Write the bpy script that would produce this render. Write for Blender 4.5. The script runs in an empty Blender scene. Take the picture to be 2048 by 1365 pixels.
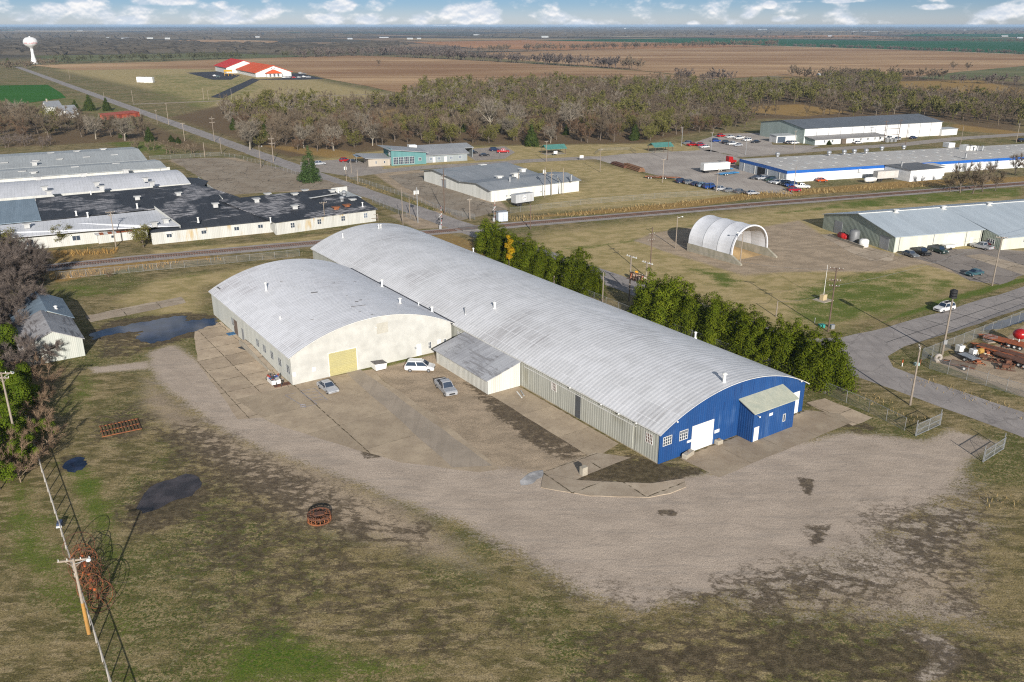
import bpy, bmesh, math, random
import numpy as np
from mathutils import Vector, Matrix
R = math.radians
scene = bpy.context.scene
COL = scene.collection
random.seed(7)
rng = np.random.default_rng(7)

# ---------------------------------------------------------------- survey: site measured off the photograph's ground plane
FPX, CX, CY, HY, HC = 1700., 1024., 682.5, 50., 55.
PITCH = math.atan((CY - HY) / FPX)
cp_, sp_ = math.cos(PITCH), math.sin(PITCH)
def G(x, y, z=0.):
    a = (x - CX) / FPX; b = -(y - CY) / FPX
    r = (a, cp_ + b * sp_, -sp_ + b * cp_)
    t = (z - HC) / r[2]
    return Vector((r[0] * t, r[1] * t, z))
def PX(X, Y, Z):
    Z -= HC; d = Y * cp_ - Z * sp_; u = Y * sp_ + Z * cp_
    return (CX + FPX * X / d, CY - FPX * u / d)
def hgt(x, y, ytop):
    g = G(x, y); lo, hi = 0., 200.
    for _ in range(50):
        m = (lo + hi) / 2
        if PX(g.x, g.y, m)[1] > ytop: lo = m
        else: hi = m
    return lo
AZ = R(34.4)
UX, UY, VX, VY = -math.sin(AZ), math.cos(AZ), math.cos(AZ), math.sin(AZ)
def W(u, v, z=0.): return Vector((u * UX + v * VX, u * UY + v * VY, z))
SITE_ROT = AZ                      # local x = v (across), local y = u (along)
def ang(a, b): return math.atan2(b.y - a.y, b.x - a.x)

# ---------------------------------------------------------------- object helpers
def link(o): COL.objects.link(o); return o
def tag(o, label=None, cat=None, group=None, kind=None):
    if label: o['label'] = label
    if cat: o['category'] = cat
    if group: o['group'] = group
    if kind: o['kind'] = kind
    return o
def thing(name, label, cat, loc=(0, 0, 0), rz=0., group=None):
    o = link(bpy.data.objects.new(name, None)); o.empty_display_size = .3
    o.location = loc; o.rotation_euler = (0, 0, rz)
    return tag(o, label, cat, group)
def copy_tree(o, parent=None, kids=True):
    c = o.copy(); COL.objects.link(c)
    if parent is not None: c.parent = parent
    if kids:
        for ch in list(o.children): copy_tree(ch, c)
    return c
def paint(o, m):
    o.material_slots[0].link = 'OBJECT'; o.material_slots[0].material = m

class MB:
    """collects polygons; build() links them as one mesh object"""
    def __init__(s): s.v = []; s.f = []; s.uv = {}
    def add(s, vs, fs):
        o = len(s.v); s.v += [tuple(p) for p in vs]; s.f += [tuple(i + o for i in f) for f in fs]; return s
    def box(s, x0, x1, y0, y1, z0, z1):
        return s.add([(x0,y0,z0),(x1,y0,z0),(x1,y1,z0),(x0,y1,z0),(x0,y0,z1),(x1,y0,z1),(x1,y1,z1),(x0,y1,z1)],
                     [(0,3,2,1),(4,5,6,7),(0,1,5,4),(1,2,6,5),(2,3,7,6),(3,0,4,7)])
    def quad(s, a, b, c, d): return s.add([a, b, c, d], [(0,1,2,3)])
    def poly(s, pts): return s.add(pts, [tuple(range(len(pts)))])
    def tube(s, a, b, r0, r1=None, n=8, cap=True):
        a = Vector(a); b = Vector(b); r1 = r0 if r1 is None else r1
        d = (b - a).normalized(); x = d.orthogonal().normalized(); y = d.cross(x)
        vs = []
        for p, r in ((a, r0), (b, r1)):
            for i in range(n):
                t = 2 * math.pi * i / n; vs.append(p + x * (r * math.cos(t)) + y * (r * math.sin(t)))
        fs = [(i, (i + 1) % n, n + (i + 1) % n, n + i) for i in range(n)]
        if cap: fs += [tuple(range(n))[::-1], tuple(range(n, 2 * n))]
        return s.add(vs, fs)
    def bar(s, a, b, w, h=None):        # rectangular bar
        a = Vector(a); b = Vector(b); h = w if h is None else h
        d = (b - a).normalized(); up = Vector((0,0,1)) if abs(d.z) < .95 else Vector((1,0,0))
        x = d.cross(up).normalized(); y = x.cross(d)
        vs = [p + x*(i*w/2) + y*(j*h/2) for p in (a, b) for i, j in ((-1,-1),(1,-1),(1,1),(-1,1))]
        return s.add(vs, [(3,2,1,0),(4,5,6,7),(0,1,5,4),(1,2,6,5),(2,3,7,6),(3,0,4,7)])
    def prism(s, pts, axis, a, b):      # polygon (2D) swept along axis between a and b
        def put(p, t):
            if axis == 'y': return (p[0], t, p[1])
            if axis == 'x': return (t, p[0], p[1])
            return (p[0], p[1], t)
        n = len(pts); vs = [put(p, a) for p in pts] + [put(p, b) for p in pts]
        fs = [tuple(range(n))[::-1], tuple(range(n, 2*n))] + [(i, (i+1) % n, n + (i+1) % n, n + i) for i in range(n)]
        return s.add(vs, fs)
    def lathe(s, prof, n=20, c=(0,0)):
        vs = []; fs = []
        for r, z in prof:
            for i in range(n):
                t = 2*math.pi*i/n; vs.append((c[0] + r*math.cos(t), c[1] + r*math.sin(t), z))
        for j in range(len(prof) - 1):
            for i in range(n): fs.append((j*n+i, j*n+(i+1) % n, (j+1)*n+(i+1) % n, (j+1)*n+i))
        fs.append(tuple(range(n))[::-1]); fs.append(tuple(range((len(prof)-1)*n, len(prof)*n)))
        return s.add(vs, fs)
    def ball(s, c, r, n=10, m=6, sz=1.):
        vs = [(c[0], c[1], c[2] - r*sz)]; fs = []
        for j in range(1, m):
            ph = -math.pi/2 + math.pi*j/m
            for i in range(n):
                t = 2*math.pi*i/n
                vs.append((c[0]+r*math.cos(ph)*math.cos(t), c[1]+r*math.cos(ph)*math.sin(t), c[2]+r*sz*math.sin(ph)))
        vs.append((c[0], c[1], c[2] + r*sz)); k = len(vs) - 1
        for i in range(n):
            fs.append((0, 1+(i+1) % n, 1+i)); fs.append((k, 1+(m-2)*n+i, 1+(m-2)*n+(i+1) % n))
        for j in range(m - 2):
            for i in range(n): fs.append((1+j*n+i, 1+j*n+(i+1) % n, 1+(j+1)*n+(i+1) % n, 1+(j+1)*n+i))
        return s.add(vs, fs)
    def torus(s, c, r, t, axis='z', n=24, m=5, a0=0., a1=None):
        a1 = 2*math.pi if a1 is None else a1; full = abs(a1 - a0 - 2*math.pi) < 1e-6
        k = n if full else n + 1; vs = []
        for i in range(k):
            th = a0 + (a1 - a0)*i/n
            for j in range(m):
                ph = 2*math.pi*j/m; rr = r + t*math.cos(ph); p = (rr*math.cos(th), rr*math.sin(th), t*math.sin(ph))
                if axis == 'x': p = (p[2], p[0], p[1])
                if axis == 'y': p = (p[0], p[2], p[1])
                vs.append((c[0]+p[0], c[1]+p[1], c[2]+p[2]))
        fs = []
        for i in range(n if full else n):
            i2 = (i + 1) % k
            for j in range(m): fs.append((i*m+j, i2*m+j, i2*m+(j+1) % m, i*m+(j+1) % m))
        return s.add(vs, fs)
    def build(s, name, mat, parent=None, smooth=False, loc=None, rz=0.):
        me = bpy.data.meshes.new(name); me.from_pydata(s.v, [], s.f); me.update()
        bm = bmesh.new(); bm.from_mesh(me); bmesh.ops.recalc_face_normals(bm, faces=bm.faces); bm.to_mesh(me); bm.free()
        if smooth: me.shade_smooth()
        if mat: me.materials.append(mat)
        o = link(bpy.data.objects.new(name, me))
        if parent is not None: o.parent = parent
        if loc is not None: o.location = loc; o.rotation_euler = (0, 0, rz)
        return o
def raw_mesh(name, verts, faces, mat, parent=None, loc=None):
    """verts (n,3) array, faces (m,k) int array"""
    verts = np.asarray(verts, dtype=np.float32); faces = np.asarray(faces, dtype=np.int32)
    me = bpy.data.meshes.new(name); n, (m, k) = len(verts), faces.shape
    me.vertices.add(n); me.vertices.foreach_set('co', verts.ravel())
    me.loops.add(m*k); me.loops.foreach_set('vertex_index', faces.ravel())
    me.polygons.add(m); me.polygons.foreach_set('loop_start', np.arange(0, m*k, k, dtype=np.int32))
    me.polygons.foreach_set('loop_total', np.full(m, k, dtype=np.int32))
    me.update(calc_edges=True); me.validate()
    if mat: me.materials.append(mat)
    o = link(bpy.data.objects.new(name, me))
    if parent is not None: o.parent = parent
    if loc is not None: o.location = loc
    return o

# ---------------------------------------------------------------- materials
def nd(t, typ, ins=None, **props):
    n = t.nodes.new(typ)
    for k, v in props.items(): setattr(n, k, v)
    for k, v in (ins or {}).items():
        if isinstance(v, bpy.types.NodeSocket): t.links.new(v, n.inputs[k])
        else:
            if isinstance(v, tuple) and len(v) == 3 and n.inputs[k].type == 'RGBA': v = v + (1.,)
            n.inputs[k].default_value = v
    return n
def newmat(name):
    m = bpy.data.materials.new(name); m.use_nodes = True; t = m.node_tree; t.nodes.clear()
    return m, t
def finish(m, t, col, rough=.8, metal=0., bump=None, bstr=.3, bdist=.05, spec=.5, alpha=None):
    b = nd(t, 'ShaderNodeBsdfPrincipled', {'Base Color': col, 'Roughness': rough, 'Metallic': metal, 'Specular IOR Level': spec})
    if bump is not None:
        bn = nd(t, 'ShaderNodeBump', {'Strength': bstr, 'Distance': bdist, 'Height': bump}); t.links.new(bn.outputs[0], b.inputs['Normal'])
    out = nd(t, 'ShaderNodeOutputMaterial')
    if alpha is not None:
        tr = nd(t, 'ShaderNodeBsdfTransparent'); mx = nd(t, 'ShaderNodeMixShader', {0: alpha, 1: tr.outputs[0], 2: b.outputs[0]})
        t.links.new(mx.outputs[0], out.inputs[0])
    else: t.links.new(b.outputs[0], out.inputs[0])
    return m
def mul(c, k): return tuple(min(1., x*k) for x in c)
def noise(t, co, scale, detail=4., rough=.55): return nd(t, 'ShaderNodeTexNoise', {'Vector': co, 'Scale': scale, 'Detail': detail, 'Roughness': rough}).outputs['Fac']
def remap(t, v, a, b, c=0., d=1.): return nd(t, 'ShaderNodeMapRange', {0: v, 1: a, 2: b, 3: c, 4: d}, interpolation_type='SMOOTHSTEP').outputs[0]
def lin(t, v, a, b, c=0., d=1.): return nd(t, 'ShaderNodeMapRange', {0: v, 1: a, 2: b, 3: c, 4: d}).outputs[0]
def mixc(t, f, a, b, mode='MIX'): return nd(t, 'ShaderNodeMixRGB', {0: f, 1: a, 2: b}, blend_type=mode).outputs[0]
def mth(t, op, a, b=None, c=None):
    ins = {0: a}
    if b is not None: ins[1] = b
    if c is not None: ins[2] = c
    return nd(t, 'ShaderNodeMath', ins, operation=op).outputs[0]
def mapping(t, co, scale=(1,1,1), rot=(0,0,0), loc=(0,0,0)):
    return nd(t, 'ShaderNodeMapping', {'Vector': co, 'Scale': scale, 'Rotation': rot, 'Location': loc}).outputs[0]

_cache = {}
def M(name, col, col2=None, scale=.6, stretch=(1,1,1), rough=.8, metal=0., contrast=.5, fine=None, bump=0., rand=0., spec=.5):
    """weathered surface: two tones broken up by stretched noise, fine speckle, optional per-object variation"""
    if name in _cache: return _cache[name]
    m, t = newmat(name); co = nd(t, 'ShaderNodeTexCoord').outputs['Object']
    c2 = col2 or mul(col, .8)
    n1 = noise(t, mapping(t, co, stretch), scale, 5.)
    f = remap(t, n1, .5 - contrast*.4, .5 + contrast*.4)
    c = mixc(t, f, col, c2)
    n2 = noise(t, co, fine or scale*9, 3.)
    c = mixc(t, 1., c, lin(t, n2, .3, .7, .86, 1.1), 'MULTIPLY')
    if rand:
        oi = nd(t, 'ShaderNodeObjectInfo').outputs['Random']
        c = mixc(t, 1., c, lin(t, oi, 0., 1., 1. - rand, 1. + rand), 'MULTIPLY')
    finish(m, t, c, rough, metal, n2 if bump else None, bump, spec=spec)
    _cache[name] = m; return m
def siding(name, col, col2, period=.3, axis=0, rough=.6, dirt=.5, dirtcol=None, lines=.18):
    """ribbed metal wall sheets: rib bump, sheet-to-sheet tone, vertical weather streaks, dirt at random"""
    if name in _cache: return _cache[name]
    m, t = newmat(name); tc = nd(t, 'ShaderNodeTexCoord').outputs['Object']
    sep = nd(t, 'ShaderNodeSeparateXYZ', {0: tc}).outputs
    run = mth(t, 'ADD', sep[0], sep[1])
    wav = mth(t, 'SINE', mth(t, 'MULTIPLY', run, 2*math.pi/period))
    cell = nd(t, 'ShaderNodeTexWhiteNoise', {'W': mth(t, 'FLOOR', mth(t, 'DIVIDE', run, period*3))}, noise_dimensions='1D').outputs[0]
    st = noise(t, mapping(t, tc, (1.2, 1.2, .12)), 1.1, 5.)
    big = noise(t, tc, .16, 4.)
    c = mixc(t, remap(t, st, .5 - .25*dirt, .5 + .35*dirt + .1), col, col2)
    if dirtcol: c = mixc(t, mth(t, 'MULTIPLY', remap(t, big, .5, .72), remap(t, st, .42, .62)), c, dirtcol)
    c = mixc(t, 1., c, lin(t, cell, 0., 1., .93, 1.05), 'MULTIPLY')
    c = mixc(t, 1., c, lin(t, wav, -1., -.6, 1. - lines, 1.), 'MULTIPLY')
    finish(m, t, c, rough, 0., wav, .5, .02)
    _cache[name] = m; return m
def seamroof(name, col, col2, spacing=.6, axis='x', rough=.5, patch=None, patchcol=None, pscale=.25, metal=0.):
    """standing-seam sheet roof: seams across local axis, faded patches"""
    if name in _cache: return _cache[name]
    m, t = newmat(name); tc = nd(t, 'ShaderNodeTexCoord').outputs['Object']
    sep = nd(t, 'ShaderNodeSeparateXYZ', {0: tc}).outputs
    run = sep[0] if axis == 'x' else sep[1]
    fr = mth(t, 'FRACT', mth(t, 'DIVIDE', run, spacing))
    seam = remap(t, mth(t, 'ABSOLUTE', mth(t, 'SUBTRACT', fr, .5)), .38, .5)
    cell = nd(t, 'ShaderNodeTexWhiteNoise', {'W': mth(t, 'FLOOR', mth(t, 'DIVIDE', run, spacing*4))}, noise_dimensions='1D').outputs[0]
    sc = (1.5, .15, 1.) if axis == 'x' else (.15, 1.5, 1.)
    st = noise(t, mapping(t, tc, sc), .8, 5.); big = noise(t, tc, .07, 5.)
    c = mixc(t, remap(t, mth(t, 'ADD', mth(t, 'MULTIPLY', st, .5), mth(t, 'MULTIPLY', big, .5)), .4, .62), col, col2)
    if patch: c = mixc(t, mth(t, 'MULTIPLY', remap(t, noise(t, tc, pscale, 4.), patch, patch + .07), remap(t, noise(t, mapping(t, tc, (.25, 2.2, 1.) if axis == 'x' else (2.2, .25, 1.)), 1.2, 4.), .45, .58)), c, patchcol)
    c = mixc(t, 1., c, lin(t, cell, 0., 1., .95, 1.04), 'MULTIPLY')
    c = mixc(t, mth(t, 'MULTIPLY', seam, .35), c, mul(col, .62))
    finish(m, t, c, rough, metal, seam, .4, .03)
    _cache[name] = m; return m
def flat(name, col, rough=.5, metal=0., spec=.5): return M(name, col, mul(col, .88), .8, rough=rough, metal=metal, spec=spec)
def glassmat(name='window_glass', col=(.025,.035,.05), rough=.08):
    if name in _cache: return _cache[name]
    m, t = newmat(name); tc = nd(t, 'ShaderNodeTexCoord').outputs['Object']
    c = mixc(t, noise(t, tc, .7), col, mul(col, 2.2)); finish(m, t, c, rough, 0., spec=.8)
    _cache[name] = m; return m

# shared materials
m_black = flat('black_rubber', (.018,.018,.02), .75)
m_dark = flat('dark_metal', (.05,.05,.055), .5)
m_steel = flat('galvanised_steel', (.42,.43,.44), .4, .6)
m_white = M('white_paint', (.72,.72,.70), (.62,.61,.58), .5, rough=.6)
m_trim = M('white_trim', (.66,.66,.64), (.55,.54,.5), .5, rough=.6)
m_wood = M('weathered_pole_wood', (.30,.25,.20), (.22,.18,.14), .5, (4,4,.4), rough=.85, rand=.2)
m_wood2 = M('brown_pole_wood', (.13,.085,.06), (.09,.06,.045), .5, (4,4,.4), rough=.85)
m_rust = M('rusty_iron', (.30,.10,.03), (.13,.05,.025), 2., rough=.9, fine=9)
m_rust2 = M('dark_rusty_iron', (.15,.06,.03), (.07,.035,.025), 2., rough=.9, fine=9)
m_conc = M('weathered_concrete', (.40,.36,.29), (.30,.26,.20), .35, rough=.9, fine=4)
m_glass = glassmat()
m_glassb = glassmat('pale_window_glass', (.10,.12,.15), .15)
# ================================================================ GROUND: one sheet to the horizon, cover types as blend weights
def axis_coords(lo, hi, step, far_lo, far_hi, g):
    c = list(np.arange(lo, hi + .01, step)); s = step; x = hi
    while x < far_hi: s *= g; x += s; c.append(x)
    s = step; x = lo; pre = []
    while x > far_lo: s *= g; x -= s; pre.append(x)
    return np.array(pre[::-1] + c)
gx = axis_coords(-80., 115., .6, -26000., 26000., 1.03)
gy = axis_coords(46., 235., .6, -900., 32000., 1.018)
NX, NY = len(gx), len(gy)
XX, YY = np.meshgrid(gx, gy)
PTS = np.stack([XX.ravel(), YY.ravel()], 1)
WGT = np.zeros((len(PTS), 12), dtype=np.float32)
C = dict(gravel=0, green=1, mud=2, straw=3, dirt=4, pale=5, far=6, mown_or_sunlit=7, wood=8, ruts=9)
def sdist(P, poly):
    poly = np.array(poly); n = len(poly); d = np.full(len(P), 1e9); inside = np.zeros(len(P), bool)
    for i in range(n):
        a = poly[i]; b = poly[(i+1) % n]; ab = b - a; t = np.clip(((P - a) @ ab) / (ab @ ab + 1e-9), 0, 1)
        d = np.minimum(d, np.hypot(*(P - a - t[:, None]*ab).T))
        cond = ((a[1] > P[:,1]) != (b[1] > P[:,1]))
        xi = a[0] + (P[:,1] - a[1])*ab[0]/(ab[1] if abs(ab[1]) > 1e-9 else 1e-9)
        inside ^= cond & (P[:,0] < xi)
    return np.where(inside, d, -d)
def cover(kind, pts, feather, amp=1., px=True):
    pw = [(G(*p).x, G(*p).y) if px else (p[0], p[1]) for p in pts]
    a = np.array(pw); lo = a.min(0) - feather; hi = a.max(0) + feather
    ix = np.where((PTS[:,0] > lo[0]) & (PTS[:,0] < hi[0]) & (PTS[:,1] > lo[1]) & (PTS[:,1] < hi[1]))[0]
    if not len(ix): return
    w = np.clip(.5 + sdist(PTS[ix], pw)/(2*feather), 0, 1)*amp
    k = C[kind]; WGT[ix, k] = np.maximum(WGT[ix, k], w)
def strip(kind, path, width, feather, amp=1.):
    """cover along a polyline of world points"""
    for a, b in zip(path[:-1], path[1:]):
        d = (b - a).normalized(); n = Vector((-d.y, d.x, 0))*(width/2); d = d*width*.3
        cover(kind, [a - d - n, b + d - n, b + d + n, a - d + n], feather, amp, px=False)
# yard
cover('gravel', [(300,735),(300,705),(345,690),(435,745),(490,790),(560,825),(680,868),(800,905),(940,925),(1085,950),(1300,970),(1430,945),(1560,890),(1700,865),(1850,885),(1905,860),(1990,885),(1935,918),(1900,985),(1790,1050),(1640,1110),(1480,1170),(1280,1225),(1180,1190),(1060,1110),(940,1055),(840,1015),(760,985),(650,942),(520,900),(410,840),(330,775)], 3.5)
cover('gravel', [(900,1030),(1120,1090),(1300,1180),(1290,1260),(1150,1210),(1020,1130)], 5., .70)
cover('gravel', [(170,735),(300,720),(310,740),(180,750)], 1.5, .7)
cover('pale', [(860,1020),(1100,1060),(1400,1100),(1700,1010),(1850,950),(1925,920),(1990,960),(2060,1030),(2060,1330),(1900,1300),(1700,1260),(1500,1245),(1300,1270),(1180,1200),(1000,1110)], 9., .66)
cover('pale', [(400,850),(560,910),(700,950),(860,1010),(900,1060),(760,1075),(620,1050),(500,960)], 8., .56)
cover('pale', [(1800,1255),(1900,1275),(1930,1320),(1880,1365),(1820,1365),(1860,1310)], 1.2, .85)
cover('pale', [(380,770),(440,850),(520,890),(470,900),(400,860)], 2., .5)
cover('dirt', [(740,742),(880,705),(1010,790),(1190,905),(1090,950),(990,945),(940,900)], 1.5, .95)
cover('mud', [(905,742),(1005,786),(1190,896),(1190,910),(1120,922),(1060,890),(975,825)], 1.5, .72)
cover('mud', [(1130,962),(1250,905),(1330,925),(1420,940),(1350,968),(1200,972)], 1., .85)
cover('mud', [(1600,800),(1650,800),(1760,858),(1735,875),(1640,850)], 1.5, .62)
cover('mud', [(225,1030),(300,960),(400,940),(440,980),(410,1030),(280,1080)], 2.5, .8)
cover('mud', [(610,1120),(720,1090),(770,1150),(650,1190)], 3., .55)
cover('mud', [(150,840),(280,795),(340,830),(300,890),(160,900)], 3., .5)
cover('mud', [(760,1040),(870,1020),(930,1070),(850,1110),(760,1090)], 3., .5)
cover('mud', [(1180,1250),(1500,1215),(1700,1230),(2060,1280),(2060,1400),(1100,1400)], 7., .74)
cover('mud', [(1680,1000),(1960,960),(2060,1030),(2060,1300),(1850,1240),(1700,1110)], 9., .60)
cover('mud', [(960,1060),(1120,1130),(1300,1160),(1500,1130),(1480,1240),(1200,1260),(1000,1170)], 8., .56)
cover('mud', [(1260,1170),(1500,1110),(1750,1090),(1900,1200),(1700,1260),(1300,1260)], 7., .58)
cover('mud', [(420,830),(560,900),(700,960),(820,1040),(900,1100),(760,1130),(480,1060),(330,960),(250,850)], 6., .60)
cover('mud', [(190,640),(260,650),(330,690),(260,720),(180,720)], 2.5, .55)
cover('mud', [(1595,955),(1630,958),(1625,992),(1600,990)], .5, .75)
cover('mud', [(1310,1015),(1360,1018),(1355,1038),(1320,1036)], .4, .62)
cover('mud', [(1600,1050),(1670,1045),(1665,1090),(1620,1095)], 1., .60)
cover('mud', [(720,905),(760,895),(765,915),(730,920)], .5, .8)
cover('green', [(-20,960),(80,945),(150,1080),(205,1230),(190,1260),(90,1230),(-20,1130)], 4., .66)
cover('green', [(430,1300),(560,1235),(690,1290),(720,1380),(430,1380)], 5., .88)
cover('green', [(560,1330),(700,1300),(900,1290),(900,1380),(560,1380)], 3., .60)
cover('green', [(95,930),(150,890),(230,960),(260,1150),(200,1130)], 3., .72)
cover('green', [(110,740),(200,735),(250,770),(170,830),(110,800)], 5., .60)
cover('green', [(200,1230),(280,1200),(300,1380),(220,1380)], 2., .5)
cover('green', [(80,560),(200,570),(320,590),(180,600),(100,590)], 2., .5)
cover('green', [(730,735),(890,700),(900,715),(760,750)], .8, .6)
cover('green', [(100,575),(300,560),(440,540),(420,552),(250,575)], 2., .5)
cover('dirt', [(280,735),(430,840),(700,940),(880,1040),(1010,1160),(820,1120),(560,1050),(390,930),(270,820)], 7., .80)
cover('dirt', [(1150,1190),(1300,1225),(1700,1130),(1900,1000),(2060,1060),(2060,1280),(1700,1250),(1400,1245),(1200,1250)], 8., .62)
cover('mud', [(130,850),(560,900),(860,1050),(1150,1200),(1330,1390),(300,1390),(240,1150)], 12., .47)
cover('mud', [(640,1230),(900,1200),(1100,1290),(1000,1380),(700,1380)], 7., .50)
def path(px): return [G(*p) for p in px]
DRV = [(290,720),(340,745),(400,800),(470,850),(560,890),(680,925),(820,960),(980,990),(1150,1012),(1320,1015),(1470,985),(1600,940),(1740,905),(1860,890),(1960,900)]
for off in (-12, 3, 16):
    strip('ruts', path([(x - off*.25, y + off) for x, y in DRV]), .75, .8, .62)
strip('ruts', path([(360,740),(430,812),(520,868),(640,905),(780,940)]), .6, .7, .60)
strip('ruts', path([(1960,905),(1850,960),(1700,1010),(1520,1060),(1350,1110)]), .9, .9, .58); strip('ruts', path([(980,1000),(1120,1060),(1300,1120),(1480,1150)]), .9, .9, .55)
strip('ruts', path([(700,960),(560,1000),(430,1080),(330,1180)]), .8, .9, .55); strip('ruts', path([(720,985),(590,1030),(470,1110),(360,1220)]), .8, .9, .55)
cover('mud', [(115,945),(120,915),(165,905),(185,925),(165,945)], 1.2, .8)
cover('mud', [(225,640),(300,632),(380,625),(440,630),(436,660),(380,678),(300,698),(255,685),(270,670),(180,685),(176,665)], 2., .85)
# east side
cover('green', [(1540,575),(1660,545),(1790,530),(1940,560),(1960,575),(1800,635),(1640,665),(1560,640)], 6., .60)
cover('green', [(1340,525),(1460,540),(1520,570),(1440,585)], 5., .62)
cover('green', [(1010,495),(1180,488),(1300,470),(1400,440),(1600,415),(1800,385),(2060,370),(2060,395),(1640,425),(1450,440),(1300,485),(1150,505)], 4., .60)
cover('green', [(1700,672),(1800,640),(1920,604),(2060,565),(2060,550),(1900,590),(1760,640)], 1.5, .74)
cover('green', [(1280,560),(1500,640),(1680,680),(1640,700),(1290,590)], 2., .5)
cover('dirt', [(1270,480),(1310,465),(1380,455),(1520,455),(1600,440),(1660,480),(1780,510),(1900,520),(1760,545),(1600,545),(1480,550),(1330,505)], 3., .9)
cover('dirt', [(1800,515),(1980,500),(2060,500),(2060,545),(1990,560),(1930,555)], 2., .8)
cover('pale', [(1265,482),(1340,460),(1390,470),(1390,510),(1330,505)], 2., .8)
cover('dirt', [(1860,720),(1990,690),(2060,640),(2060,800),(1960,760)], 1.2, .9)
cover('pale', [(1860,715),(1990,690),(2060,640),(2060,800),(1960,765)], 2., .5)
cover('dirt', [(1300,480),(1560,500),(1900,520),(1700,540),(1480,560)], 4., .6)
cover('straw', [(1020,440),(1350,420),(1500,400),(1880,372),(2060,368),(2060,352),(1800,362),(1500,385),(1350,405),(1060,432)], 2., .68)
cover('straw', [(80,540),(300,510),(420,497),(430,520),(300,530),(110,568)], 1.5, .7)
cover('straw', [(80,500),(250,495),(230,530),(80,535)], 2., .6)
cover('straw', [(760,480),(960,520),(1000,500),(880,455)], 2., .55)
cover('mown_or_sunlit', [(1010,500),(1200,560),(1330,600),(1560,680),(1700,668),(2060,560),(2060,380),(1880,385),(1500,415),(1300,435),(1060,460)], 10., .68)  # east field: paler tone paints in the brightening opposite the sun
cover('mown_or_sunlit', [(1020,430),(1160,360),(1000,330),(1060,320),(1180,320),(1340,360),(1520,395),(1340,412)], 8., .78)
cover('mown_or_sunlit', [(620,320),(760,300),(1060,290),(1400,285),(1560,300),(1180,318),(900,335),(700,350)], 6., .78)
cover('mown_or_sunlit', [(300,555),(430,540),(620,510),(620,540),(430,575),(420,640),(300,640),(190,610)], 5., .66)
cover('mown_or_sunlit', [(300,500),(560,480),(760,455),(760,475),(560,492),(300,515)], 2.5, .8)
# middle distance lots
cover('dirt', [(330,320),(470,315),(600,350),(740,375),(700,385),(560,385),(430,390),(400,350)], 3., .85)
cover('dirt', [(740,345),(850,340),(1000,400),(1020,420),(920,440),(800,385)], 2., .85)
cover('dirt', [(770,430),(880,420),(950,455),(830,460)], 2., .7)
cover('mown_or_sunlit', [(300,130),(560,142),(690,170),(830,196),(700,210),(420,225),(330,190),(100,140)], 20., .75)
cover('green', [(280,150),(480,145),(560,175),(420,225),(280,200)], 15., .5)
cover('wood', [(300,240),(450,205),(660,215),(830,175),(1000,165),(1330,160),(1600,165),(1800,150),(2060,165),(2060,290),(1880,245),(1540,240),(1300,290),(900,295),(560,320),(330,240)], 10., .62)
cover('wood', [(-20,230),(120,215),(300,240),(480,310),(320,300),(260,285),(-20,300)], 8., .6)
cover('straw', [(730,225),(800,215),(840,245),(770,260)], 8., .7)
cover('straw', [(1490,212),(1600,208),(1720,225),(1600,235),(1490,225)], 8., .7)
cover('straw', [(1780,163),(1960,160),(2060,180),(2060,192),(1880,185),(1790,175)], 12., .75)
cover('straw', [(1540,150),(1720,148),(1680,160),(1560,162)], 12., .6)
cover('straw', [(1890,245),(2060,265),(2060,275),(1900,262)], 5., .6)
cover('straw', [(480,288),(650,318),(760,320),(700,300),(560,290)], 4., .6)
cover('green', [(-20,200),(140,190),(260,215),(330,260),(200,260),(-20,250)], 8., .5)
cover('green', [(200,285),(320,280),(370,300),(310,315),(230,300)], 5., .62)
r_ = np.hypot(PTS[:,0], PTS[:,1]); WGT[:, C['far']] = np.clip((r_ - 1300)/900, 0, 1)
ii = np.arange(NX*NY).reshape(NY, NX)
faces = np.stack([ii[:-1,:-1], ii[:-1,1:], ii[1:,1:], ii[1:,:-1]], -1).reshape(-1, 4)

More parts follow.
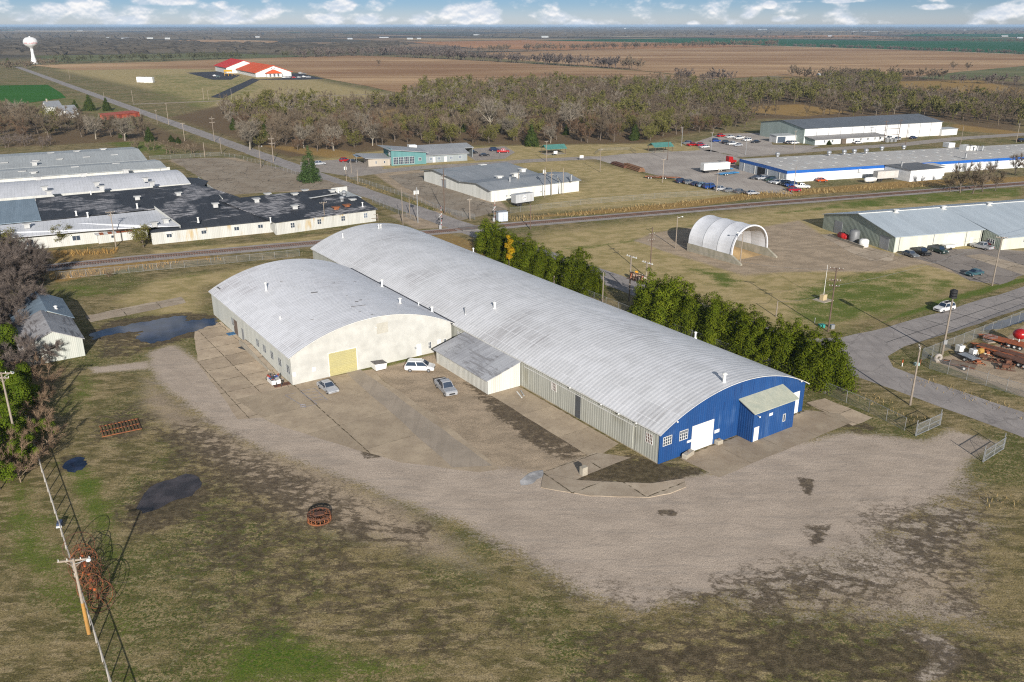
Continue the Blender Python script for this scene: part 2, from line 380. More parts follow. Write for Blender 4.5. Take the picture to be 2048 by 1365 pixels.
def ground_material():
    m, t = newmat('ground_cover'); tc = nd(t, 'ShaderNodeTexCoord').outputs['Object']
    at = [nd(t, 'ShaderNodeSeparateColor', {0: nd(t, 'ShaderNodeAttribute', attribute_name='cover%d' % i).outputs['Color']}).outputs for i in range(4)]
    w = {k: at[i // 3][i % 3] for k, i in C.items()}
    rowd = mapping(t, tc, (1., 1.5, 1.), (0, 0, R(-24)))
    nA = noise(t, tc, .045, 5., .6); nB = noise(t, rowd, .22, 6., .65); nC = noise(t, tc, 1.3, 5., .7); nD = noise(t, tc, 6., 3., .7)
    nS = noise(t, mapping(t, tc, (1., 3.2, 1.), (0, 0, R(-55))), .30, 6., .7); nE = noise(t, tc, 2.6, 6., .75); nF = noise(t, tc, 13., 2., .7)
    mixn = mth(t, 'ADD', mth(t, 'MULTIPLY', nA, .30), mth(t, 'ADD', mth(t, 'MULTIPLY', nB, .40), mth(t, 'MULTIPLY', nC, .30)))
    fine = mth(t, 'ADD', mth(t, 'MULTIPLY', nB, .35), mth(t, 'ADD', mth(t, 'MULTIPLY', nC, .40), mth(t, 'MULTIPLY', nD, .25)))
    fine2 = mth(t, 'ADD', mth(t, 'MULTIPLY', nA, .22), mth(t, 'ADD', mth(t, 'MULTIPLY', nB, .26), mth(t, 'MULTIPLY', nE, .52)))
    rid = mth(t, 'SUBTRACT', 1., mth(t, 'MULTIPLY', 2.6, mth(t, 'ABSOLUTE', mth(t, 'SUBTRACT', noise(t, mapping(t, tc, (1., 1.5, 1.), (0, 0, R(35))), .30, 7., .62), .5))))
    vein = mth(t, 'ADD', mth(t, 'MULTIPLY', mth(t, 'SUBTRACT', rid, .44), .55), mth(t, 'MULTIPLY', fine2, .55))
    base = mixc(t, remap(t, nB, .42, .58), (.230,.180,.085), (.120,.102,.040))
    base = mixc(t, mth(t, 'MULTIPLY', remap(t, nS, .49, .59), .75), base, (.33,.255,.14))
    base = mixc(t, mth(t, 'MULTIPLY', remap(t, nA, .46, .58), remap(t, nE, .45, .55)), base, (.075,.098,.016))
    base = mixc(t, mth(t, 'MULTIPLY', remap(t, nE, .53, .61), .7), base, (.062,.050,.028))
    base = mixc(t, mth(t, 'MULTIPLY', remap(t, nC, .57, .64), .45), base, (.40,.33,.20))
    base = mixc(t, 1., base, lin(t, nD, .36, .64, .62, 1.38), 'MULTIPLY')
    base = mixc(t, 1., base, lin(t, nF, .36, .64, .70, 1.30), 'MULTIPLY')
    def lay(base, key, col, n, s=.10, k=.9, nz=mixn, cap=1.):
        f = remap(t, mth(t, 'ADD', w[key], mth(t, 'MULTIPLY', mth(t, 'SUBTRACT', nz, .5), k)), n - s, n + s)
        return mixc(t, mth(t, 'MULTIPLY', f, cap), base, col)
    wood = mixc(t, remap(t, nC, .4, .6), (.11,.075,.045), (.17,.115,.06))
    mown_or_sunlit = mixc(t, remap(t, nB, .4, .6), (.42,.325,.165), (.29,.235,.10))  # mown grass tone, also the painted sun brightening of the east field
    green = mixc(t, remap(t, nE, .42, .58), (.062,.112,.010), (.130,.145,.030)); green = mixc(t, 1., green, lin(t, nD, .36, .64, .65, 1.35), 'MULTIPLY')
    straw = mixc(t, remap(t, nC, .38, .62), (.36,.235,.08), (.22,.135,.05))
    mud = mixc(t, remap(t, nC, .44, .58), (.060,.045,.030), (.115,.088,.055)); mud = mixc(t, 1., mud, lin(t, nD, .36, .64, .65, 1.35), 'MULTIPLY')
    dirt = mixc(t, remap(t, nB, .38, .62), (.41,.32,.225), (.30,.235,.165)); dirt = mixc(t, 1., dirt, lin(t, nD, .36, .64, .72, 1.26), 'MULTIPLY'); dirt = mixc(t, mth(t, 'MULTIPLY', remap(t, nE, .53, .62), .35), dirt, (.10,.078,.05))
    track = remap(t, noise(t, mapping(t, tc, (1., 9., 1.), (0, 0, R(12))), .12, 4., .6), .5, .66)
    grav = mixc(t, remap(t, nB, .34, .66), (.47,.385,.305), (.385,.315,.25)); grav = mixc(t, mth(t, 'MULTIPLY', track, .35), grav, (.27,.235,.20))
    grav = mixc(t, mth(t, 'MULTIPLY', remap(t, nC, .60, .75), .35), grav, (.25,.21,.17))
    grav = mixc(t, 1., grav, lin(t, nD, .36, .64, .78, 1.18), 'MULTIPLY'); grav = mixc(t, 1., grav, lin(t, nF, .38, .62, .84, 1.16), 'MULTIPLY')
    grav = mixc(t, mth(t, 'MULTIPLY', remap(t, nA, .50, .62), .30), grav, (.30,.245,.19))
    # broken pale surfacing with weedy cracks
    vor = nd(t, 'ShaderNodeTexVoronoi', {'Vector': nd(t, 'ShaderNodeVectorMath', {0: tc, 1: nd(t, 'ShaderNodeVectorMath', {0: nd(t, 'ShaderNodeTexNoise', {'Vector': tc, 'Scale': .5, 'Detail': 4.}).outputs['Color'], 'Scale': 5.}, operation='SCALE').outputs[0]}, operation='ADD').outputs[0], 'Scale': .34}, feature='DISTANCE_TO_EDGE').outputs[0]
    crack = mth(t, 'MULTIPLY', remap(t, mth(t, 'ADD', vor, mth(t, 'MULTIPLY', mth(t, 'SUBTRACT', nC, .5), .10)), .050, .005), remap(t, nA, .40, .56))
    pale = mixc(t, remap(t, nC, .34, .66), (.46,.385,.31), (.34,.28,.22)); pale = mixc(t, 1., pale, lin(t, nD, .3, .7, .82, 1.12), 'MULTIPLY')
    pale = mixc(t, mth(t, 'MULTIPLY', crack, .55), pale, (.13,.105,.06)); pale = mixc(t, mth(t, 'MULTIPLY', remap(t, nE, .50, .62), .75), pale, (.15,.12,.07))
    c = base
    c = lay(c, 'mown_or_sunlit', mown_or_sunlit, .5, .2); c = lay(c, 'wood', wood, .5, .15)
    c = lay(c, 'green', green, .54, .12, 2.2, fine2); c = lay(c, 'straw', straw, .5, .14, 1.6, fine2)
    c = lay(c, 'pale', pale, .50, .06, 2.3, fine2); c = lay(c, 'dirt', dirt, .5, .14, 1.4, fine2)
    c = lay(c, 'gravel', grav, .5, .13, 1.8, fine2); c = lay(c, 'ruts', mixc(t, nE, (.21,.175,.14), (.33,.275,.225)), .5, .16, 1.5, fine2, .75); c = lay(c, 'mud', mud, .52, .13, 2.0, vein, .85)
    # far farmland patchwork
    fv = nd(t, 'ShaderNodeTexVoronoi', {'Vector': mapping(t, tc, (1., .8, 1.), (0, 0, R(-34))), 'Scale': .0011, 'Randomness': .9}, distance='CHEBYCHEV').outputs['Color']
    fs = nd(t, 'ShaderNodeSeparateColor', {0: fv}).outputs
    far = mixc(t, remap(t, fs[0], .30, .36), (.26,.18,.11), (.10,.085,.055)); far = mixc(t, remap(t, fs[1], .74, .78), far, (.05,.105,.035))
    far = mixc(t, remap(t, fs[2], .82, .85), far, (.36,.29,.19)); far = mixc(t, remap(t, noise(t, mapping(t, tc, (.6, 1., 1.)), .0016, 6., .6), .50, .56), far, (.075,.062,.045))
    far = mixc(t, 1., far, lin(t, noise(t, tc, .02, 4.), .3, .7, .85, 1.12), 'MULTIPLY')
    c = lay(c, 'far', far, .5, .2, .8)
    return finish(m, t, c, .95, 0., mth(t, 'ADD', nC, mth(t, 'MULTIPLY', nD, .6)), .5, .12, spec=.15)
ground = raw_mesh('ground', np.column_stack([PTS, np.zeros(len(PTS))]), faces, ground_material())
for i in range(4):
    a = ground.data.color_attributes.new('cover%d' % i, 'FLOAT_COLOR', 'POINT')
    buf = np.ones((len(PTS), 4), np.float32); buf[:, :3] = WGT[:, 3*i:3*i+3]; a.data.foreach_set('color', buf.ravel())
tag(ground, kind='structure')

# ---------------------------------------------------------------- sheets laid on the ground
def wavy(pts, step, jit, seed=0):
    rr = random.Random(seed); out = []
    for a, b in zip(pts, pts[1:] + pts[:1]):
        a = Vector(a); b = Vector(b); n = max(1, int((b - a).length/step)); d = (b - a).normalized(); s = Vector((-d.y, d.x, 0))
        for i in range(n): out.append(a.lerp(b, i/n) + s*(rr.uniform(-jit, jit) if i else 0))
    return out
def sheet(name, pts, z, mat, step=3., jit=.25, local=False, kind='structure', thick=0.):
    pts = wavy([Vector((p[0], p[1], 0)) for p in pts], step, jit, len(name)) if jit else [Vector((p[0], p[1], 0)) for p in pts]
    o0 = pts[0].copy() if local else Vector()
    if local: rm = Matrix.Rotation(-SITE_ROT, 3, 'Z'); pts = [rm @ (p - o0) for p in pts]
    mb = MB()
    if thick: mb.prism([(p.x, p.y) for p in pts], 'z', -thick, 0.)
    else: mb.poly([(p.x, p.y, 0) for p in pts])
    o = mb.build(name, mat, loc=(o0.x, o0.y, z), rz=SITE_ROT if local else 0.)
    if not thick and o.data.polygons[0].normal.z < 0: o.data.flip_normals()
    if kind: tag(o, kind=kind)
    return o
def asphalt(name, col, col2, crack=.5, scale=.25):
    m, t = newmat(name); tc = nd(t, 'ShaderNodeTexCoord').outputs['Object']
    n1 = noise(t, tc, scale, 6., .6); n2 = noise(t, tc, 5., 3., .7); ln = noise(t, mapping(t, tc, (1., .04, 1.), (0, 0, AZ)), 1.1, 4.)
    c = mixc(t, remap(t, n1, .38, .62), col, col2); c = mixc(t, mth(t, 'MULTIPLY', remap(t, ln, .52, .64), .4), c, mul(col2, .8))
    v = nd(t, 'ShaderNodeTexVoronoi', {'Vector': nd(t, 'ShaderNodeVectorMath', {0: tc, 1: nd(t, 'ShaderNodeVectorMath', {0: nd(t, 'ShaderNodeTexNoise', {'Vector': tc, 'Scale': .4}).outputs['Color'], 'Scale': 3.}, operation='SCALE').outputs[0]}, operation='ADD').outputs[0], 'Scale': .12}, feature='DISTANCE_TO_EDGE').outputs[0]
    c = mixc(t, mth(t, 'MULTIPLY', remap(t, v, .018, .006), crack), c, mul(col, .35))
    c = mixc(t, 1., c, lin(t, n2, .3, .7, .9, 1.08), 'MULTIPLY')
    return finish(m, t, c, .9, 0., n2, .2, .02, spec=.25)
def slabs(name, col, col2, sx, sy, gap=.02, grime=(.2,.14,.085)):
    m, t = newmat(name); tc = nd(t, 'ShaderNodeTexCoord').outputs['Object']
    s = nd(t, 'ShaderNodeSeparateXYZ', {0: tc}).outputs; warp = mth(t, 'MULTIPLY', mth(t, 'SUBTRACT', noise(t, tc, .8, 3.), .5), .35)
    fx = mth(t, 'DIVIDE', mth(t, 'ADD', s[0], warp), sx); fy = mth(t, 'DIVIDE', mth(t, 'ADD', s[1], warp), sy)
    cell = nd(t, 'ShaderNodeTexWhiteNoise', {0: nd(t, 'ShaderNodeCombineXYZ', {0: mth(t, 'FLOOR', fx), 1: mth(t, 'FLOOR', fy)}).outputs[0]}).outputs[0]
    def edge(f, w): return mth(t, 'ABSOLUTE', mth(t, 'SUBTRACT', mth(t, 'FRACT', f), .5))
    e = mth(t, 'MAXIMUM', remap(t, edge(fx, 0), .5 - gap, .5 - gap*.3), remap(t, edge(fy, 0), .5 - gap, .5 - gap*.3))
    n1 = noise(t, tc, .25, 6., .6); n2 = noise(t, tc, 4., 3., .7); n3 = noise(t, tc, 1.1, 5.)
    c = mixc(t, remap(t, n1, .36, .62), col, col2); c = mixc(t, mth(t, 'MULTIPLY', remap(t, n3, .5, .68), .22), c, grime)
    c = mixc(t, 1., c, lin(t, cell, 0., 1., .84, 1.12), 'MULTIPLY')
    c = mixc(t, mth(t, 'MULTIPLY', e, remap(t, n3, .36, .55)), c, (.07,.055,.03))
    c = mixc(t, 1., c, lin(t, n2, .3, .7, .9, 1.08), 'MULTIPLY')
    return finish(m, t, c, .92, 0., n2, .2, .02, spec=.2)
m_asph = asphalt('road_asphalt', (.315,.285,.265), (.26,.235,.22), .35)
m_asph_far = asphalt('old_road_asphalt', (.33,.29,.25), (.28,.245,.215), .25)
m_lot = asphalt('parking_lot_gravel', (.40,.355,.31), (.32,.28,.245), .2, .08)
m_lot_dark = asphalt('fresh_asphalt', (.035,.037,.045), (.05,.05,.058), 0.)
m_slab = slabs('concrete_slabs', (.50,.40,.285), (.40,.315,.225), 4.6, 5.4)
m_slab_plain = slabs('plain_concrete', (.46,.37,.262), (.375,.298,.212), 30., 9., .004)
m_slab_light = slabs('light_concrete', (.44,.365,.275), (.36,.29,.215), 7., 6.)
def drift(u): return 125.3 + max(0., u - 300.)*.0075
e1 = [W(u, drift(u) - 4.0) for u in (48., 90., 140., 200., 300., 500., 800., 1100., 1420.)]; e2 = [W(u, drift(u) + 4.0) for u in (1420., 1100., 800., 500., 300., 200., 140., 92.)]
corner = [W(88.6, 135.4), W(87.2, 147.6), W(86.3, 170), W(86.1, 198), W(86., 330), W(78.2, 330), W(78.3, 182), W(78.4, 156), W(79.2, 141), W(78., 134), W(74.5, 130.2), W(67, 129.6), W(52.6, 130), W(20., 130.), W(20., 121.)]
sheet('road', e1 + e2 + corner, .012, m_asph, 4., .22)
m_seal = flat('crack_sealant', (.08,.075,.07), .9)
mk = MB()
for v in (150, 158, 167, 176, 188, 201):
    mk.quad(W(79, v), W(79, v + .25), W(85.6, v + .35), W(85.6, v + .1))
mk.quad(W(82.2, 140), W(82.4, 140), W(82.5, 215), W(82.3, 215))
tag(mk.build('crack_sealing', m_seal, loc=(0, 0, .018)), kind='structure')
# cross road by the clinic, side roads
def roadstrip(name, pts, width, z, mat, jit=.2):
    L = []; Rr = []
    for i, p in enumerate(pts):
        a = pts[max(0, i-1)]; b = pts[min(len(pts)-1, i+1)]; d = (b - a).normalized(); n = Vector((-d.y, d.x, 0))*width/2
        L.append(p + n); Rr.append(p - n)
    return sheet(name, L + Rr[::-1], z, mat, 5., jit)
roadstrip('cross_road', [G(690,352), G(760,343), G(850,335), G(960,329), G(1060,322), G(1180,316), G(1330,318), G(1480,312), G(1640,300), G(1800,290), G(1920,277), G(2060,268)], 9., .008, m_asph_far)
roadstrip('side_road', [G(265,209), G(420,203), G(640,192), G(800,188), G(1000,176)], 7., .02, M('farm_track', (.34,.27,.19), (.28,.22,.15), .1, rough=.95))
roadstrip('farm_track', [G(1380,160), G(1480,153), G(1700,156), G(1900,152), G(2060,138)], 7., .05, M('farm_track', (.34,.27,.19)))
sheet('parking_lot', [G(*p) for p in ((1180,316),(1250,308),(1420,300),(1480,318),(1470,330),(1530,352),(1590,390),(1440,378),(1330,355),(1230,330))], .016, m_lot, 4., .3)
sheet('parking_lot', [G(*p) for p in ((1390,285),(1440,268),(1540,266),(1545,290),(1640,292),(1600,305),(1480,312),(1400,300))], .016, m_lot, 4., .3)
sheet('parking_lot', [G(*p) for p in ((600,325),(700,318),(770,335),(755,345),(690,352),(600,338))], .016, m_asph_far, 4., .2)
sheet('parking_lot', [G(*p) for p in ((920,300),(1010,293),(1030,305),(1010,318),(950,322))], .016, m_asph_far, 4., .2)
sheet('parking_lot', [G(*p) for p in ((340,318),(440,316),(560,335),(700,374),(560,383),(440,392),(415,365))], .014, asphalt('weedy_lot', (.30,.25,.19), (.25,.20,.145), 1., .12), 4., .4)
sheet('parking_lot', [G(*p) for p in ((775,352),(850,345),(960,400),(1015,420),(920,442),(850,400))], .014, asphalt('brown_lot', (.29,.245,.19), (.24,.195,.145), .8, .12), 4., .4)
sheet('parking_lot', [G(*p) for p in ((1790,508),(1850,500),(1990,497),(2060,505),(2060,545),(2000,570),(1940,562),(1880,530))], .016, asphalt('shop_lot', (.27,.235,.205), (.22,.19,.165), .8, .12), 3., .3)
sheet('concrete_drive', [G(*p) for p in ((1930,512),(1965,508),(2060,535),(2060,555))], .024, m_slab_light, 3., .1, local=True)
sheet('concrete_apron', [G(*p) for p in ((1660,468),(1640,470),(1700,505),(1742,522),(1785,522),(1790,508),(1720,490))], .020, m_slab_light, 3., .1, local=True)
# church lots and drive
sheet('asphalt_drive', [G(*p) for p in ((420,195),(447,197),(520,160),(505,157))], .06, m_lot_dark, 20., .2)
sheet('parking_lot', [G(*p) for p in ((372,146),(440,143),(480,151),(462,160),(425,160),(395,152))], .05, m_lot_dark, 20., 1.)
sheet('parking_lot', [G(*p) for p in ((505,160),(575,156),(560,148),(600,147),(648,158),(610,160))], .05, m_lot_dark, 20., 1.)
# the yard's concrete
sheet('concrete_apron', [W(144.5, 32.5), W(163.5, 37), W(163.5, 42.3), W(124.8, 42.3), W(124.8, 49.8), W(111.5, 43), W(117.5, 31)], .012, m_slab, 3., .15, local=True)
sheet('concrete_apron', [G(*p) for p in ((588,771),(640,757),(745,739),(765,762),(870,830),(1000,938),(960,945),(800,925),(640,878),(540,845),(470,800))], .020, m_slab_plain, 3., .15, local=True)
sheet('concrete_apron', [W(103.9, 72.6), W(79.5, 72.6), W(78, 66.8), W(104., 66.8)], .014, m_slab_plain, 3., .1, local=True)
sheet('concrete_apron', [G(1085,945), G(1190,906), G(1262,916), G(1200,940), G(1150,961), G(1088,957)], .022, m_slab_light, 2., .15, local=True)
sheet('concrete_apron', [W(71.8, 76.5), W(71.8, 103.4), W(68.2, 106.5), W(65.2, 105.5), W(65., 77.)], .014, slabs('front_concrete', (.40,.325,.235), (.33,.26,.185), 7., 60., .006), 3., .1, local=True)
sheet('concrete_kerb', [G(*p) for p in ((1088,948),(1160,962),(1300,968),(1340,962),(1368,958),(1372,975),(1340,988),(1298,996),(1180,993),(1082,976))], .075, m_slab_light, 1.2, .06, local=True, thick=.09)
sheet('concrete_strip', [G(*p) for p in ((170,632),(270,612),(362,594),(372,606),(290,624),(182,645))], .012, m_slab_light, 2., .3, local=True)
sheet('concrete_strip', [G(*p) for p in ((1612,806),(1650,797),(1745,836),(1705,852))], .012, m_slab, 2., .2, local=True)
sheet('asphalt_strip', [G(690,744), G(720,739), G(985,932), G(905,936)], .030, asphalt('patched_asphalt', (.355,.295,.23), (.30,.25,.195), .1), 3., .12)
# painted bays
pm = M('faded_blue_paint', (.26,.27,.36), (.22,.20,.18), 2.5, rough=.9); mk = MB()
def pline(a, b, w=.1): mk.bar(G(*a), G(*b), w, .004)
for a, b in (((570,791),(612,816)),((600,783),(634,809)),((629,777),(655,801)),((570,791),(592,786)),((600,783),(632,777)),((600,817),(634,809)),((604,788),(636,782)),((610,793),(641,788)),((617,798),(646,793)),((624,803),(650,798))): pline(a, b)
mk.torus(G(606,812), .4, .05, n=12, m=4)
tag(mk.build('parking_markings', pm, loc=(0, 0, .026)), kind='structure')
# water
def watermat(name, col, rough, spec=.5):
    m, t = newmat(name); tc = nd(t, 'ShaderNodeTexCoord').outputs['Object']; n = noise(t, tc, 2.5, 3.)
    c = mixc(t, remap(t, noise(t, tc, .4, 4.), .4, .65), col, mul(col, 2.2))
    return finish(m, t, c, rough, 0., n, .04, .02, spec=spec)
m_water = watermat('puddle_water', (.008,.013,.030), .05, .35); m_mudwater = watermat('muddy_water', (.030,.025,.025), .22, .3)
sheet('water', [G(*p) for p in ((180,668),(230,655),(290,644),(350,632),(375,634),(370,642),(430,636),(432,650),(410,655),(370,668),(340,680),(300,688),(270,678),(285,662),(230,668),(190,680))], .016, m_water, .7, .5)
sheet('water', [G(*p) for p in ((272,1018),(300,975),(330,962),(372,948),(398,955),(402,975),(385,992),(340,1005),(318,1018),(285,1028))], .016, m_mudwater, .8, .25)
sheet('water', [G(*p) for p in ((124,935),(135,922),(160,914),(174,922),(168,936),(150,946),(135,944))], .016, m_water, .45, .30)
sheet('water', [G(*p) for p in ((1960,662),(1985,648),(2060,622),(2060,640),(2000,658))], .016, m_water, .8, .2)
sheet('water', [G(*p) for p in ((1040,962),(1062,945),(1086,941),(1086,952),(1065,968),(1042,972))], .026, watermat('wet_slurry', (.25,.24,.23), .2), .6, .15)

# ---------------------------------------------------------------- fields
def fieldmat(name, col, col2, rowscale=.3, rot=0., patch=.006):
    m, t = newmat(name); tc = nd(t, 'ShaderNodeTexCoord').outputs['Object']
    rows = noise(t, mapping(t, tc, (.03, 1., 1.), (0, 0, rot)), rowscale, 5., .6); big = noise(t, mapping(t, tc, (.4, 1., 1.), (0, 0, rot)), patch, 6., .6)
    f = mth(t, 'ADD', mth(t, 'MULTIPLY', rows, .45), mth(t, 'MULTIPLY', big, .55))
    c = mixc(t, remap(t, f, .40, .60), col, col2); c = mixc(t, mth(t, 'MULTIPLY', remap(t, big, .56, .64), .5), c, mul(col2, 1.25))
    return finish(m, t, c, .95, spec=.1)
f_brown = fieldmat('ploughed_soil', (.265,.150,.078), (.44,.295,.165), .06, R(-14))
f_red = fieldmat('red_soil', (.34,.165,.075), (.40,.21,.10), .04, R(-10))
f_green = fieldmat('winter_wheat', (.018,.085,.032), (.026,.105,.038), .03, R(-12))
f_lush = fieldmat('young_wheat', (.030,.115,.012), (.04,.14,.018), .05, R(20))
f_dull = fieldmat('dull_pasture', (.11,.125,.05), (.16,.155,.075), .05, R(-10))
f_straw = fieldmat('stubble', (.36,.27,.15), (.30,.22,.12), .05, R(-10))
def field(px, mat, z): return sheet('field', [G(*p) for p in px], z, mat, 60., 3.)
field([(60,131),(330,124),(700,111),(800,115),(1000,124),(1282,143),(1440,160),(1300,172),(1050,178),(830,192),(690,165),(580,143),(330,138),(150,141)], f_brown, .15)
field([(960,106),(1540,93),(1850,102),(2060,111),(2060,131),(1790,157),(1560,152),(1440,158),(1282,142),(1000,118)], f_brown, .20)
field([(820,85),(1060,81),(1300,87),(1540,92),(1400,97),(1120,101),(950,97)], f_red, .35)
field([(1050,81),(1400,77),(2060,86),(2060,109),(1850,101),(1545,91.5),(1300,85)], f_green, .4)
field([(-30,172),(95,170),(132,196),(80,203),(-30,219)], f_lush, .1)
field([(600,92),(735,93),(760,101),(610,103)], f_lush, .5)
field([(60,112),(440,107),(600,112),(600,115),(300,120),(120,124)], f_dull, .2)
field([(-30,65),(140,62),(300,66),(120,68),(-30,69)], f_straw, 1.2)
field([(280,83),(430,80),(560,83),(540,88),(400,90)], f_brown, .9)
field([(540,97),(600,96),(640,100),(560,103)], f_straw, .5)
field([(780,78),(1060,77.5),(1040,80.5),(860,83)], f_straw, .8)
field([(1420,72.5),(1700,71.5),(1780,74),(1560,76)], f_red, 1.)
field([(1850,66),(2060,68),(2060,75),(1800,73)], f_green, 1.2)
field([(900,63),(1250,61.5),(1300,63),(1000,64.5)], f_straw, 1.8)
field([(450,64),(640,62.5),(640,64),(500,65.5)], f_straw, 1.8)
field([(1500,64),(1760,63),(1800,65),(1560,66)], f_straw, 1.8)
field([(2060,131),(1950,138),(1830,157),(1900,160),(2060,152)], f_dull, .1)
field([(1700,150),(1800,160),(1780,163),(1640,156)], f_dull, .12)

# ---------------------------------------------------------------- railway
rail_pts = [G(-60,548), G(100,535.5), G(300,515.5), G(480,500), G(640,486), G(800,471), G(930,459.5), G(1050,448.5), G(1300,427.5), G(1500,410.5), G(1700,395), G(1880,381), G(2120,362)]
m_ball = M('ballast_stone', (.33,.30,.28), (.25,.22,.20), .5, rough=.95, fine=6)
roadstrip('railway_ballast', rail_pts, 7.0, .03, m_ball, .3)
tr = thing('railway_track', 'rusty single railway track on grey ballast crossing the whole scene', 'railway track')
slp = MB(); rl = (MB(), MB())
for a, b in zip(rail_pts[:-1], rail_pts[1:]):
    d = (b - a); L = d.length; d.normalize(); n = Vector((-d.y, d.x, 0))
    for s, mbr in zip((-1, 1), rl): mbr.bar(a + n*s*.76 + Vector((0,0,.26)), b + n*s*.76 + Vector((0,0,.26)), .09, .16)
    if a.y < 600:
        for i in range(int(L/.62)):
            c = a + d*(i*.62)
            if (c - G(955,457)).length < 6.5: continue
            slp.bar(c - n*1.3 + Vector((0,0,.10)), c + n*1.3 + Vector((0,0,.10)), .24, .16)
for mbr in rl: mbr.build('rail', M('rusty_rail', (.12,.062,.04), (.085,.05,.038), 1., rough=.7), tr)
so = slp.build('sleeper', M('old_sleeper_wood', (.125,.078,.055), (.09,.06,.045), 1.5, rough=.95), tr); so['kind'] = 'stuff'
mk = MB(); c = G(955,457); d = (rail_pts[6] - rail_pts[5]).normalized(); mk.bar(c - d*5.2 + Vector((0,0,.16)), c + d*5.2 + Vector((0,0,.16)), 4.6, .22)
tag(mk.build('level_crossing', asphalt('crossing_deck', (.20,.185,.17), (.16,.15,.14), .5)), kind='structure')
# ================================================================ building helpers
A_X, A_Y, NXm, NYm = Vector((1,0,0)), Vector((0,1,0)), Vector((-1,0,0)), Vector((0,-1,0))
def slab(par, name, p, a, n, w, h, t, mat):
    """upright panel: lower corner p, run a, outward n"""
    p = Vector(p); up = Vector((0,0,h)); q = a*w; o = n*t; k = n*.002
    return MB().add([p-k, p+q-k, p+q+up-k, p+up-k, p+o, p+q+o, p+q+up+o, p+up+o],
                    [(0,1,2,3),(4,5,6,7),(0,1,5,4),(1,2,6,5),(2,3,7,6),(3,0,4,7)]).build(name, mat, par)
def window(par, p, a, n, w, h, cols=2, rows=2, fw=.09, mf=None, mg=None, name='window'):
    mf = mf or m_trim; mg = mg or m_glass; p = Vector(p); mb = MB(); e = n*.045
    def seg(x0, z0, x1, z1, t): mb.bar(p + a*x0 + Vector((0,0,z0)) + e, p + a*x1 + Vector((0,0,z1)) + e, t, t if False else .07)
    seg(0, fw/2, w, fw/2, fw); seg(0, h-fw/2, w, h-fw/2, fw)
    for i in range(cols + 1):
        x = fw/2 + (w-fw)*i/cols; mb.bar(p + a*x + Vector((0,0,fw)) + e, p + a*x + Vector((0,0,h-fw)) + e, fw if i in (0, cols) else fw*.7, .06)
    for j in range(1, rows): z = h*j/rows; mb.bar(p + a*fw + Vector((0,0,z)) + n*.04, p + a*(w-fw) + Vector((0,0,z)) + n*.04, fw*.7, .05)
    o = mb.build(name, mf, par)
    g = p + n*.02
    MB().quad(g + a*fw*.3, g + a*(w-fw*.3), g + a*(w-fw*.3) + Vector((0,0,h-.03)), g + a*fw*.3 + Vector((0,0,h-.03))).build('pane', mg, o)
    return o
def planeU(x, y, u):       # pixel ray on the upright plane u = const  -> (v, z)
    g0 = G(x, y); d = g0 - Vector((0,0,HC)); k = u/(d.x*UX + d.y*UY); p = Vector((0,0,HC)) + d*k
    return p.x*VX + p.y*VY, p.z
def planeV(x, y, v):
    g0 = G(x, y); d = g0 - Vector((0,0,HC)); k = v/(d.x*VX + d.y*VY); p = Vector((0,0,HC)) + d*k
    return p.x*UX + p.y*UY, p.z
def z5f(x, y): return (950 + x*.36621, 680 + y*.36621)
def z1f(x, y): return (400 + x*.29308, 420 + y*.29308)
def z2f(x, y): return (850 + x*.29308, 420 + y*.29308)
def arc_z(x, w, eave, rise):
    r = (w*w/4 + rise*rise)/(2*rise); return eave + rise - r + math.sqrt(max(0, r*r - (x - w/2)**2))
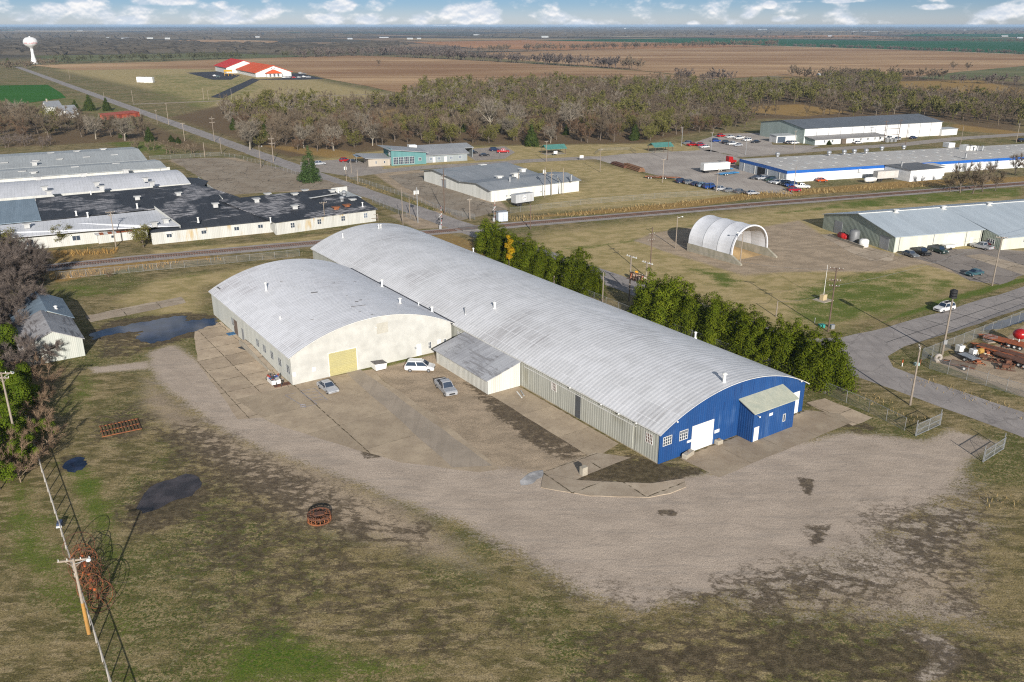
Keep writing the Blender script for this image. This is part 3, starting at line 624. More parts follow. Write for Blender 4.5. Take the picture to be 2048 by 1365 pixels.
def roof_metal(name, tone, tone2, dirt, rib, sheet, seamlen, dirtlim):
    m, t = newmat(name); tc = nd(t, 'ShaderNodeTexCoord'); co = tc.outputs['Object']
    uv = nd(t, 'ShaderNodeSeparateXYZ', {0: nd(t, 'ShaderNodeUVMap').outputs[0]}).outputs   # x = along, y = arc length
    row = mth(t, 'FLOOR', mth(t, 'DIVIDE', uv[1], seamlen)); colm = mth(t, 'FLOOR', mth(t, 'DIVIDE', uv[0], sheet))
    cell = nd(t, 'ShaderNodeTexWhiteNoise', {0: nd(t, 'ShaderNodeCombineXYZ', {0: colm, 1: row}).outputs[0]}).outputs[0]
    fr = mth(t, 'ABSOLUTE', mth(t, 'SUBTRACT', mth(t, 'FRACT', mth(t, 'DIVIDE', uv[1], seamlen)), .5))
    seam = remap(t, fr, .468, .49); wear = remap(t, fr, .40, .46)
    uvv = nd(t, 'ShaderNodeUVMap').outputs[0]
    st = noise(t, mapping(t, uvv, (1.7, .12, 1.)), 1.0, 6., .65); st2 = noise(t, mapping(t, uvv, (5., .22, 1.)), 1.0, 4., .6)
    big = noise(t, uvv, .055, 5., .55); med = noise(t, mapping(t, uvv, (.5, 1., 1.)), .3, 5.)
    c = mixc(t, remap(t, med, .38, .62), tone, tone2)
    lim = mth(t, 'MULTIPLY', remap(t, big, dirtlim, dirtlim + .16), remap(t, mth(t, 'ADD', mth(t, 'MULTIPLY', st, .6), mth(t, 'MULTIPLY', st2, .4)), .44, .58))
    c = mixc(t, lim, c, dirt)
    c = mixc(t, 1., c, lin(t, cell, 0., 1., .93, 1.05), 'MULTIPLY')
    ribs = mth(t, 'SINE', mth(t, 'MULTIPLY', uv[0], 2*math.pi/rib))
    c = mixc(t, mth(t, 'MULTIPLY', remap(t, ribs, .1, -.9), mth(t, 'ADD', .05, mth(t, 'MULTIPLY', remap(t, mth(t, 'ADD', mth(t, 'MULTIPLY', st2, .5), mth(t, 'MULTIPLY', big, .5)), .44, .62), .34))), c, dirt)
    c = mixc(t, mth(t, 'MULTIPLY', seam, .8), c, mul(tone, 1.12))
    c = mixc(t, mth(t, 'MULTIPLY', mth(t, 'MULTIPLY', wear, remap(t, st2, .5, .62)), .35), c, dirt)
    return finish(m, t, c, .5, .12, ribs, .18, .02, spec=.3)
def arch_roof(par, w, L, eave, rise, ox, oy, mat, rib=.75, thick=.10):
    nx, ny = 40, int((L + 2*oy)/(rib/4)); r = (w*w/4 + rise*rise)/(2*rise); cz = eave + rise - r
    th0 = math.asin((w/2 + ox)/r); vs = []; uv = []
    for j in range(ny + 1):
        y = -oy + (L + 2*oy)*j/ny; dz = .010*math.sin(2*math.pi*y/rib)
        for i in range(nx + 1):
            th = -th0 + 2*th0*i/nx; vs.append((w/2 + (r+dz)*math.sin(th), y, cz + (r+dz)*math.cos(th) + .05)); uv.append((y, r*th + 40))
    fs = [(j*(nx+1)+i, j*(nx+1)+i+1, (j+1)*(nx+1)+i+1, (j+1)*(nx+1)+i) for j in range(ny) for i in range(nx)]
    o = raw_mesh('roof', vs, fs, mat, par); ul = o.data.uv_layers.new(name='UVMap')
    li = np.zeros(len(o.data.loops), np.int32); o.data.loops.foreach_get('vertex_index', li); ul.data.foreach_set('uv', np.array(uv, np.float32)[li].ravel())
    o.data.shade_smooth()
    edge = MB()                     # sheet-metal rim under the roof edge
    for y in (-oy + .002, L + oy - .002):
        for i in range(nx):
            a, b = [(w/2 + (r+.03)*math.sin(-th0 + 2*th0*k/nx), y, cz + (r+.03)*math.cos(-th0 + 2*th0*k/nx)) for k in (i, i+1)]
            edge.quad(a, b, (b[0], y, b[2]-thick), (a[0], y, a[2]-thick))
    for s in (-1, 1):
        x = w/2 + s*r*math.sin(th0); z = cz + r*math.cos(th0); edge.box(x-.04, x+.04, -oy, L+oy, z-.12, z+.03)
    edge.build('roof_rim', m_trim, o)
    return o
def arch_hall(name, label, u0, v0, w, L, eave, rise):
    t = thing(name, label, 'warehouse', W(u0, v0), SITE_ROT); return t
def gable_end(par, mat, w, y, eave, rise, name='wall', n=28, thick=.2):
    pts = [(0, 0), (w, 0)] + [(w - w*i/n, arc_z(w - w*i/n, w, eave, rise)) for i in range(n + 1)]
    return MB().prism(pts, 'y', y, y + thick).build(name, mat, par)
def roof_hit(x, y, u0, v0, w, eave, rise):
    z = eave + rise*.6
    for _ in range(30):
        g = G(x, y, z); v = g.x*VX + g.y*VY - v0; z = .5*z + .5*arc_z(min(max(v, 0), w), w, eave, rise)
    return g.x*VX + g.y*VY - v0, g.x*UX + g.y*UY - u0, z
def vent_pipe(par, x, y, z, h=1., r=.16, mat=None, cap=True, name='roof_vent'):
    mb = MB().tube((x, y, z-.25), (x, y, z+h), r, r, 10)
    if cap: mb.tube((x, y, z+h), (x, y, z+h+.12), r*1.7, r*1.7, 10).tube((x, y, z+h+.12), (x, y, z+h+.25), r*1.7, .03, 10)
    mb.tube((x, y, z-.1), (x, y, z+.06), r*2., r*1.4, 10)
    return mb.build(name, mat or m_white, par)
def wall_lamp(par, p, n):
    p = Vector(p); mb = MB().bar(p, p + n*.35, .06).ball(tuple(p + n*.4 + Vector((0,0,-.05))), .14, 8, 5)
    return mb.build('wall_lamp', m_white, par)

# ================================================================ long warehouse with the blue front
U0, V0, WW, LL, EV, RI = 72., 73., 29.7, 119.5, 4.75, 3.85
m_blue = siding('blue_painted_metal', (.006,.056,.195), (.008,.046,.16), .40, dirt=.8, dirtcol=(.045,.11,.26), lines=.22)
m_pale = siding('grey_green_metal', (.42,.42,.37), (.34,.345,.30), .5, dirt=.7, dirtcol=(.30,.29,.23), lines=.25)
m_creamw = M('cream_painted_metal', (.475,.47,.435), (.445,.44,.405), .22, (1,1,.2), rough=.6, fine=.5)
m_roofA = roof_metal('ribbed_grey_roof', (.66,.66,.67), (.61,.61,.615), (.42,.41,.41), .75, .75, 2.55, .50)
m_roofB = roof_metal('whitewashed_roof', (.72,.72,.74), (.68,.68,.695), (.48,.46,.465), .65, .65, 2.3, .52)
hall = arch_hall('arched_warehouse', 'long arched metal warehouse with grey ribbed roof and bright blue front wall', U0, V0, WW, LL, EV, RI)
gable_end(hall, m_blue, WW, 0., EV, RI)['label'] = 'bright blue front wall'
gable_end(hall, m_creamw, WW, LL-.2, EV, RI)
MB().box(0, .2, .203, LL-.203, 0, EV-.02).build('wall', m_pale, hall)
MB().box(WW-.2, WW, .203, LL-.203, 0, EV-.02).build('wall', m_pale, hall)
arch_roof(hall, WW, LL, EV, RI, .35, .45, m_roofA)
def fw(corners, cols=3, rows=3, mf=None):
    a = [planeU(*z5f(*c), U0) for c in corners]; x0 = a[0][0]-V0; x1 = a[1][0]-V0; zt = (a[0][1]+a[1][1])/2; zb = a[2][1]
    return x0, zb, x1-x0, zt-zb
for c in (((1028,528),(1075,524),(1028,582)), ((1118,496),(1163,490),(1118,552))):
    x, z, w, h = fw(c); window(hall, (x, 0, z), A_X, NYm, w, h, 4, 3, .055)
x, z, w, h = fw(((1188,465),(1306,430),(1180,600))); dd = slab(hall, 'overhead_door', (x, 0, .05), A_X, NYm, w, z*0+h+.2, .05, m_white)
mk = MB()
for i in range(1, 5): mk.bar((x+.03, -.055, .05 + i*(h+.2)/5), (x+w-.03, -.055, .05 + i*(h+.2)/5), .025)
mk.build('door_panel_joint', m_trim, dd)
slab(hall, 'overhead_door', (25.7, 0, .05), A_X, NYm, 2.9, 3.55, .05, m_white)
slab(hall, 'door_sign', (planeU(*z5f(1308,495), U0)[0]-V0, 0, 1.6), A_X, NYm, .95, .5, .05, m_white)
slab(hall, 'sign_board', (planeU(*z5f(1158,545), U0)[0]-V0, 0, 1.65), A_X, NYm, .95, .35, .05, m_white)
for px, py in ((1362,350),(1420,270),(1455,255),(1525,240)):
    v, z = planeU(*z5f(px, py), U0); MB().box(v-V0-.03, v-V0+.03, -.02, .002, z-1., z+.3).build('wall_batten', flat('dark_blue_paint', (.008,.03,.12), .6), hall)
for px, py in ((1095,441), (1772,221)):
    v, z = planeU(*z5f(px, py), U0); wall_lamp(hall, (v-V0, 0, z), NYm)
# blue entry annexe
an = MB(); bx0, bx1, by, bh, bt = 15.2, 24.0, -2.75, 4.45, 5.5
MB().prism([(bx0, 0), (bx1, 0), (bx1, bh), (bx0, bh)], 'y', by, by+.15).build('annexe_front_wall', m_blue, hall)
for x in (bx0, bx1-.15):
    MB().prism([(by+.152, 0), (-.004, 0), (-.004, bt), (by+.152, bh+.05)], 'x', x, x+.15).build('annexe_side_wall', m_blue, hall)
ar = MB().add([(bx0-.3, by-.35, bh+.0), (bx1+.35, by-.35, bh+.0), (bx1+.35, -.004, bt+.12), (bx0-.3, -.004, bt+.12), (bx0-.3, by-.35, bh+.12), (bx1+.35, by-.35, bh+.12), (bx1+.35, -.004, bt+.24), (bx0-.3, -.004, bt+.24)],
    [(0,3,2,1),(4,5,6,7),(0,1,5,4),(1,2,6,5),(2,3,7,6),(3,0,4,7)]).build('annexe_roof', M('lichen_roof', (.42,.42,.33), (.34,.36,.29), .8, rough=.7), hall)
slab(hall, 'door', (bx0+.25, by, .05), A_X, NYm, 1.0, 2.15, .05, m_white)
window(hall, (bx0+6.3, by, 1.5), A_X, NYm, .55, 1.2, 1, 1, .09)
slab(hall, 'door_sign', (bx0+3.2, by, 3.2), A_X, NYm, .75, .42, .04, m_white)
wall_lamp(hall, (bx0+.7, by, 3.95), NYm)
# west wall details (local x = 0, outward -x)
def side_win(px, cols, rows, v=V0, conv=z5f, mf=None):
    a = [planeV(*conv(*c), v) for c in px]; ua, ub = a[0][0], a[1][0]; zt = (a[0][1]+a[1][1])/2; zb = (a[2][1]+a[3][1])/2
    return min(ua, ub), zb, abs(ub-ua), zt-zb
for px in (((935,505),(974,517),(935,560),(974,575)), ((418,230),(447,240),(418,273),(447,285))):
    u, z, w, h = side_win(px, 4, 3); window(hall, (0, u-U0, z), A_Y, NXm, w, h, 4, 3, .05, mg=glassmat('brown_pane', (.075,.04,.03), .3))
u, z, w, h = side_win(((220,825),(249,838),(222,862),(250,876)), 2, 2, V0, z2f); window(hall, (0, u-U0, z), A_Y, NXm, w, h, 3, 3, .05)
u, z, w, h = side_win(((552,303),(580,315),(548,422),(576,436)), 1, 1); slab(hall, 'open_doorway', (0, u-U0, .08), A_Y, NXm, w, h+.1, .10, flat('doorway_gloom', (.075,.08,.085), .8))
sd = slab(hall, 'sliding_door', (0, 5.2, .12), A_Y, NXm, 16.6, 3.55, .07, m_pale)
mk = MB(); mk.bar((-.10, 4.6, 3.72), (-.10, 31., 3.72), .10); mk.build('door_track', m_trim, hall)
for u in (76.6, 91.5, 98.2, 101.5): MB().box(-.03, .001, u-U0-.06, u-U0+.06, 0.05, EV-.15).build('wall_seam', flat('seam_trim', (.28,.28,.25), .7), hall)  # darker trim strips on the upright wall seams
MB().box(-.06, -.003, .3, LL-.3, 0, .14).build('foundation', m_conc, hall)
for px in ((530,258),(700,350),(797,398),(892,450)):
    u, z = planeV(*z5f(*px), V0); wall_lamp(hall, (0, u-U0, EV-.25), NXm)
for x_, y_, h_, r_ in ((*z2f(475,672), 1.0, .2), (*z1f(975,192), .9, .14), (*z1f(1220,128), .8, .16), (*z1f(1235,126), .8, .12), (*z5f(1360,232), 1.2, .22), (*z2f(330,288), .8, .14), (1390.5,676, .9, .16)):
    x, y, z = roof_hit(x_, y_, U0, V0, WW, EV, RI); vent_pipe(hall, x, y, z, h_, r_)
x, y, z = roof_hit(*z2f(275,712), U0, V0, WW, EV, RI); vent_pipe(hall, x, y, z, 1.3, .13, m_steel, False, 'flue_pipe')
x, y, z = roof_hit(*z2f(1625,882), U0, V0, WW, EV, RI)
# ================================================================ white lean-to shed
lt = thing('lean_to_shed', 'low white shed with sloping grey roof leaning on the long arched warehouse', 'shed', W(104., 66.6), SITE_ROT)
m_lt = siding('white_shed_metal', (.56,.555,.51), (.50,.49,.43), .4, dirt=.5, lines=.12)
lx, ly = 6.2, 16.4
MB().box(0, .15, 0, ly, 0, 2.5).build('wall', m_lt, lt)
for y in (0, ly-.15): MB().prism([(.152, 0), (lx, 0), (lx, 4.25), (.152, 2.52)], 'y', y, y+.15).build('wall', m_lt, lt)
MB().prism([(-.45, 2.42), (lx+.05, 4.33), (lx+.05, 4.45), (-.45, 2.54)], 'y', -.4, ly+.4).build('roof', seamroof('streaked_grey_roof', (.42,.425,.44), (.30,.30,.315), .7, 'y', patch=.46, patchcol=(.24,.235,.24)), lt)
MB().box(-.35, -.30, -.3, ly+.3, 2.34, 2.44).build('gutter', m_trim, lt)

# ================================================================ cream arched hall
U1, V1, W1, L1, E1, R1 = 125.1, 42.4, 30.0, 43.8, 5.0, 3.9
ch = arch_hall('arched_warehouse', 'shorter cream arched warehouse with white roof and yellow roller door', U1, V1, W1, L1, E1, R1)
gable_end(ch, m_creamw, W1, 0., E1, R1); gable_end(ch, m_creamw, W1, L1-.2, E1, R1)
for x in (0, W1-.2): MB().box(x, x+.2, .203, L1-.203, 0, E1-.02).build('wall', siding('pale_green_white_metal', (.55,.56,.52), (.50,.51,.46), .4, dirt=.35, lines=.08), ch)
arch_roof(ch, W1, L1, E1, R1, .35, .4, m_roofB, .65)
x0, z0 = planeU(*z1f(875,972), U1); x1, z1 = planeU(*z1f(1063,937), U1)
rd = slab(ch, 'roller_door', (x0-V1, 0, .02), A_X, NYm, x1-x0, 4.05, .04, M('yellow_roller_door', (.43,.385,.175), (.39,.355,.18), .5, (.3,1,3.), rough=.6))
mk = MB()
for i in range(1, 14): mk.bar((x0-V1+.03, -.043, i*.29), (x1-V1-.03, -.043, i*.29), .02)
mk.build('door_slat_joint', flat('ochre_line', (.36,.29,.10), .7), rd)
mk = MB(); xa, xb = x0-V1, x1-V1; mk.box(xa-.15, xa-.002, -.07, -.001, 0, 4.2); mk.box(xb+.002, xb+.15, -.07, -.001, 0, 4.2); mk.box(xa-.0, xb+.0, -.07, -.001, 4.08, 4.2); mk.build('door_frame', m_trim, ch)
def fwin(tl, tr, bl, cols, rows):
    a = [planeU(*z1f(*c), U1) for c in (tl, tr, bl)]; window(ch, (a[0][0]-V1, 0, a[2][1]), A_X, NYm, a[1][0]-a[0][0], a[0][1]-a[2][1], cols, rows, .10)
fwin((1555,902),(1577,898),(1556,950), 2, 2); fwin((1659,880),(1679,876),(1660,926), 2, 2); fwin((1460,933),(1477,930),(1461,957), 2, 1)
v, z = planeU(*z1f(1481,995), U1); slab(ch, 'door', (v-V1-.1, 0, .05), A_X, NYm, 1.0, 2.15, .04, m_white)
for c, w_, h_, m_ in (((634,1140), .55, .75, m_white), ((766,1106), .6, .75, m_white), ((1618,915), .8, .75, m_white), ((1208,850), 2.1, 1.9, flat('beige_patch', (.44,.42,.36), .8))):
    v, z = planeU(*z1f(*c), U1); slab(ch, 'notice_board' if w_ < 1 else 'wall_patch', (v-V1, 0, z), A_X, NYm, w_, h_, .03, m_)
v, z = planeU(*z1f(1194,800), U1); wall_lamp(ch, (v-V1, 0, z), NYm)
def cwin(tl, tr, bl, br, cols=2, rows=3, mg=None):
    a = [planeV(*z1f(*c), V1) for c in (tl, tr, bl, br)]; u = min(a[0][0], a[1][0]); w = abs(a[1][0]-a[0][0]); zt = (a[0][1]+a[1][1])/2; zb = (a[2][1]+a[3][1])/2
    window(ch, (0, u-U1, zb), A_Y, NXm, w, zt-zb, cols, rows, .06, mf=flat('grey_sash', (.30,.31,.31), .6), mg=mg or m_glass)
for c in (((590,1053),(612,1072),(592,1102),(613,1120)), ((533,1006),(555,1025),(536,1052),(557,1070)), ((480,959),(500,977),(482,1005),(502,1023)), ((429,916),(449,934),(432,960),(452,978)), ((383,877),(402,893),(385,920),(405,937)), ((213,733),(230,748),(216,775),(233,790))):
    cwin(*c)
for c, m_ in (((296,812), m_dark),): 
    u, z = planeV(*z1f(*c), V1); slab(ch, 'door', (0, u-U1, .1), A_Y, NXm, 1.2, 2.4, .04, flat('grey_door', (.25,.26,.27), .6))
u, z = planeV(*z1f(252,770), V1); dr = slab(ch, 'doorway', (0, u-U1, .1), A_Y, NXm, 2.2, 2.9, .03, flat('brown_doorway', (.15,.11,.085), .8))
MB().prism([(0, 0), (15.5, 0), (15.5, .9), (12., 1.05), (0, .25)], 'x', -1.25, -1.05).build('ramp_wall', m_conc, ch, loc=(0, 8., 0))
MB().prism([(0, 0), (15.5, 0), (15.5, .8), (12., .95), (0, .12)], 'x', -1.04, -.005).build('ramp', m_slab_light, ch, loc=(0, 8., 0))
for c, h_, r_ in (((452,553), 1.5, .16), ((1243,527), 1.4, .2), ((1366,640), .9, .2), ((1583,697), .9, .2), ((548,745), .25, .12), ((1492,654), .5, .1)):
    x, y, z = roof_hit(*z1f(*c), U1, V1, W1, E1, R1); vent_pipe(ch, x, y, min(z, 8.9), h_, r_)
for (a, b), w_ in ((((757,570),(803,564)), .55), (((1032,665),(1132,652)), .25), (((1058,630),(1080,628)), .4), (((1085,619),(1106,617)), .3), (((905,503),(922,501)), .25), (((548,492),(566,490)), .2), (((120,528),(142,545)), .5), (((1050,493),(1066,492)), .15), (((995,590),(1010,589)), .15), (((1080,700),(1098,698)), .2), (((1165,717),(1182,716)), .2), (((635,530),(648,529)), .15), (((750,755),(776,750)), .15)):
    p = Vector(roof_hit(*z1f(*a), U1, V1, W1, E1, R1)); q = Vector(roof_hit(*z1f(*b), U1, V1, W1, E1, R1)); MB().bar(p + Vector((0,0,.085)), q + Vector((0,0,.085)), w_, .03).build('roof_patch', flat('tar_patch', (.17,.165,.17), .8), ch)
MB().box(W1-.1, W1+.55, -.3, L1, E1-.35, E1-.05).build('valley_gutter', m_dark, ch)

# ================================================================ barn pair by the left trees
def gable_roof(par, x0, x1, y0, y1, ze, zr, o, mat, xr=None, t=.12, name='roof'):
    xr = (x0+x1)/2 if xr is None else xr
    sl = (zr-ze)/(xr-x0); sr = (zr-ze)/(x1-xr)
    MBs = MB().prism([(x0-o, ze-sl*o), (xr, zr), (xr, zr+t), (x0-o, ze-sl*o+t)], 'y', y0-o, y1+o).prism([(xr+.002, zr), (x1+o, ze-sr*o), (x1+o, ze-sr*o+t), (xr+.002, zr+t)], 'y', y0-o, y1+o)
    return MBs.build(name, mat, par)
def gable_walls(par, x0, x1, y0, y1, ze, zr, mat, xr=None, t=.18, ends=(1, 1)):
    xr = (x0+x1)/2 if xr is None else xr; e = .004
    for k, y in zip(ends, (y0, y1-t)):
        if k: MB().prism([(x0, 0), (x1, 0), (x1, ze-e), (xr, zr-e), (x0, ze-e)], 'y', y, y+t).build('wall', mat, par)
    for x in (x0, x1-t): MB().box(x, x+t, y0+t+e, y1-t-e, 0, ze-.03).build('wall', mat, par)
bn = thing('gabled_barn', 'old pale barn with streaked grey gable roof half hidden by bare trees on the left', 'barn', W(158.6, 7.4), SITE_ROT)
m_barn = siding('barn_boards', (.46,.47,.42), (.38,.40,.36), .3, dirt=.6, lines=.12)
gable_walls(bn, 0, 9.5, 0, 13.4, 3.3, 5.5, m_barn, 5.0); gable_roof(bn, 0, 9.5, 0, 13.4, 3.3, 5.5, .35, seamroof('streaked_barn_roof', (.33,.32,.32), (.25,.235,.23), .6, 'y', patch=.45, patchcol=(.12,.105,.10)), 5.0)
bn2 = thing('gabled_barn', 'blue-grey roofed barn behind the streaked barn, shaded by bare trees', 'barn', W(172.3, 8.0), SITE_ROT)
gable_walls(bn2, 0, 9.4, 0, 14.2, 3.2, 5.3, m_barn, 5.4); gable_roof(bn2, 0, 9.4, 0, 14.2, 3.2, 5.3, .3, seamroof('blue_grey_roof', (.16,.21,.255), (.125,.165,.205), .6, 'y'), 5.4)
vent_pipe(bn2, 7.2, 3.2, 4.5, .4, .2)
# ================================================================ the other buildings
def place(name, label, cat, a, b, group=None):
    A = G(*a); B = G(*b); return thing(name, label, cat, A, ang(A, B), group)
def walls4(par, x0, x1, y0, y1, h, mat, t=.2, name='wall'):
    e = .003
    for y in (y0, y1-t): MB().box(x0, x1, y, y+t, 0, h).build(name, mat, par)
    for x in (x0, x1-t): MB().box(x, x+t, y0+t+e, y1-t-e, 0, h).build(name, mat, par)
def roof_box(par, x, y, z, s=1.1, h=.6, mat=None, name='roof_vent', cap=True):
    mb = MB().box(x-s/2, x+s/2, y-s/2, y+s/2, z-.5, z+h)
    if cap: mb.box(x-s*.8, x+s*.8, y-s*.65, y+s*.65, z+h, z+h+.18)
    return mb.build(name, mat or m_trim, par)
def turbine(par, x, y, z, r=.55):
    mb = MB().tube((x,y,z-.3), (x,y,z+.4), r*.7, r*.7, 10).ball((x,y,z+.75), r, 10, 6, .8)
    return mb.build('turbine_vent', m_steel, par)
def dz7(x, y): return (1440 + x*.296875, 200 + y*.296875)
def dz8(x, y): return (1640 + x*.19922, 440 + y*.19922)
def dz6(x, y): return (960 + x*.253906, 200 + y*.253906)
def dz5(x, y): return (480 + x*.253906, 200 + y*.253906)
def dz4(x, y): return (x*.253906, 200 + y*.253906)
def dza(x, y): return (1200 + x*.175781, 420 + y*.175781)

# ---- old factory, upper left
fa = place('factory_building', 'old white factory with several low roofs, one of them patched black, beside the railway', 'factory', (307,489.5), (751,443))
m_fw = siding('rust_stained_white_metal', (.48,.48,.45), (.43,.425,.385), .45, dirt=.6, dirtcol=(.42,.32,.17), lines=.10)
m_fw2 = siding('factory_cream_metal', (.50,.50,.47), (.45,.445,.41), .45, dirt=.4, lines=.06)
m_blk = seamroof('patched_black_roof', (.020,.024,.032), (.032,.036,.045), 1.1, 'x', rough=.7, patch=.50, patchcol=(.34,.33,.34), pscale=.09)
m_blk2 = seamroof('black_roof', (.022,.026,.034), (.034,.038,.046), 1.1, 'x', rough=.7)
m_gr = seamroof('factory_grey_roof', (.38,.40,.40), (.33,.345,.345), .9, 'x', rough=.6)
m_wr = seamroof('factory_white_roof', (.52,.53,.56), (.46,.47,.49), .9, 'x', rough=.55)
m_bl = seamroof('factory_blue_roof', (.21,.27,.32), (.17,.225,.27), .5, 'x', rough=.55)
def face(par, name, mat, pts, t=.15):
    v = [(p[0], p[1], p[2]) for p in pts] + [(p[0], p[1], p[2]-t) for p in pts]; n = len(pts)
    return MB().add(v, [tuple(range(n)), tuple(range(n, 2*n))[::-1]] + [(i, (i+1) % n, n+(i+1) % n, n+i) for i in range(n)]).build(name, mat, par)
m_vent = M('weathered_vent_metal', (.46,.46,.45), (.34,.34,.33), .8, rough=.6)
# front ranges
MB().box(0, 31.6, -.2, 0, 0, 3.3).build('wall', m_fw, fa)
face(fa, 'roof', m_blk2, [(-.5,-.6,3.45),(31.6,-.6,3.45),(31.6,6.5,4.9),(6.0,2.2,4.2),(-.3,.2,3.8)])
MB().prism([(0, 0), (1.6, 0), (1.6, 3.3), (0, 3.25)], 'x', -.2, 0).build('wall', m_fw2, fa)
def sec2(o): o.location = (31.7,-4.2,0); o.rotation_euler = (0,0,R(7.9)); return o
sec2(MB().box(.1, 30.8, 0, .2, 0, 3.55).build('wall', m_fw, fa)); sec2(MB().prism([(.203,0),(13.,0),(13.,4.9),(.203,3.55)], 'x', 30.6, 30.8).build('wall', m_fw, fa))
sec2(MB().prism([(0.,0),(10.6,3.2),(10.6,4.9),(0.,3.6)], 'x', -.2, -.01).build('gable_step', m_fw2, fa))
sec2(face(fa, 'roof', m_blk, [(-.4,-.6,3.70),(31.3,-.6,3.70),(31.3,13.,5.5),(27.5,13.4,5.5),(27.5,25.,6.4),(-7.,26.5,6.5),(-3.5,10.6,5.0)]))
sec2(MB().box(27.6, 33., 23.8, 24.05, 0, 6.7).build('parapet_wall', m_fw2, fa)); sec2(MB().box(30.4, 30.6, 13.1, 23.7, 0, 5.).build('wall', siding('dark_boards', (.12,.11,.10), (.09,.08,.075), .4), fa))
sec2(face(fa, 'roof', m_gr, [(27.6,13.5,4.9),(33.,13.5,4.9),(33.,23.7,5.2),(27.6,23.7,5.2)]))
# big black slope and the barrel end
face(fa, 'roof', m_blk, [(-25.4,16.,6.05),(3.1,18.4,6.05),(7.0,2.3,4.25),(31.5,6.6,4.95),(27.,24.,6.5),(22.4,38.,7.0),(19.5,52.,6.6),(-27.,48.2,6.6)])
face(fa, 'roof', m_blk2, [(18.,53.,6.5),(21.,46.,6.9),(24.,58.,6.2),(22.,70.,5.6),(18.,72.,5.8)])
MB().prism([(24.,0),(72.,0),(72.,5.6),(58.,6.),(40.,6.6),(24.,6.3)], 'x', 22.6, 22.8).build('wall', m_fw2, fa)
face(fa, 'roof', m_bl, [(-60.,14.6,6.05),(-25.5,16.,6.10),(-27.1,48.1,6.62),(-60.,47.,6.6)])
# white arched bay
mb = MB(); K = 10
for i in range(K):
    y0_, y1_ = 53.3+(78-53.3)*i/K, 53.3+(78-53.3)*(i+1)/K; f_ = lambda y: 6.65 + 2.3*math.sin(math.pi*(y-53.3)/24.7*.9)
    mb.quad((-60,y0_-2,f_(y0_)), (17.8-3.*i/K,y0_,f_(y0_)), (17.8-3.*(i+1)/K,y1_,f_(y1_)), (-60,y1_-2,f_(y1_)))
mb.build('arched_roof', m_wr, fa)
MB().add([(-60,51.3,5.),(17.8,53.3,5.),(17.8,53.3,6.66),(-60,51.3,6.66)], [(0,1,2,3)]).build('wall', m_fw2, fa)
MB().prism([(-60,0),(14.4,0),(14.4,9.),(-60,9.)], 'y', 76.2, 76.4).build('wall', m_fw2, fa)
MB().prism([(53.4,0),(76.1,0),(76.1,7.4),(70,8.4),(64,8.4),(58,7.8),(53.4,6.6)], 'x', 14.2, 14.4).build('wall', m_fw2, fa)
def bay(x1, y0, y1, z, dr, mat, dx):
    face(fa, 'roof', mat, [(-62,y0,z),(x1,y0,z),(x1-dx*.5,(y0+y1)/2,z+dr),(-62,(y0+y1)/2,z+dr)], .12)
    face(fa, 'roof', mat, [(-62,(y0+y1)/2+.01,z+dr),(x1-dx*.5,(y0+y1)/2+.01,z+dr),(x1-dx,y1,z),(-62,y1,z)], .12)
    MB().prism([(y0+.3,0),(y1-.3,0),(y1-.3,z-.2),((y0+y1)/2,z+dr-.25),(y0+.3,z-.2)], 'x', x1-dx-.8, x1-dx-.6).build('wall', m_fw2, fa)
bay(13.4, 75.6, 97., 9.0, .9, m_gr, 1.5); bay(9.3, 97.6, 138., 9.0, 1.6, m_gr, 1.8)
MB().box(-62, 9., 97.1, 97.3, 5, 8.9).build('wall', m_fw2, fa)
# low white lean-to range in front
face(fa, 'roof', m_wr, [(-60,7.4,4.0),(-14.9,6.6,4.0),(-3.,4.6,4.0),(7.2,-.1,4.35),(3.2,17.,5.9),(-25.,15.9,5.7),(-60,14.4,5.7)])
face(fa, 'wall', m_fw2, [(3.0,18.2,6.9),(7.4,-.2,4.5),(7.2,-.1,3.2),(3.1,17.,4.6)], .05)
MB().box(-60, -.5, 8.8, 9., 0, 3.75).build('wall', m_fw2, fa)
for x in (1.8+1.7, 12.4, 21.1, 27.6): window(fa, (x,-.2,1.5), A_X, NYm, 1.4, 1.1, 2, 1, .08)
for x in (3.4, 12.3): face(fa, 'window_awning', m_trim, [(x-.1,-.9,2.65),(x+1.5,-.9,2.65),(x+1.5,-.2,3.05),(x-.1,-.2,3.05)], .05)
for x in (4.2, 12.2, 19.6, 26.8): sec2(window(fa, (x,0,1.4), A_X, NYm, 1.3, 1.5, 2, 2, .09, mg=m_glass if x < 26 else m_glassb))
for x in (-30., -19.): window(fa, (x,8.8,1.2), A_X, NYm, 2., 1.4, 2, 1, .1)
for (px, py), z in (((270,492),9.9),((400,420),9.9),((605,405),9.9),((812,388),9.9),((35,498),9.3),((285,480),9.4),((470,468),9.4),((682,452),9.4),((900,435),9.4),((175,565),9.2),((265,570),9.3),((590,530),9.3),((915,503),9.3),((300,612),9.2),((655,583),9.3),((990,552),9.3)):
    g = fa.matrix_basis.inverted() @ G(*dz4(px, py), z+.4); roof_box(fa, g.x, g.y, z-.2, 1.5, .7, m_vent)
for (px, py), z in (((350,688),8.6),((760,655),8.6),((1145,620),8.6),((385,722),8.3),((800,683),8.3),((1195,650),8.3),((1080,765),6.7),((1405,735),6.9),((1695,820),6.4),((2020,785),6.2),((210,980),5.8),((1305,945),5.0),((1215,970),4.8)):
    g = fa.matrix_basis.inverted() @ G(*dz4(px, py), z+.4); roof_box(fa, g.x, g.y, z-.1, 1.3, .6, m_vent)
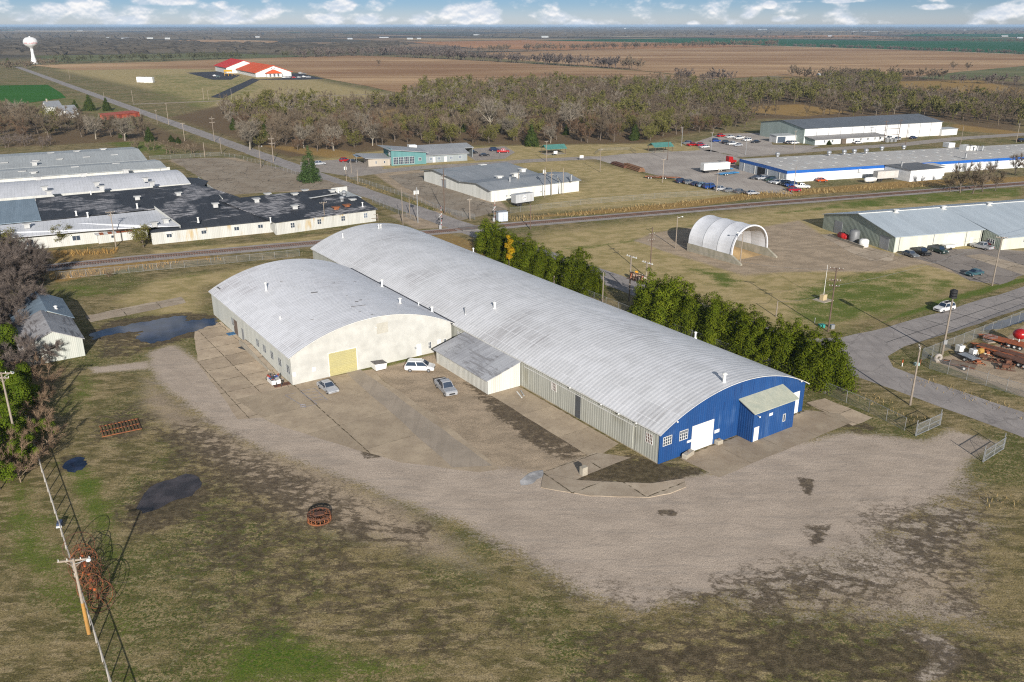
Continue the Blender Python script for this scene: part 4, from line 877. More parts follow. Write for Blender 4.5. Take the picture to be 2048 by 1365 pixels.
for (px, py), z in (((125,780),6.),((430,740),6.2),((510,712),6.3),((430,835),5.3),((885,785),4.9),((725,715),6.2),((755,848),4.4),((840,830),4.4),((215,740),6.3)):
    g = fa.matrix_basis.inverted() @ G(*dz5(px, py), z+.3); roof_box(fa, g.x, g.y, z-.1, 1.4, .45, m_rust if px in (755,840) else m_vent)
for (px, py), z in (((820,740),6.),((803,785),5.6)):
    g = fa.matrix_basis.inverted() @ G(*dz5(px, py), z+.3); turbine(fa, g.x, g.y, z, .8)
for (px, py), z in (((1560,945),5.),((600,895),6.1),((690,905),6.),((1080,835),6.3),((715,735),6.6)):
    g = fa.matrix_basis.inverted() @ G(*dz4(px, py), z+.6); vent_pipe(fa, g.x, g.y, z, 1.1, .2)
for (px, py), z in (((240,945),3.9),((775,715),6.),((965,825),4.2)):
    g = fa.matrix_basis.inverted() @ G(*dz5(px, py), z+.6); vent_pipe(fa, g.x, g.y, z, 1.1, .18)
sec2(MB().bar((17.,16.,5.95), (26.5,17.4,6.05), 1.1, .04).build('roof_patch', m_trim, fa))
lo = place('loading_porch', 'small timber porch at the east end of the old white factory', 'porch', (741,444), (752,443)); MB().box(0,2.4,-.2,2.2,.9,1.05).build('deck', m_wood, lo)
for x in (.08,2.3): MB().bar((x,0,0),(x,0,2.2),.14).build('post', m_wood, lo)
MB().bar((0,0,2.),(2.4,0,2.),.12).build('rail', m_wood, lo)
# rusty-roofed shed in front of the factory
rs = place('small_shed', 'small white shed with rust-striped sloping roof in front of the old factory', 'shed', (198,488), (287,477))
m_rr = seamroof('rust_striped_roof', (.42,.43,.45), (.36,.37,.39), .8, 'x', patch=.42, patchcol=(.27,.085,.03), pscale=.5)
walls4(rs, 0, 11.5, 0, 5.2, 2.5, m_fw2); 
rust_ = M('rusted_roof_sheet', (.30,.085,.03), (.20,.06,.03), 1.2, rough=.85)
for k in range(12): face(rs, 'roof_sheet', (m_wr if k in (0, 2, 4, 9) else rust_), [(-.6+k*1.05,-.5,2.55),(.448+k*1.05,-.5,2.55),(.448+k*1.05,5.6,3.3),(-.6+k*1.05,5.6,3.3)], .1)
window(rs, (3.2,0,1.1), A_X, NYm, .8, .8, 1, 1); slab(rs, 'door', (6.2,0,.05), A_X, NYm, .9, 2., .04, m_trim); window(rs, (8.6,0,1.2), A_X, NYm, 1.1, .8, 2, 1)

# ---- fabric salt shed
ss = thing('salt_shed', 'white fabric arch shelter on concrete block walls holding a sand pile', 'storage shelter', W(137.2, 159.), SITE_ROT)
m_fab = M('white_fabric', (.62,.63,.66), (.58,.59,.62), .12, rough=.6, fine=.3); sw, sL, sh_ = 13.6, 14.6, 2.0
m_blkc = M('concrete_blocks', (.34,.31,.25), (.24,.225,.17), .9, (1,1,.5), rough=.95)
for x in (0, sw-.6): MB().prism([(0,0),(sL,0),(sL,sh_),(-.2,sh_),(-3.4,.35),(-3.4,0)], 'x', x, x+.6).build('block_wall', m_blkc, ss)
MB().box(.602, sw-.602, sL-.6, sL, 0, 1.9).build('block_wall', m_blkc, ss)
prof = [(sw/2 - (sw/2-.3)*math.cos(math.pi*i/24), sh_ + 6.5*math.sin(math.pi*i/24)**.85) for i in range(25)]
mb = MB(); NB = 3
for b in range(NB):
    for j in range(6):
        ya, yb = sL*(b + j/6)/NB, sL*(b + (j+1)/6)/NB
        def s_(y, k): q = (y*NB/sL) % 1.; q = q if k == 0 or q > 1e-6 else 1.; return 1. - .018*math.sin(math.pi*min(1, max(0, q)))
        fa_, fb_ = 1 - .018*math.sin(math.pi*j/6), 1 - .018*math.sin(math.pi*(j+1)/6)
        for i in range(24):
            def q_(p, f): return (sw/2 + (p[0]-sw/2)*f, sh_ + (p[1]-sh_)*f)
            a, b2, c, d = q_(prof[i], fa_), q_(prof[i+1], fa_), q_(prof[i+1], fb_), q_(prof[i], fb_)
            mb.quad((a[0],ya,a[1]), (b2[0],ya,b2[1]), (c[0],yb,c[1]), (d[0],yb,d[1]))
mb.build('fabric_cover', m_fab, ss, smooth=True)
for k in range(4):
    y = sL*k/3; mb = MB()
    for i in range(24):
        p, q = prof[i], prof[i+1]; mb.bar((p[0],y,p[1]), (q[0],y,q[1]), .42 if k == 0 else .10, .34 if k == 0 else .06)
    mb.build('arch_frame', m_fab if k == 0 else m_steel, ss)
mb = MB(); n_ = 26
sp = [[(.8 + (sw-1.6)*i/n_, .8 + (sL-2.)*j/n_, max(0, 3.6*math.sin(math.pi*min(1,max(0,(i/n_)*.9+.02)))**.7*min(1,(j/n_)*1.3)*(1-.25*math.sin(5*i/n_+3*j/n_)**2)*(1.0 if i < 17 else max(.25, 1-(i-17)/9))) ) for i in range(n_+1)] for j in range(n_+1)]
pile = raw_mesh('sand_pile', [p for r in sp for p in r], [(j*(n_+1)+i, j*(n_+1)+i+1, (j+1)*(n_+1)+i+1, (j+1)*(n_+1)+i) for j in range(n_) for i in range(n_)], M('ochre_sand', (.42,.29,.14), (.34,.23,.11), .5, rough=.95), None, None)
pile.location = ss.location; pile.rotation_euler = ss.rotation_euler; tag(pile, 'ochre heap of sand inside the white fabric shelter', 'sand pile'); pile.data.shade_smooth()

# ---- green-grey metal workshop, right
gm = place('metal_workshop', 'large metal workshop with pale blue-grey gable roof and cream front wall', 'workshop', dz8(735,330), dz8(1440,265))
m_gs = siding('striped_green_metal', (.33,.37,.31), (.28,.325,.27), .5, dirt=.5, lines=.3); m_cr = siding('smooth_cream_metal', (.55,.545,.46), (.51,.50,.42), .4, dirt=.3, lines=.05)
m_br = seamroof('pale_blue_grey_roof', (.385,.435,.475), (.35,.40,.44), .6, 'x', rough=.45); gw, ge, gr_, gx1 = 29., 4.2, 7.2, 90.
MB().prism([(0,0),(gw,0),(gw,ge),(gw/2,gr_),(0,ge)], 'x', 0, .2).build('wall', m_gs, gm)
for a_, b_ in ((.203, 28.), (28.503, gx1)): MB().box(a_, b_, 0 if a_ < 5 else -6.3, .2 if a_ < 5 else -6.1, 0, ge-.05 if a_ < 5 else 3.3).build('wall', m_cr, gm)
MB().prism([(-6.1,0),(-.005,0),(-.005,ge),(-6.1,3.3)], 'x', 28.3, 28.5).build('wall', m_gs, gm)
MB().box(.203, gx1, gw-.2, gw, 0, ge-.05).build('wall', m_gs, gm)
sl_ = (gr_-ge)/(gw/2)
face(gm, 'roof', m_br, [(-.5,-.5,ge+.1-.5*sl_),(28.5,-.5,ge+.1-.5*sl_),(28.5,gw/2,gr_+.1),(-.5,gw/2,gr_+.1)], .14)
face(gm, 'roof', m_br, [(28.502,-6.8,3.25),(gx1,-6.8,3.25),(gx1,gw/2,gr_+.1),(28.502,gw/2,gr_+.1)], .14)
face(gm, 'roof', m_br, [(-.5,gw/2+.01,gr_+.1),(gx1,gw/2+.01,gr_+.1),(gx1,gw+.5,ge+.1-.5*sl_),(-.5,gw+.5,ge+.1-.5*sl_)], .14)
MB().box(-.5, gx1, gw/2-.25, gw/2+.25, gr_+.06, gr_+.18).build('ridge_cap', m_trim, gm)
for x in (11., 27., 43., 58.): vent_pipe(gm, x, gw/2-1., gr_-.1, .7, .5, m_trim)
m_gd = M('grey_roller_door', (.30,.31,.32), (.26,.27,.28), .5, rough=.5)
for y_ in (2.0, 20.6): slab(gm, 'roller_door', (0, y_+3.4, .05), NYm, NXm, 3.4, 3.5, .05, m_gd)
slab(gm, 'roller_door', (16.6, 0, .05), A_X, NYm, 5.6, 3.4, .04, M('cream_roller_door', (.64,.63,.56), (.60,.58,.5), .5))
slab(gm, 'door', (24.3, 0, .05), A_X, NYm, 1., 2.1, .04, m_white)
for x in (1.4, 12.2, 22.8, 27.6): MB().box(x-.06, x+.06, -.14, -.001, .1, ge-.2).build('downpipe', m_steel, gm)
window(gm, (35.5,-6.3,1.5), A_X, NYm, 1.6, 1.1, 2, 1); window(gm, (28.3,-2.,1.0), NYm, NXm, 2.2, 1.3, 3, 1, mg=m_glass)
def gloc(o, px): return o.matrix_basis.inverted() @ G(*px)
def tank(name, label, cat, px, r, h, mat, rz=0, lying=False, group=None):
    g = G(*px); t = thing(name, label, cat, g, rz, group)
    if lying:
        MB().tube((-h/2,0,r+.35), (h/2,0,r+.35), r, r, 18).ball((-h/2,0,r+.35), r*.98, 12, 8).ball((h/2,0,r+.35), r*.98, 12, 8).build('tank_shell', mat, t, True)
        for x in (-h*.3, h*.3): MB().box(x-.12, x+.12, -r*.7, r*.7, 0, r*.7).build('cradle', m_dark, t)
        MB().tube((0,0,2*r+.3), (0,0,2*r+.55), .25, .25, 10).build('filler_cap', m_dark, t)
    else:
        MB().lathe([(r*.98,0),(r,.05),(r,h),(r*.75,h+r*.22),(.25,h+r*.36)], 24).build('tank_shell', mat, t, True)
        MB().tube((0,0,h+r*.33), (0,0,h+r*.33+.16), .28, .28, 12).build('lid', m_dark, t)
        MB().torus((0,0,h*.5), r+.005, .035, n=24).build('hoop', m_steel, t)
    return t
tank('fuel_tank', 'red lying fuel tank beside the green workshop wall', 'tank', dz8(228,205), .85, 2.4, flat('red_tank_paint', (.42,.015,.015), .4), gm.rotation_euler.z + R(90), True)
tank('water_tank', 'tall dark grey cylinder tank beside the green workshop wall', 'tank', dz8(335,232), 1.35, 3.2, flat('dark_grey_poly', (.16,.165,.17), .5))
tank('water_tank', 'short white round tank near the green workshop roller door', 'tank', dz8(435,268), 1.25, 1.7, m_white)
rwt = thing('retaining_wall', 'low concrete retaining wall along the apron of the green workshop', 'retaining wall', G(*dz8(95,165)), ang(G(*dz8(95,165)), G(*dz8(440,290)))); Lr = (G(*dz8(95,165))-G(*dz8(440,290))).length
MB().box(0, Lr, -.12, .12, 0, .55).build('wall_panel', m_conc, rwt); MB().box(-.05, Lr+.05, -.17, .17, .552, .64).build('coping', m_conc, rwt)

# ---- blue-banded white warehouse
bw = place('banded_warehouse', 'long white warehouse with bright blue band under its flat grey roof', 'warehouse', dz7(445,558), dz7(2048,455))
m_wm = siding('bright_white_metal', (.66,.67,.68), (.62,.63,.64), .5, dirt=.25, lines=.05); m_bb = flat('bright_blue_band', (.012,.11,.42), .45); m_wg = siding('pale_grey_metal', (.48,.51,.54), (.44,.47,.5), .5, dirt=.3, lines=.15)
Lb, db, hb = 150., 31.5, 4.2
m_flat = seamroof('flat_grey_roof', (.46,.44,.41), (.42,.40,.375), 2.4, 'x', rough=.7)
MB().box(0, Lb, -.2, 0, 0, hb-.9).build('wall', m_wm, bw); MB().box(-.2, -.003, 0.003, db, 0, hb-.9).build('wall', m_wg, bw); MB().box(0, Lb, db-.2, db, 0, hb).build('wall', m_wm, bw)
MB().box(0, Lb, -.26, 0, hb-.897, hb+.15).build('blue_band', m_bb, bw); MB().box(-.26, -.003, -.26, db, hb-.897, hb+.15).build('blue_band', m_bb, bw)
face(bw, 'roof', m_flat, [(.0,0.0,hb+.1),(Lb,0.0,hb+.1),(Lb,db*.5,hb+.35),(0.,db*.5,hb+.35)], .1); face(bw, 'roof', m_flat, [(.0,db*.5+.01,hb+.35),(Lb,db*.5+.01,hb+.35),(Lb,db,hb+.1),(0.,db,hb+.1)], .1)
m_sky = flat('roof_light_panel', (.62,.60,.55), .3)
for i in range(22):
    for j in range(4):
        if (i*7 + j*5) % 9 == 4: continue
        y = 3.2 + j*7.6 + (1.2 if i % 2 else 0); zf = lambda q: hb+.13+.25*min(q, db-q)/(db*.5); y2 = y+2.6
        face(bw, 'roof_light', m_sky, [(4+i*6.4,y,zf(y)+.02),(5.3+i*6.4,y,zf(y)+.02),(5.3+i*6.4,y2,zf(y2)+.02),(4+i*6.4,y2,zf(y2)+.02)], .05)
for px, z in (((388,372),5.),((735,362),5.),((837,355),5.2),((905,350),5.2),((985,348),5.2),((1090,330),5.),((1238,322),5.)):
    g = bw.matrix_basis.inverted() @ G(*dz7(*px), z+.3); turbine(bw, g.x, g.y, z, 1.0)
for px, s_ in (((1543,300),3.4),((1662,318),4.),((1690,320),3.2)):
    g = bw.matrix_basis.inverted() @ G(*dz7(*px), 5.6); roof_box(bw, g.x, g.y, 4.9, s_, 1.5, m_white, 'roof_unit', False)
for px in ((1735,325),(1770,325),(1658,375)):
    g = bw.matrix_basis.inverted() @ G(*dz7(*px), 5.8); vent_pipe(bw, g.x, g.y, 4.8, 1.8, .4, m_steel, True, 'duct')
for y_ in (4.2, 12., 20.4, 28.): MB().box(-.30, -.204, y_-.2, y_+.2, .1, hb-1.).build('wall_post', m_trim, bw)
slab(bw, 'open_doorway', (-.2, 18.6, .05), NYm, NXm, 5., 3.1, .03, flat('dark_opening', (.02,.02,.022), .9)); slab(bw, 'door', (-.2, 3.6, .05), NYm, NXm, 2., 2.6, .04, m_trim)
for px in ((920,450),(1105,432),(1787,408),(1258,415)):
    u = gloc(bw, dz7(px[0], px[1]+75)); MB().box(u.x-.7, u.x+.7, -.9, -.262, 2.3, 3.5).build('wall_hood', m_trim, bw)
for px in (1620, 1640): u = gloc(bw, dz7(px, 480)); MB().box(u.x-.5, u.x+.4, -.45, -.262, .2, 3.2).build('louvre', m_steel, bw)
# annexe of the white warehouse
wa = place('white_annexe', 'white box annexe with dark flat roof standing before the blue-banded warehouse', 'annexe', dz7(1275,553), dz7(1480,535))
walls4(wa, 0, 16.5, 0, 12.6, 4.2, m_wm); face(wa, 'roof', seamroof('dark_flat_roof', (.10,.10,.10), (.14,.135,.13), .9, 'x'), [(-.3,-.3,4.3),(16.8,-.3,4.3),(16.8,12.9,4.5),(-.3,12.9,4.5)], .12)
vent_pipe(wa, 4., 8.5, 4.4, 1.6, .25, m_steel, True, 'flue_pipe'); MB().box(16.502, 23., 5., 5.2, 0, 3.8).build('link_wall', m_wm, wa); face(wa, 'link_roof', m_flat, [(16.81,4.8,3.9),(23.4,4.8,3.9),(23.4,12.,4.1),(16.81,12.,4.1)], .1)

# ---- grey warehouse at the back
gw_ = place('grey_warehouse', 'tall white warehouse with dark grey gable roof near the woods', 'warehouse', dz7(560,295), dz7(1485,240))
m_dg = seamroof('dark_grey_gable_roof', (.115,.125,.14), (.10,.11,.12), .9, 'x', rough=.5)
m_ge = siding('grey_green_end', (.33,.39,.36), (.29,.35,.32), .6, dirt=.3, lines=.2); m_ww = siding('warehouse_white', (.64,.64,.63), (.58,.58,.57), .6, dirt=.3, lines=.06)
gl, gd, gh, grr = 89.5, 34.5, 7.2, 9.6
MB().prism([(0,0),(gd,0),(gd,gh),(gd*.5,grr),(0,gh)], 'x', 0, .25).build('wall', m_ge, gw_); MB().prism([(0,0),(gd,0),(gd,gh),(gd*.5,grr),(0,gh)], 'x', gl-.25, gl).build('wall', m_ww, gw_)
for y in (0, gd-.25): MB().box(.253, gl-.253, y, y+.25, 0, gh-.05).build('wall', m_ww, gw_)
face(gw_, 'roof', m_dg, [(-.5,-.5,gh),(gl+.5,-.5,gh),(gl+.5,gd*.5,grr+.1),(-.5,gd*.5,grr+.1)]); face(gw_, 'roof', m_dg, [(-.5,gd*.5+.01,grr+.1),(gl+.5,gd*.5+.01,grr+.1),(gl+.5,gd+.5,gh),(-.5,gd+.5,gh)])
for i in range(1, 12): MB().box(gl*i/12-.08, gl*i/12+.08, -.16, -.002, .1, gh-.2).build('downpipe', m_steel, gw_)
MB().box(.8, 44., -7.5, -7.3, 0, 2.7).build('office_wall', m_ww, gw_)
for x in (.8, 43.8): MB().prism([(-7.297,0),(-.165,0),(-.165,3.3),(-7.297,2.7)], 'x', x, x+.2).build('office_wall', m_ww if x > 5 else m_ge, gw_)
face(gw_, 'office_roof', seamroof('office_roof', (.17,.165,.16), (.20,.19,.185), .9, 'x'), [(.2,-8.1,2.7),(44.6,-8.1,2.7),(44.6,-.17,3.6),(.2,-.17,3.6)], .14)
for x in (6., 11., 24., 28.5, 33., 37.5, 41.): window(gw_, (x,-7.5,1.), A_X, NYm, .9, 1.2, 1, 2)
slab(gw_, 'entrance_porch', (16.5,-7.5,.05), A_X, NYm, 2.6, 2.5, .9, flat('brown_porch', (.12,.09,.065), .7))
sb_ = place('white_outbuilding', 'small white open-fronted outbuilding at the west end of the tall grey-roofed warehouse', 'outbuilding', dz7(378,292), dz7(525,285))
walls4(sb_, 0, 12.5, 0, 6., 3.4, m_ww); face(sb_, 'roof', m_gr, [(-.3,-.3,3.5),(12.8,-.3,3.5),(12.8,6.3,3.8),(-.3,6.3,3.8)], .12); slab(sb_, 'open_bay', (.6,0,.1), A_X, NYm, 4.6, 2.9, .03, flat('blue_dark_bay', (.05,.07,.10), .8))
ab_ = place('white_lean_to', 'low white lean-to at the east end of the tall grey-roofed warehouse', 'lean-to', dz7(1488,243), dz7(1597,235))
walls4(ab_, .3, 12., 0, 6., 3.2, m_ww); face(ab_, 'roof', m_gr, [(0.3,-.3,3.3),(12.3,-.3,3.3),(12.3,6.3,3.5),(.3,6.3,3.5)], .12)

# ---- grey roofed building in the middle
mdl = place('low_depot', 'low white depot with stepped grey roof beside the level crossing road', 'depot', dz6(90,805), dz6(775,720))
m_dr = seamroof('depot_grey_roof', (.25,.265,.28), (.21,.225,.24), .6, 'x', rough=.55, patch=.55, patchcol=(.17,.2,.22)); m_dw = siding('depot_white_boards', (.64,.64,.60), (.56,.56,.51), .5, dirt=.4, lines=.10)
MB().box(0, 36, -.2, 0, 0, 3.9).build('wall', m_dw, mdl)
MB().prism([(0,0),(48.,0),(48.,3.9),(39.,5.6),(22.,4.0),(17.,4.2),(8.,5.1),(0,3.9)], 'x', -.2, -.003).build('wall', m_dw, mdl)
MB().box(35.8, 36, .003, 18., 0, 3.9).build('wall', m_dw, mdl); MB().box(0, 36, 47.8, 48., 0, 3.9).build('wall', m_dw, mdl)
face(mdl, 'roof', m_dr, [(-1.2,-.7,3.95),(36.6,-.7,3.95),(37.6,9.,5.2),(-1.2,8.,5.2)], .16); face(mdl, 'roof', m_dr, [(-1.2,8.01,5.2),(37.6,9.01,5.2),(38.,17.6,4.3),(-1.2,18.8,4.2)], .16)
face(mdl, 'roof', m_dr, [(-1.4,18.81,4.2),(31.,17.8,4.3),(30.8,38.6,5.7),(-1.4,38.6,5.7)], .16); face(mdl, 'roof', m_dr, [(-1.4,38.61,5.7),(30.8,38.61,5.7),(30.8,48.6,3.95),(-1.4,48.6,3.95)], .16)
slab(mdl, 'roller_door', (13.6,-.2,.05), A_X, NYm, 4.6, 3.1, .04, m_trim); slab(mdl, 'roller_door', (-.2,34.,.05), NYm, NXm, 3.2, 2.7, .04, m_gd); slab(mdl, 'door', (34.2,-.2,.05), A_X, NYm, 1., 2.1, .04, m_trim)
for x in (5.6, 7., 19.5, 21.): window(mdl, (x,-.2,1.2), A_X, NYm, .55, .5, 1, 1, .06)
for px, h_ in (((275,590),1.),((150,600),.5),((335,552),.9),((1910,520),1.)):
    g = mdl.matrix_basis.inverted() @ G(*(dz6(*px) if px[0] < 1500 else dz5(*px)), 5.2); roof_box(mdl, g.x, g.y, 4.6, 1.6, h_)
for px in ((235,640),(718,622)): g = mdl.matrix_basis.inverted() @ G(*dz6(*px), 5.); vent_pipe(mdl, g.x, g.y, 4.3, 2., .35, m_steel)
mb = MB(); Q = [mdl.matrix_basis.inverted() @ G(*dz6(*p), z) for p, z in (((500,590),5.),((505,575),6.),((560,585),6.4),((610,610),6.),((627,650),4.),((627,740),.3))]
for p, q in zip(Q[:-1], Q[1:]): mb.tube(p, q, .22, .22, 8)
mb.build('duct', m_steel, mdl)

# ---- teal clinic
te = place('clinic_building', 'teal clinic with slanted roof and tall front windows at the edge of the woods', 'clinic', dz5(1195,520), dz5(1445,505))
m_te = siding('teal_boards', (.085,.22,.22), (.075,.195,.20), .35, dirt=.25, lines=.12); m_tg = seamroof('clinic_grey_roof', (.30,.305,.31), (.26,.265,.27), .6, 'x', rough=.5)
walls4(te, 0, 15., 0, 13., 4.8, m_te)
MB().prism([(0,4.803),(13.,4.803),(13.,6.6),(0,6.9)], 'x', 0, .2).build('wall', m_te, te)
MB().prism([(.203,4.803),(14.8,4.803),(.203,6.2)], 'y', 0, .2).build('wall', m_te, te)
face(te, 'roof', m_tg, [(-1.2,-1.,6.75),(15.8,-1.,4.95),(15.8,14.,4.95),(-2.4,14.,7.0)], .22)
for i in range(4): window(te, (.8+i*2.3,0,.4), A_X, NYm, 2.1, 3.0, 3, 3, .09)
window(te, (11.6,0,1.4), A_X, NYm, 1.3, 1.3, 2, 2)
window(te, (0,3.8,.4), NYm, NXm, 3.2, 3.0, 3, 3)
slab(te, 'wall_sign', (0,4.4,3.8), NYm, NXm, 2.6, 1.7, .06, m_white); MB().box(-.30, 0, 4.6, 5.4, 0, 4.2).build('climbing_plant', M('ivy', (.04,.075,.02), (.025,.05,.015), 3.), te)
walls4(te, -9.5, -.35, 1.2, 9.5, 2.9, siding('beige_boards', (.40,.35,.29), (.35,.31,.25), .3)); face(te, 'roof', m_tg, [(-10.8,.6,3.6),(-.36,.6,3.0),(-.36,10.5,3.8),(-12.5,12.,4.2)], .2)
for x in (-6.6, -3.): window(te, (x,1.2,1.), A_X, NYm, .7, 1.1, 1, 2)
m_gb = siding('grey_blue_boards', (.26,.29,.30), (.23,.26,.27), .3)
MB().box(15.003, 34., 2., 2.2, 0, 3.2).build('wall', m_gb, te); MB().box(33.8, 34., 2.203, 14., 0, 3.2).build('wall', m_gb, te)
face(te, 'roof', m_tg, [(15.0,1.2,3.3),(34.8,1.2,3.3),(34.8,9.,4.6),(15.,9.,4.6)], .2); face(te, 'roof', m_tg, [(15.5,10.,4.3),(40.,10.,4.3),(40.,20.,5.2),(15.5,20.,5.2)], .2)
MB().box(15.5, 39.5, 19.6, 19.8, 0, 4.9).build('wall', m_gb, te); MB().box(39.3, 39.5, 10.4, 19.59, 0, 4.6).build('wall', m_gb, te)
for x in (17., 20.5, 26., 30.): window(te, (x,2.,1.), A_X, NYm, 1.4, 1.2, 2, 1, mg=m_glassb)
for x in (18.5, 23.6): slab(te, 'door', (x,2.,.05), A_X, NYm, 1.1, 2.2, .05, m_trim)
roof_box(te, 13.5, 16., 5., 3.4, 1., m_white, 'roof_unit', False)
cs = thing('clinic_canopy', 'low grey shade roof over the parking beside the teal clinic', 'canopy', G(712,328), te.rotation_euler.z)
face(cs, 'roof', m_bl, [(0,0,2.9),(13,0,2.7),(13,6,2.9),(0,6,3.1)], .12)
for x in (.5, 12.5):
    for y in (.5, 5.5): MB().tube((x,y,0),(x,y,2.8),.07).build('post', m_steel, cs)

# ---- picnic shelters
def shelter(label, px, rz):
    t = thing('picnic_shelter', label, 'shelter', G(*px), rz, 'teal roofed picnic shelters'); m = seamroof('teal_sheet_roof', (.075,.21,.18), (.06,.18,.155), .5, 'x', rough=.5)
    face(t, 'roof', m, [(-5.2,-3.4,2.6),(5.2,-3.4,2.6),(5.2,0,4.2),(-5.2,0,4.2)], .12); face(t, 'roof', m, [(-5.2,.01,4.2),(5.2,.01,4.2),(5.2,3.4,2.6),(-5.2,3.4,2.6)], .12)
    for x in (-4.6, 0, 4.6):
        for y in (-2.9, 2.9): MB().bar((x,y,0),(x,y,2.75),.18).build('post', m_wood2, t)
    MB().box(-5, 5, -3.2, 3.2, .0, .06).build('slab', m_conc, t); return t
shelter('teal roofed picnic shelter nearer the clinic car park', dz6(580,425), te.rotation_euler.z)
shelter('teal roofed picnic shelter nearer the gravel car park', dz6(1420,408), te.rotation_euler.z)
for i, px in enumerate((545, 575, 600)):
    g = G(*dz6(px, 420)); tb = thing('picnic_table', 'dark picnic table under the teal shelter nearer the clinic', 'table', g, .4, 'picnic tables under the teal shelter'); MB().box(-.9,.9,-.4,.4,.7,.76).build('table_top', m_wood2, tb)
    for s_ in (-1, 1): MB().box(-.9,.9,s_*.75-.13,s_*.75+.13,.42,.47).build('bench', m_wood2, tb); MB().bar((s_*.6,-.7,.2),(s_*.6,.7,.2),.1).build('leg_frame', m_wood2, tb)

# ---- church-like school with red roof, far left
sc = place('red_roof_school', 'large white school with bright red-orange roof in the far fields', 'school', (512,155), (579,155)); sc.rotation_euler.z = R(4)
m_rd = seamroof('bright_red_roof', (.62,.085,.012), (.56,.07,.01), 2., 'y', rough=.85); m_rd2 = seamroof('crimson_roof', (.52,.018,.012), (.48,.016,.012), 2., 'y', rough=.85); m_sw = siding('school_white', (.66,.66,.63), (.60,.6,.57), 1.)
def gab(x0, x1, y0, y1, ze, zr, m): gable_walls(sc, x0, x1, y0, y1, ze, zr, m_sw, t=.5); gable_roof(sc, x0, x1, y0, y1, ze, zr, 1.5, m, t=.4)
sc.rotation_euler.z = R(29)
gab(0, 40, 0, 95, 5, 12, m_rd); gab(-12, 30, 97, 165, 7, 14.5, m_rd2)
slab(sc, 'entrance_gable', (11,-.05,0), A_X, NYm, 17, 4., 6., m_sw); gp = MB().prism([(10,4.),(28.6,4.),(19.3,8.)], 'y', -7.5, -.06).build('entrance_roof', m_rd, sc)
for x in (13.5, 18., 22.5): window(sc, (x,-6.05,.3), A_X, NYm, 2.4, 3.2, 2, 2, .2)
for x in (17.5, 20.4): window(sc, (x,-.0,8.4), A_X, NYm, 1.2, 1., 1, 1, .15)
for k in range(8): window(sc, (0, 12+k*10.,1.2), NYm, NXm, 3., 2.2, 3, 1, .2)
# playground climbing frame
pg = thing('play_frame', 'yellow climbing frame on the playground beside the red-roofed school', 'climbing frame', G(457,152), .3); m_y = flat('playground_yellow', (.55,.30,.02), .5)
for x in (-4, 0, 4): 
    for y in (-2, 2): MB().tube((x,y,0),(x,y,5),.25).build('post', m_y, pg)
MB().box(-4.5,4.5,-2.4,2.4,2.4,2.7).build('deck', m_y, pg); MB().prism([(-2.6,4.6),(2.6,4.6),(0,6.6)], 'x', -4.6, 4.6).build('play_roof', m_y, pg); MB().bar((4.5,0,2.5),(9.,0,.3),1.2,.2).build('slide', m_y, pg)
# ---- water tower
wt = thing('water_tower', 'white water tower with red lettering on a slender flared pedestal', 'water tower', G(69,128.5), R(0)); m_wt = M('tower_white', (.66,.66,.66), (.6,.6,.6), .05)
HT = hgt(68,128.5,73); zc = HT*.785
MB().lathe([(5.6,0),(3.9,5),(2.6,10),(2.0,16),(2.0,HT*.56)], 24).build('pedestal', m_wt, wt, True)
MB().lathe([(2.0,HT*.5601),(3.2,HT*.60),(6.2,HT*.645),(8.6,HT*.69),(9.8,HT*.74),(10.1,zc),(9.6,HT*.85),(8.1,HT*.91),(5.2,HT*.955),(1.5,HT*.975)], 32).build('tank_bowl', m_wt, wt, True)
MB().tube((0,0,HT*.972),(0,0,HT),1.4,1.0,12).build('roof_hatch', m_wt, wt)
def text_mesh(par, s, size, mat, put, name='lettering'):
    cu = bpy.data.curves.new('lettering_curve', 'FONT'); cu.body = s; cu.size = size; cu.align_x = 'CENTER'; cu.align_y = 'CENTER'; cu.extrude = .0
    o = bpy.data.objects.new('lettering_tmp', cu); link(o); bpy.context.view_layer.update(); dg = bpy.context.evaluated_depsgraph_get(); me = bpy.data.meshes.new_from_object(o.evaluated_get(dg)); bpy.data.objects.remove(o)
    for v in me.vertices: v.co = put(v.co.x, v.co.y)
    me.materials.clear(); me.materials.append(mat); q = link(bpy.data.objects.new(name, me)); q.parent = par; return q
face_az = math.atan2(-wt.location.x, wt.location.y) ; a0 = math.atan2(-wt.location.y, -wt.location.x)
text_mesh(wt, 'WELLINGTON', 3.2, flat('red_lettering', (.45,.02,.02), .5), lambda x, y: ((10.15-.004*(y+2)**2)*math.cos(a0 + x/10.4), (10.15-.004*(y+2)**2)*math.sin(a0 + x/10.4), zc - 1.2 + y))
# ---- farmstead, left
fh = place('farmhouse', 'white farmhouse with grey gable roof among bare trees on the left', 'house', (117,232), (145,230)); m_hr = seamroof('house_grey_roof', (.23,.24,.255), (.19,.2,.215), .5, 'x')
def gabX(par, x0, x1, y0, y1, ze, zr, mw, mr):
    for x in (x0, x1-.2): MB().prism([(y0,0),(y1,0),(y1,ze),((y0+y1)/2,zr),(y0,ze)], 'x', x, x+.2).build('wall', mw, par)
    for y in (y0+.01, y1-.21): MB().box(x0+.203, x1-.203, y, y+.2, 0, ze-.05).build('wall', mw, par)
    face(par, 'roof', mr, [(x0-.5,y0-.5,ze-.2),(x1+.5,y0-.5,ze-.2),(x1+.5,(y0+y1)/2,zr+.1),(x0-.5,(y0+y1)/2,zr+.1)], .15); face(par, 'roof', mr, [(x0-.5,(y0+y1)/2+.01,zr+.1),(x1+.5,(y0+y1)/2+.01,zr+.1),(x1+.5,y1+.5,ze-.2),(x0-.5,y1+.5,ze-.2)], .15)
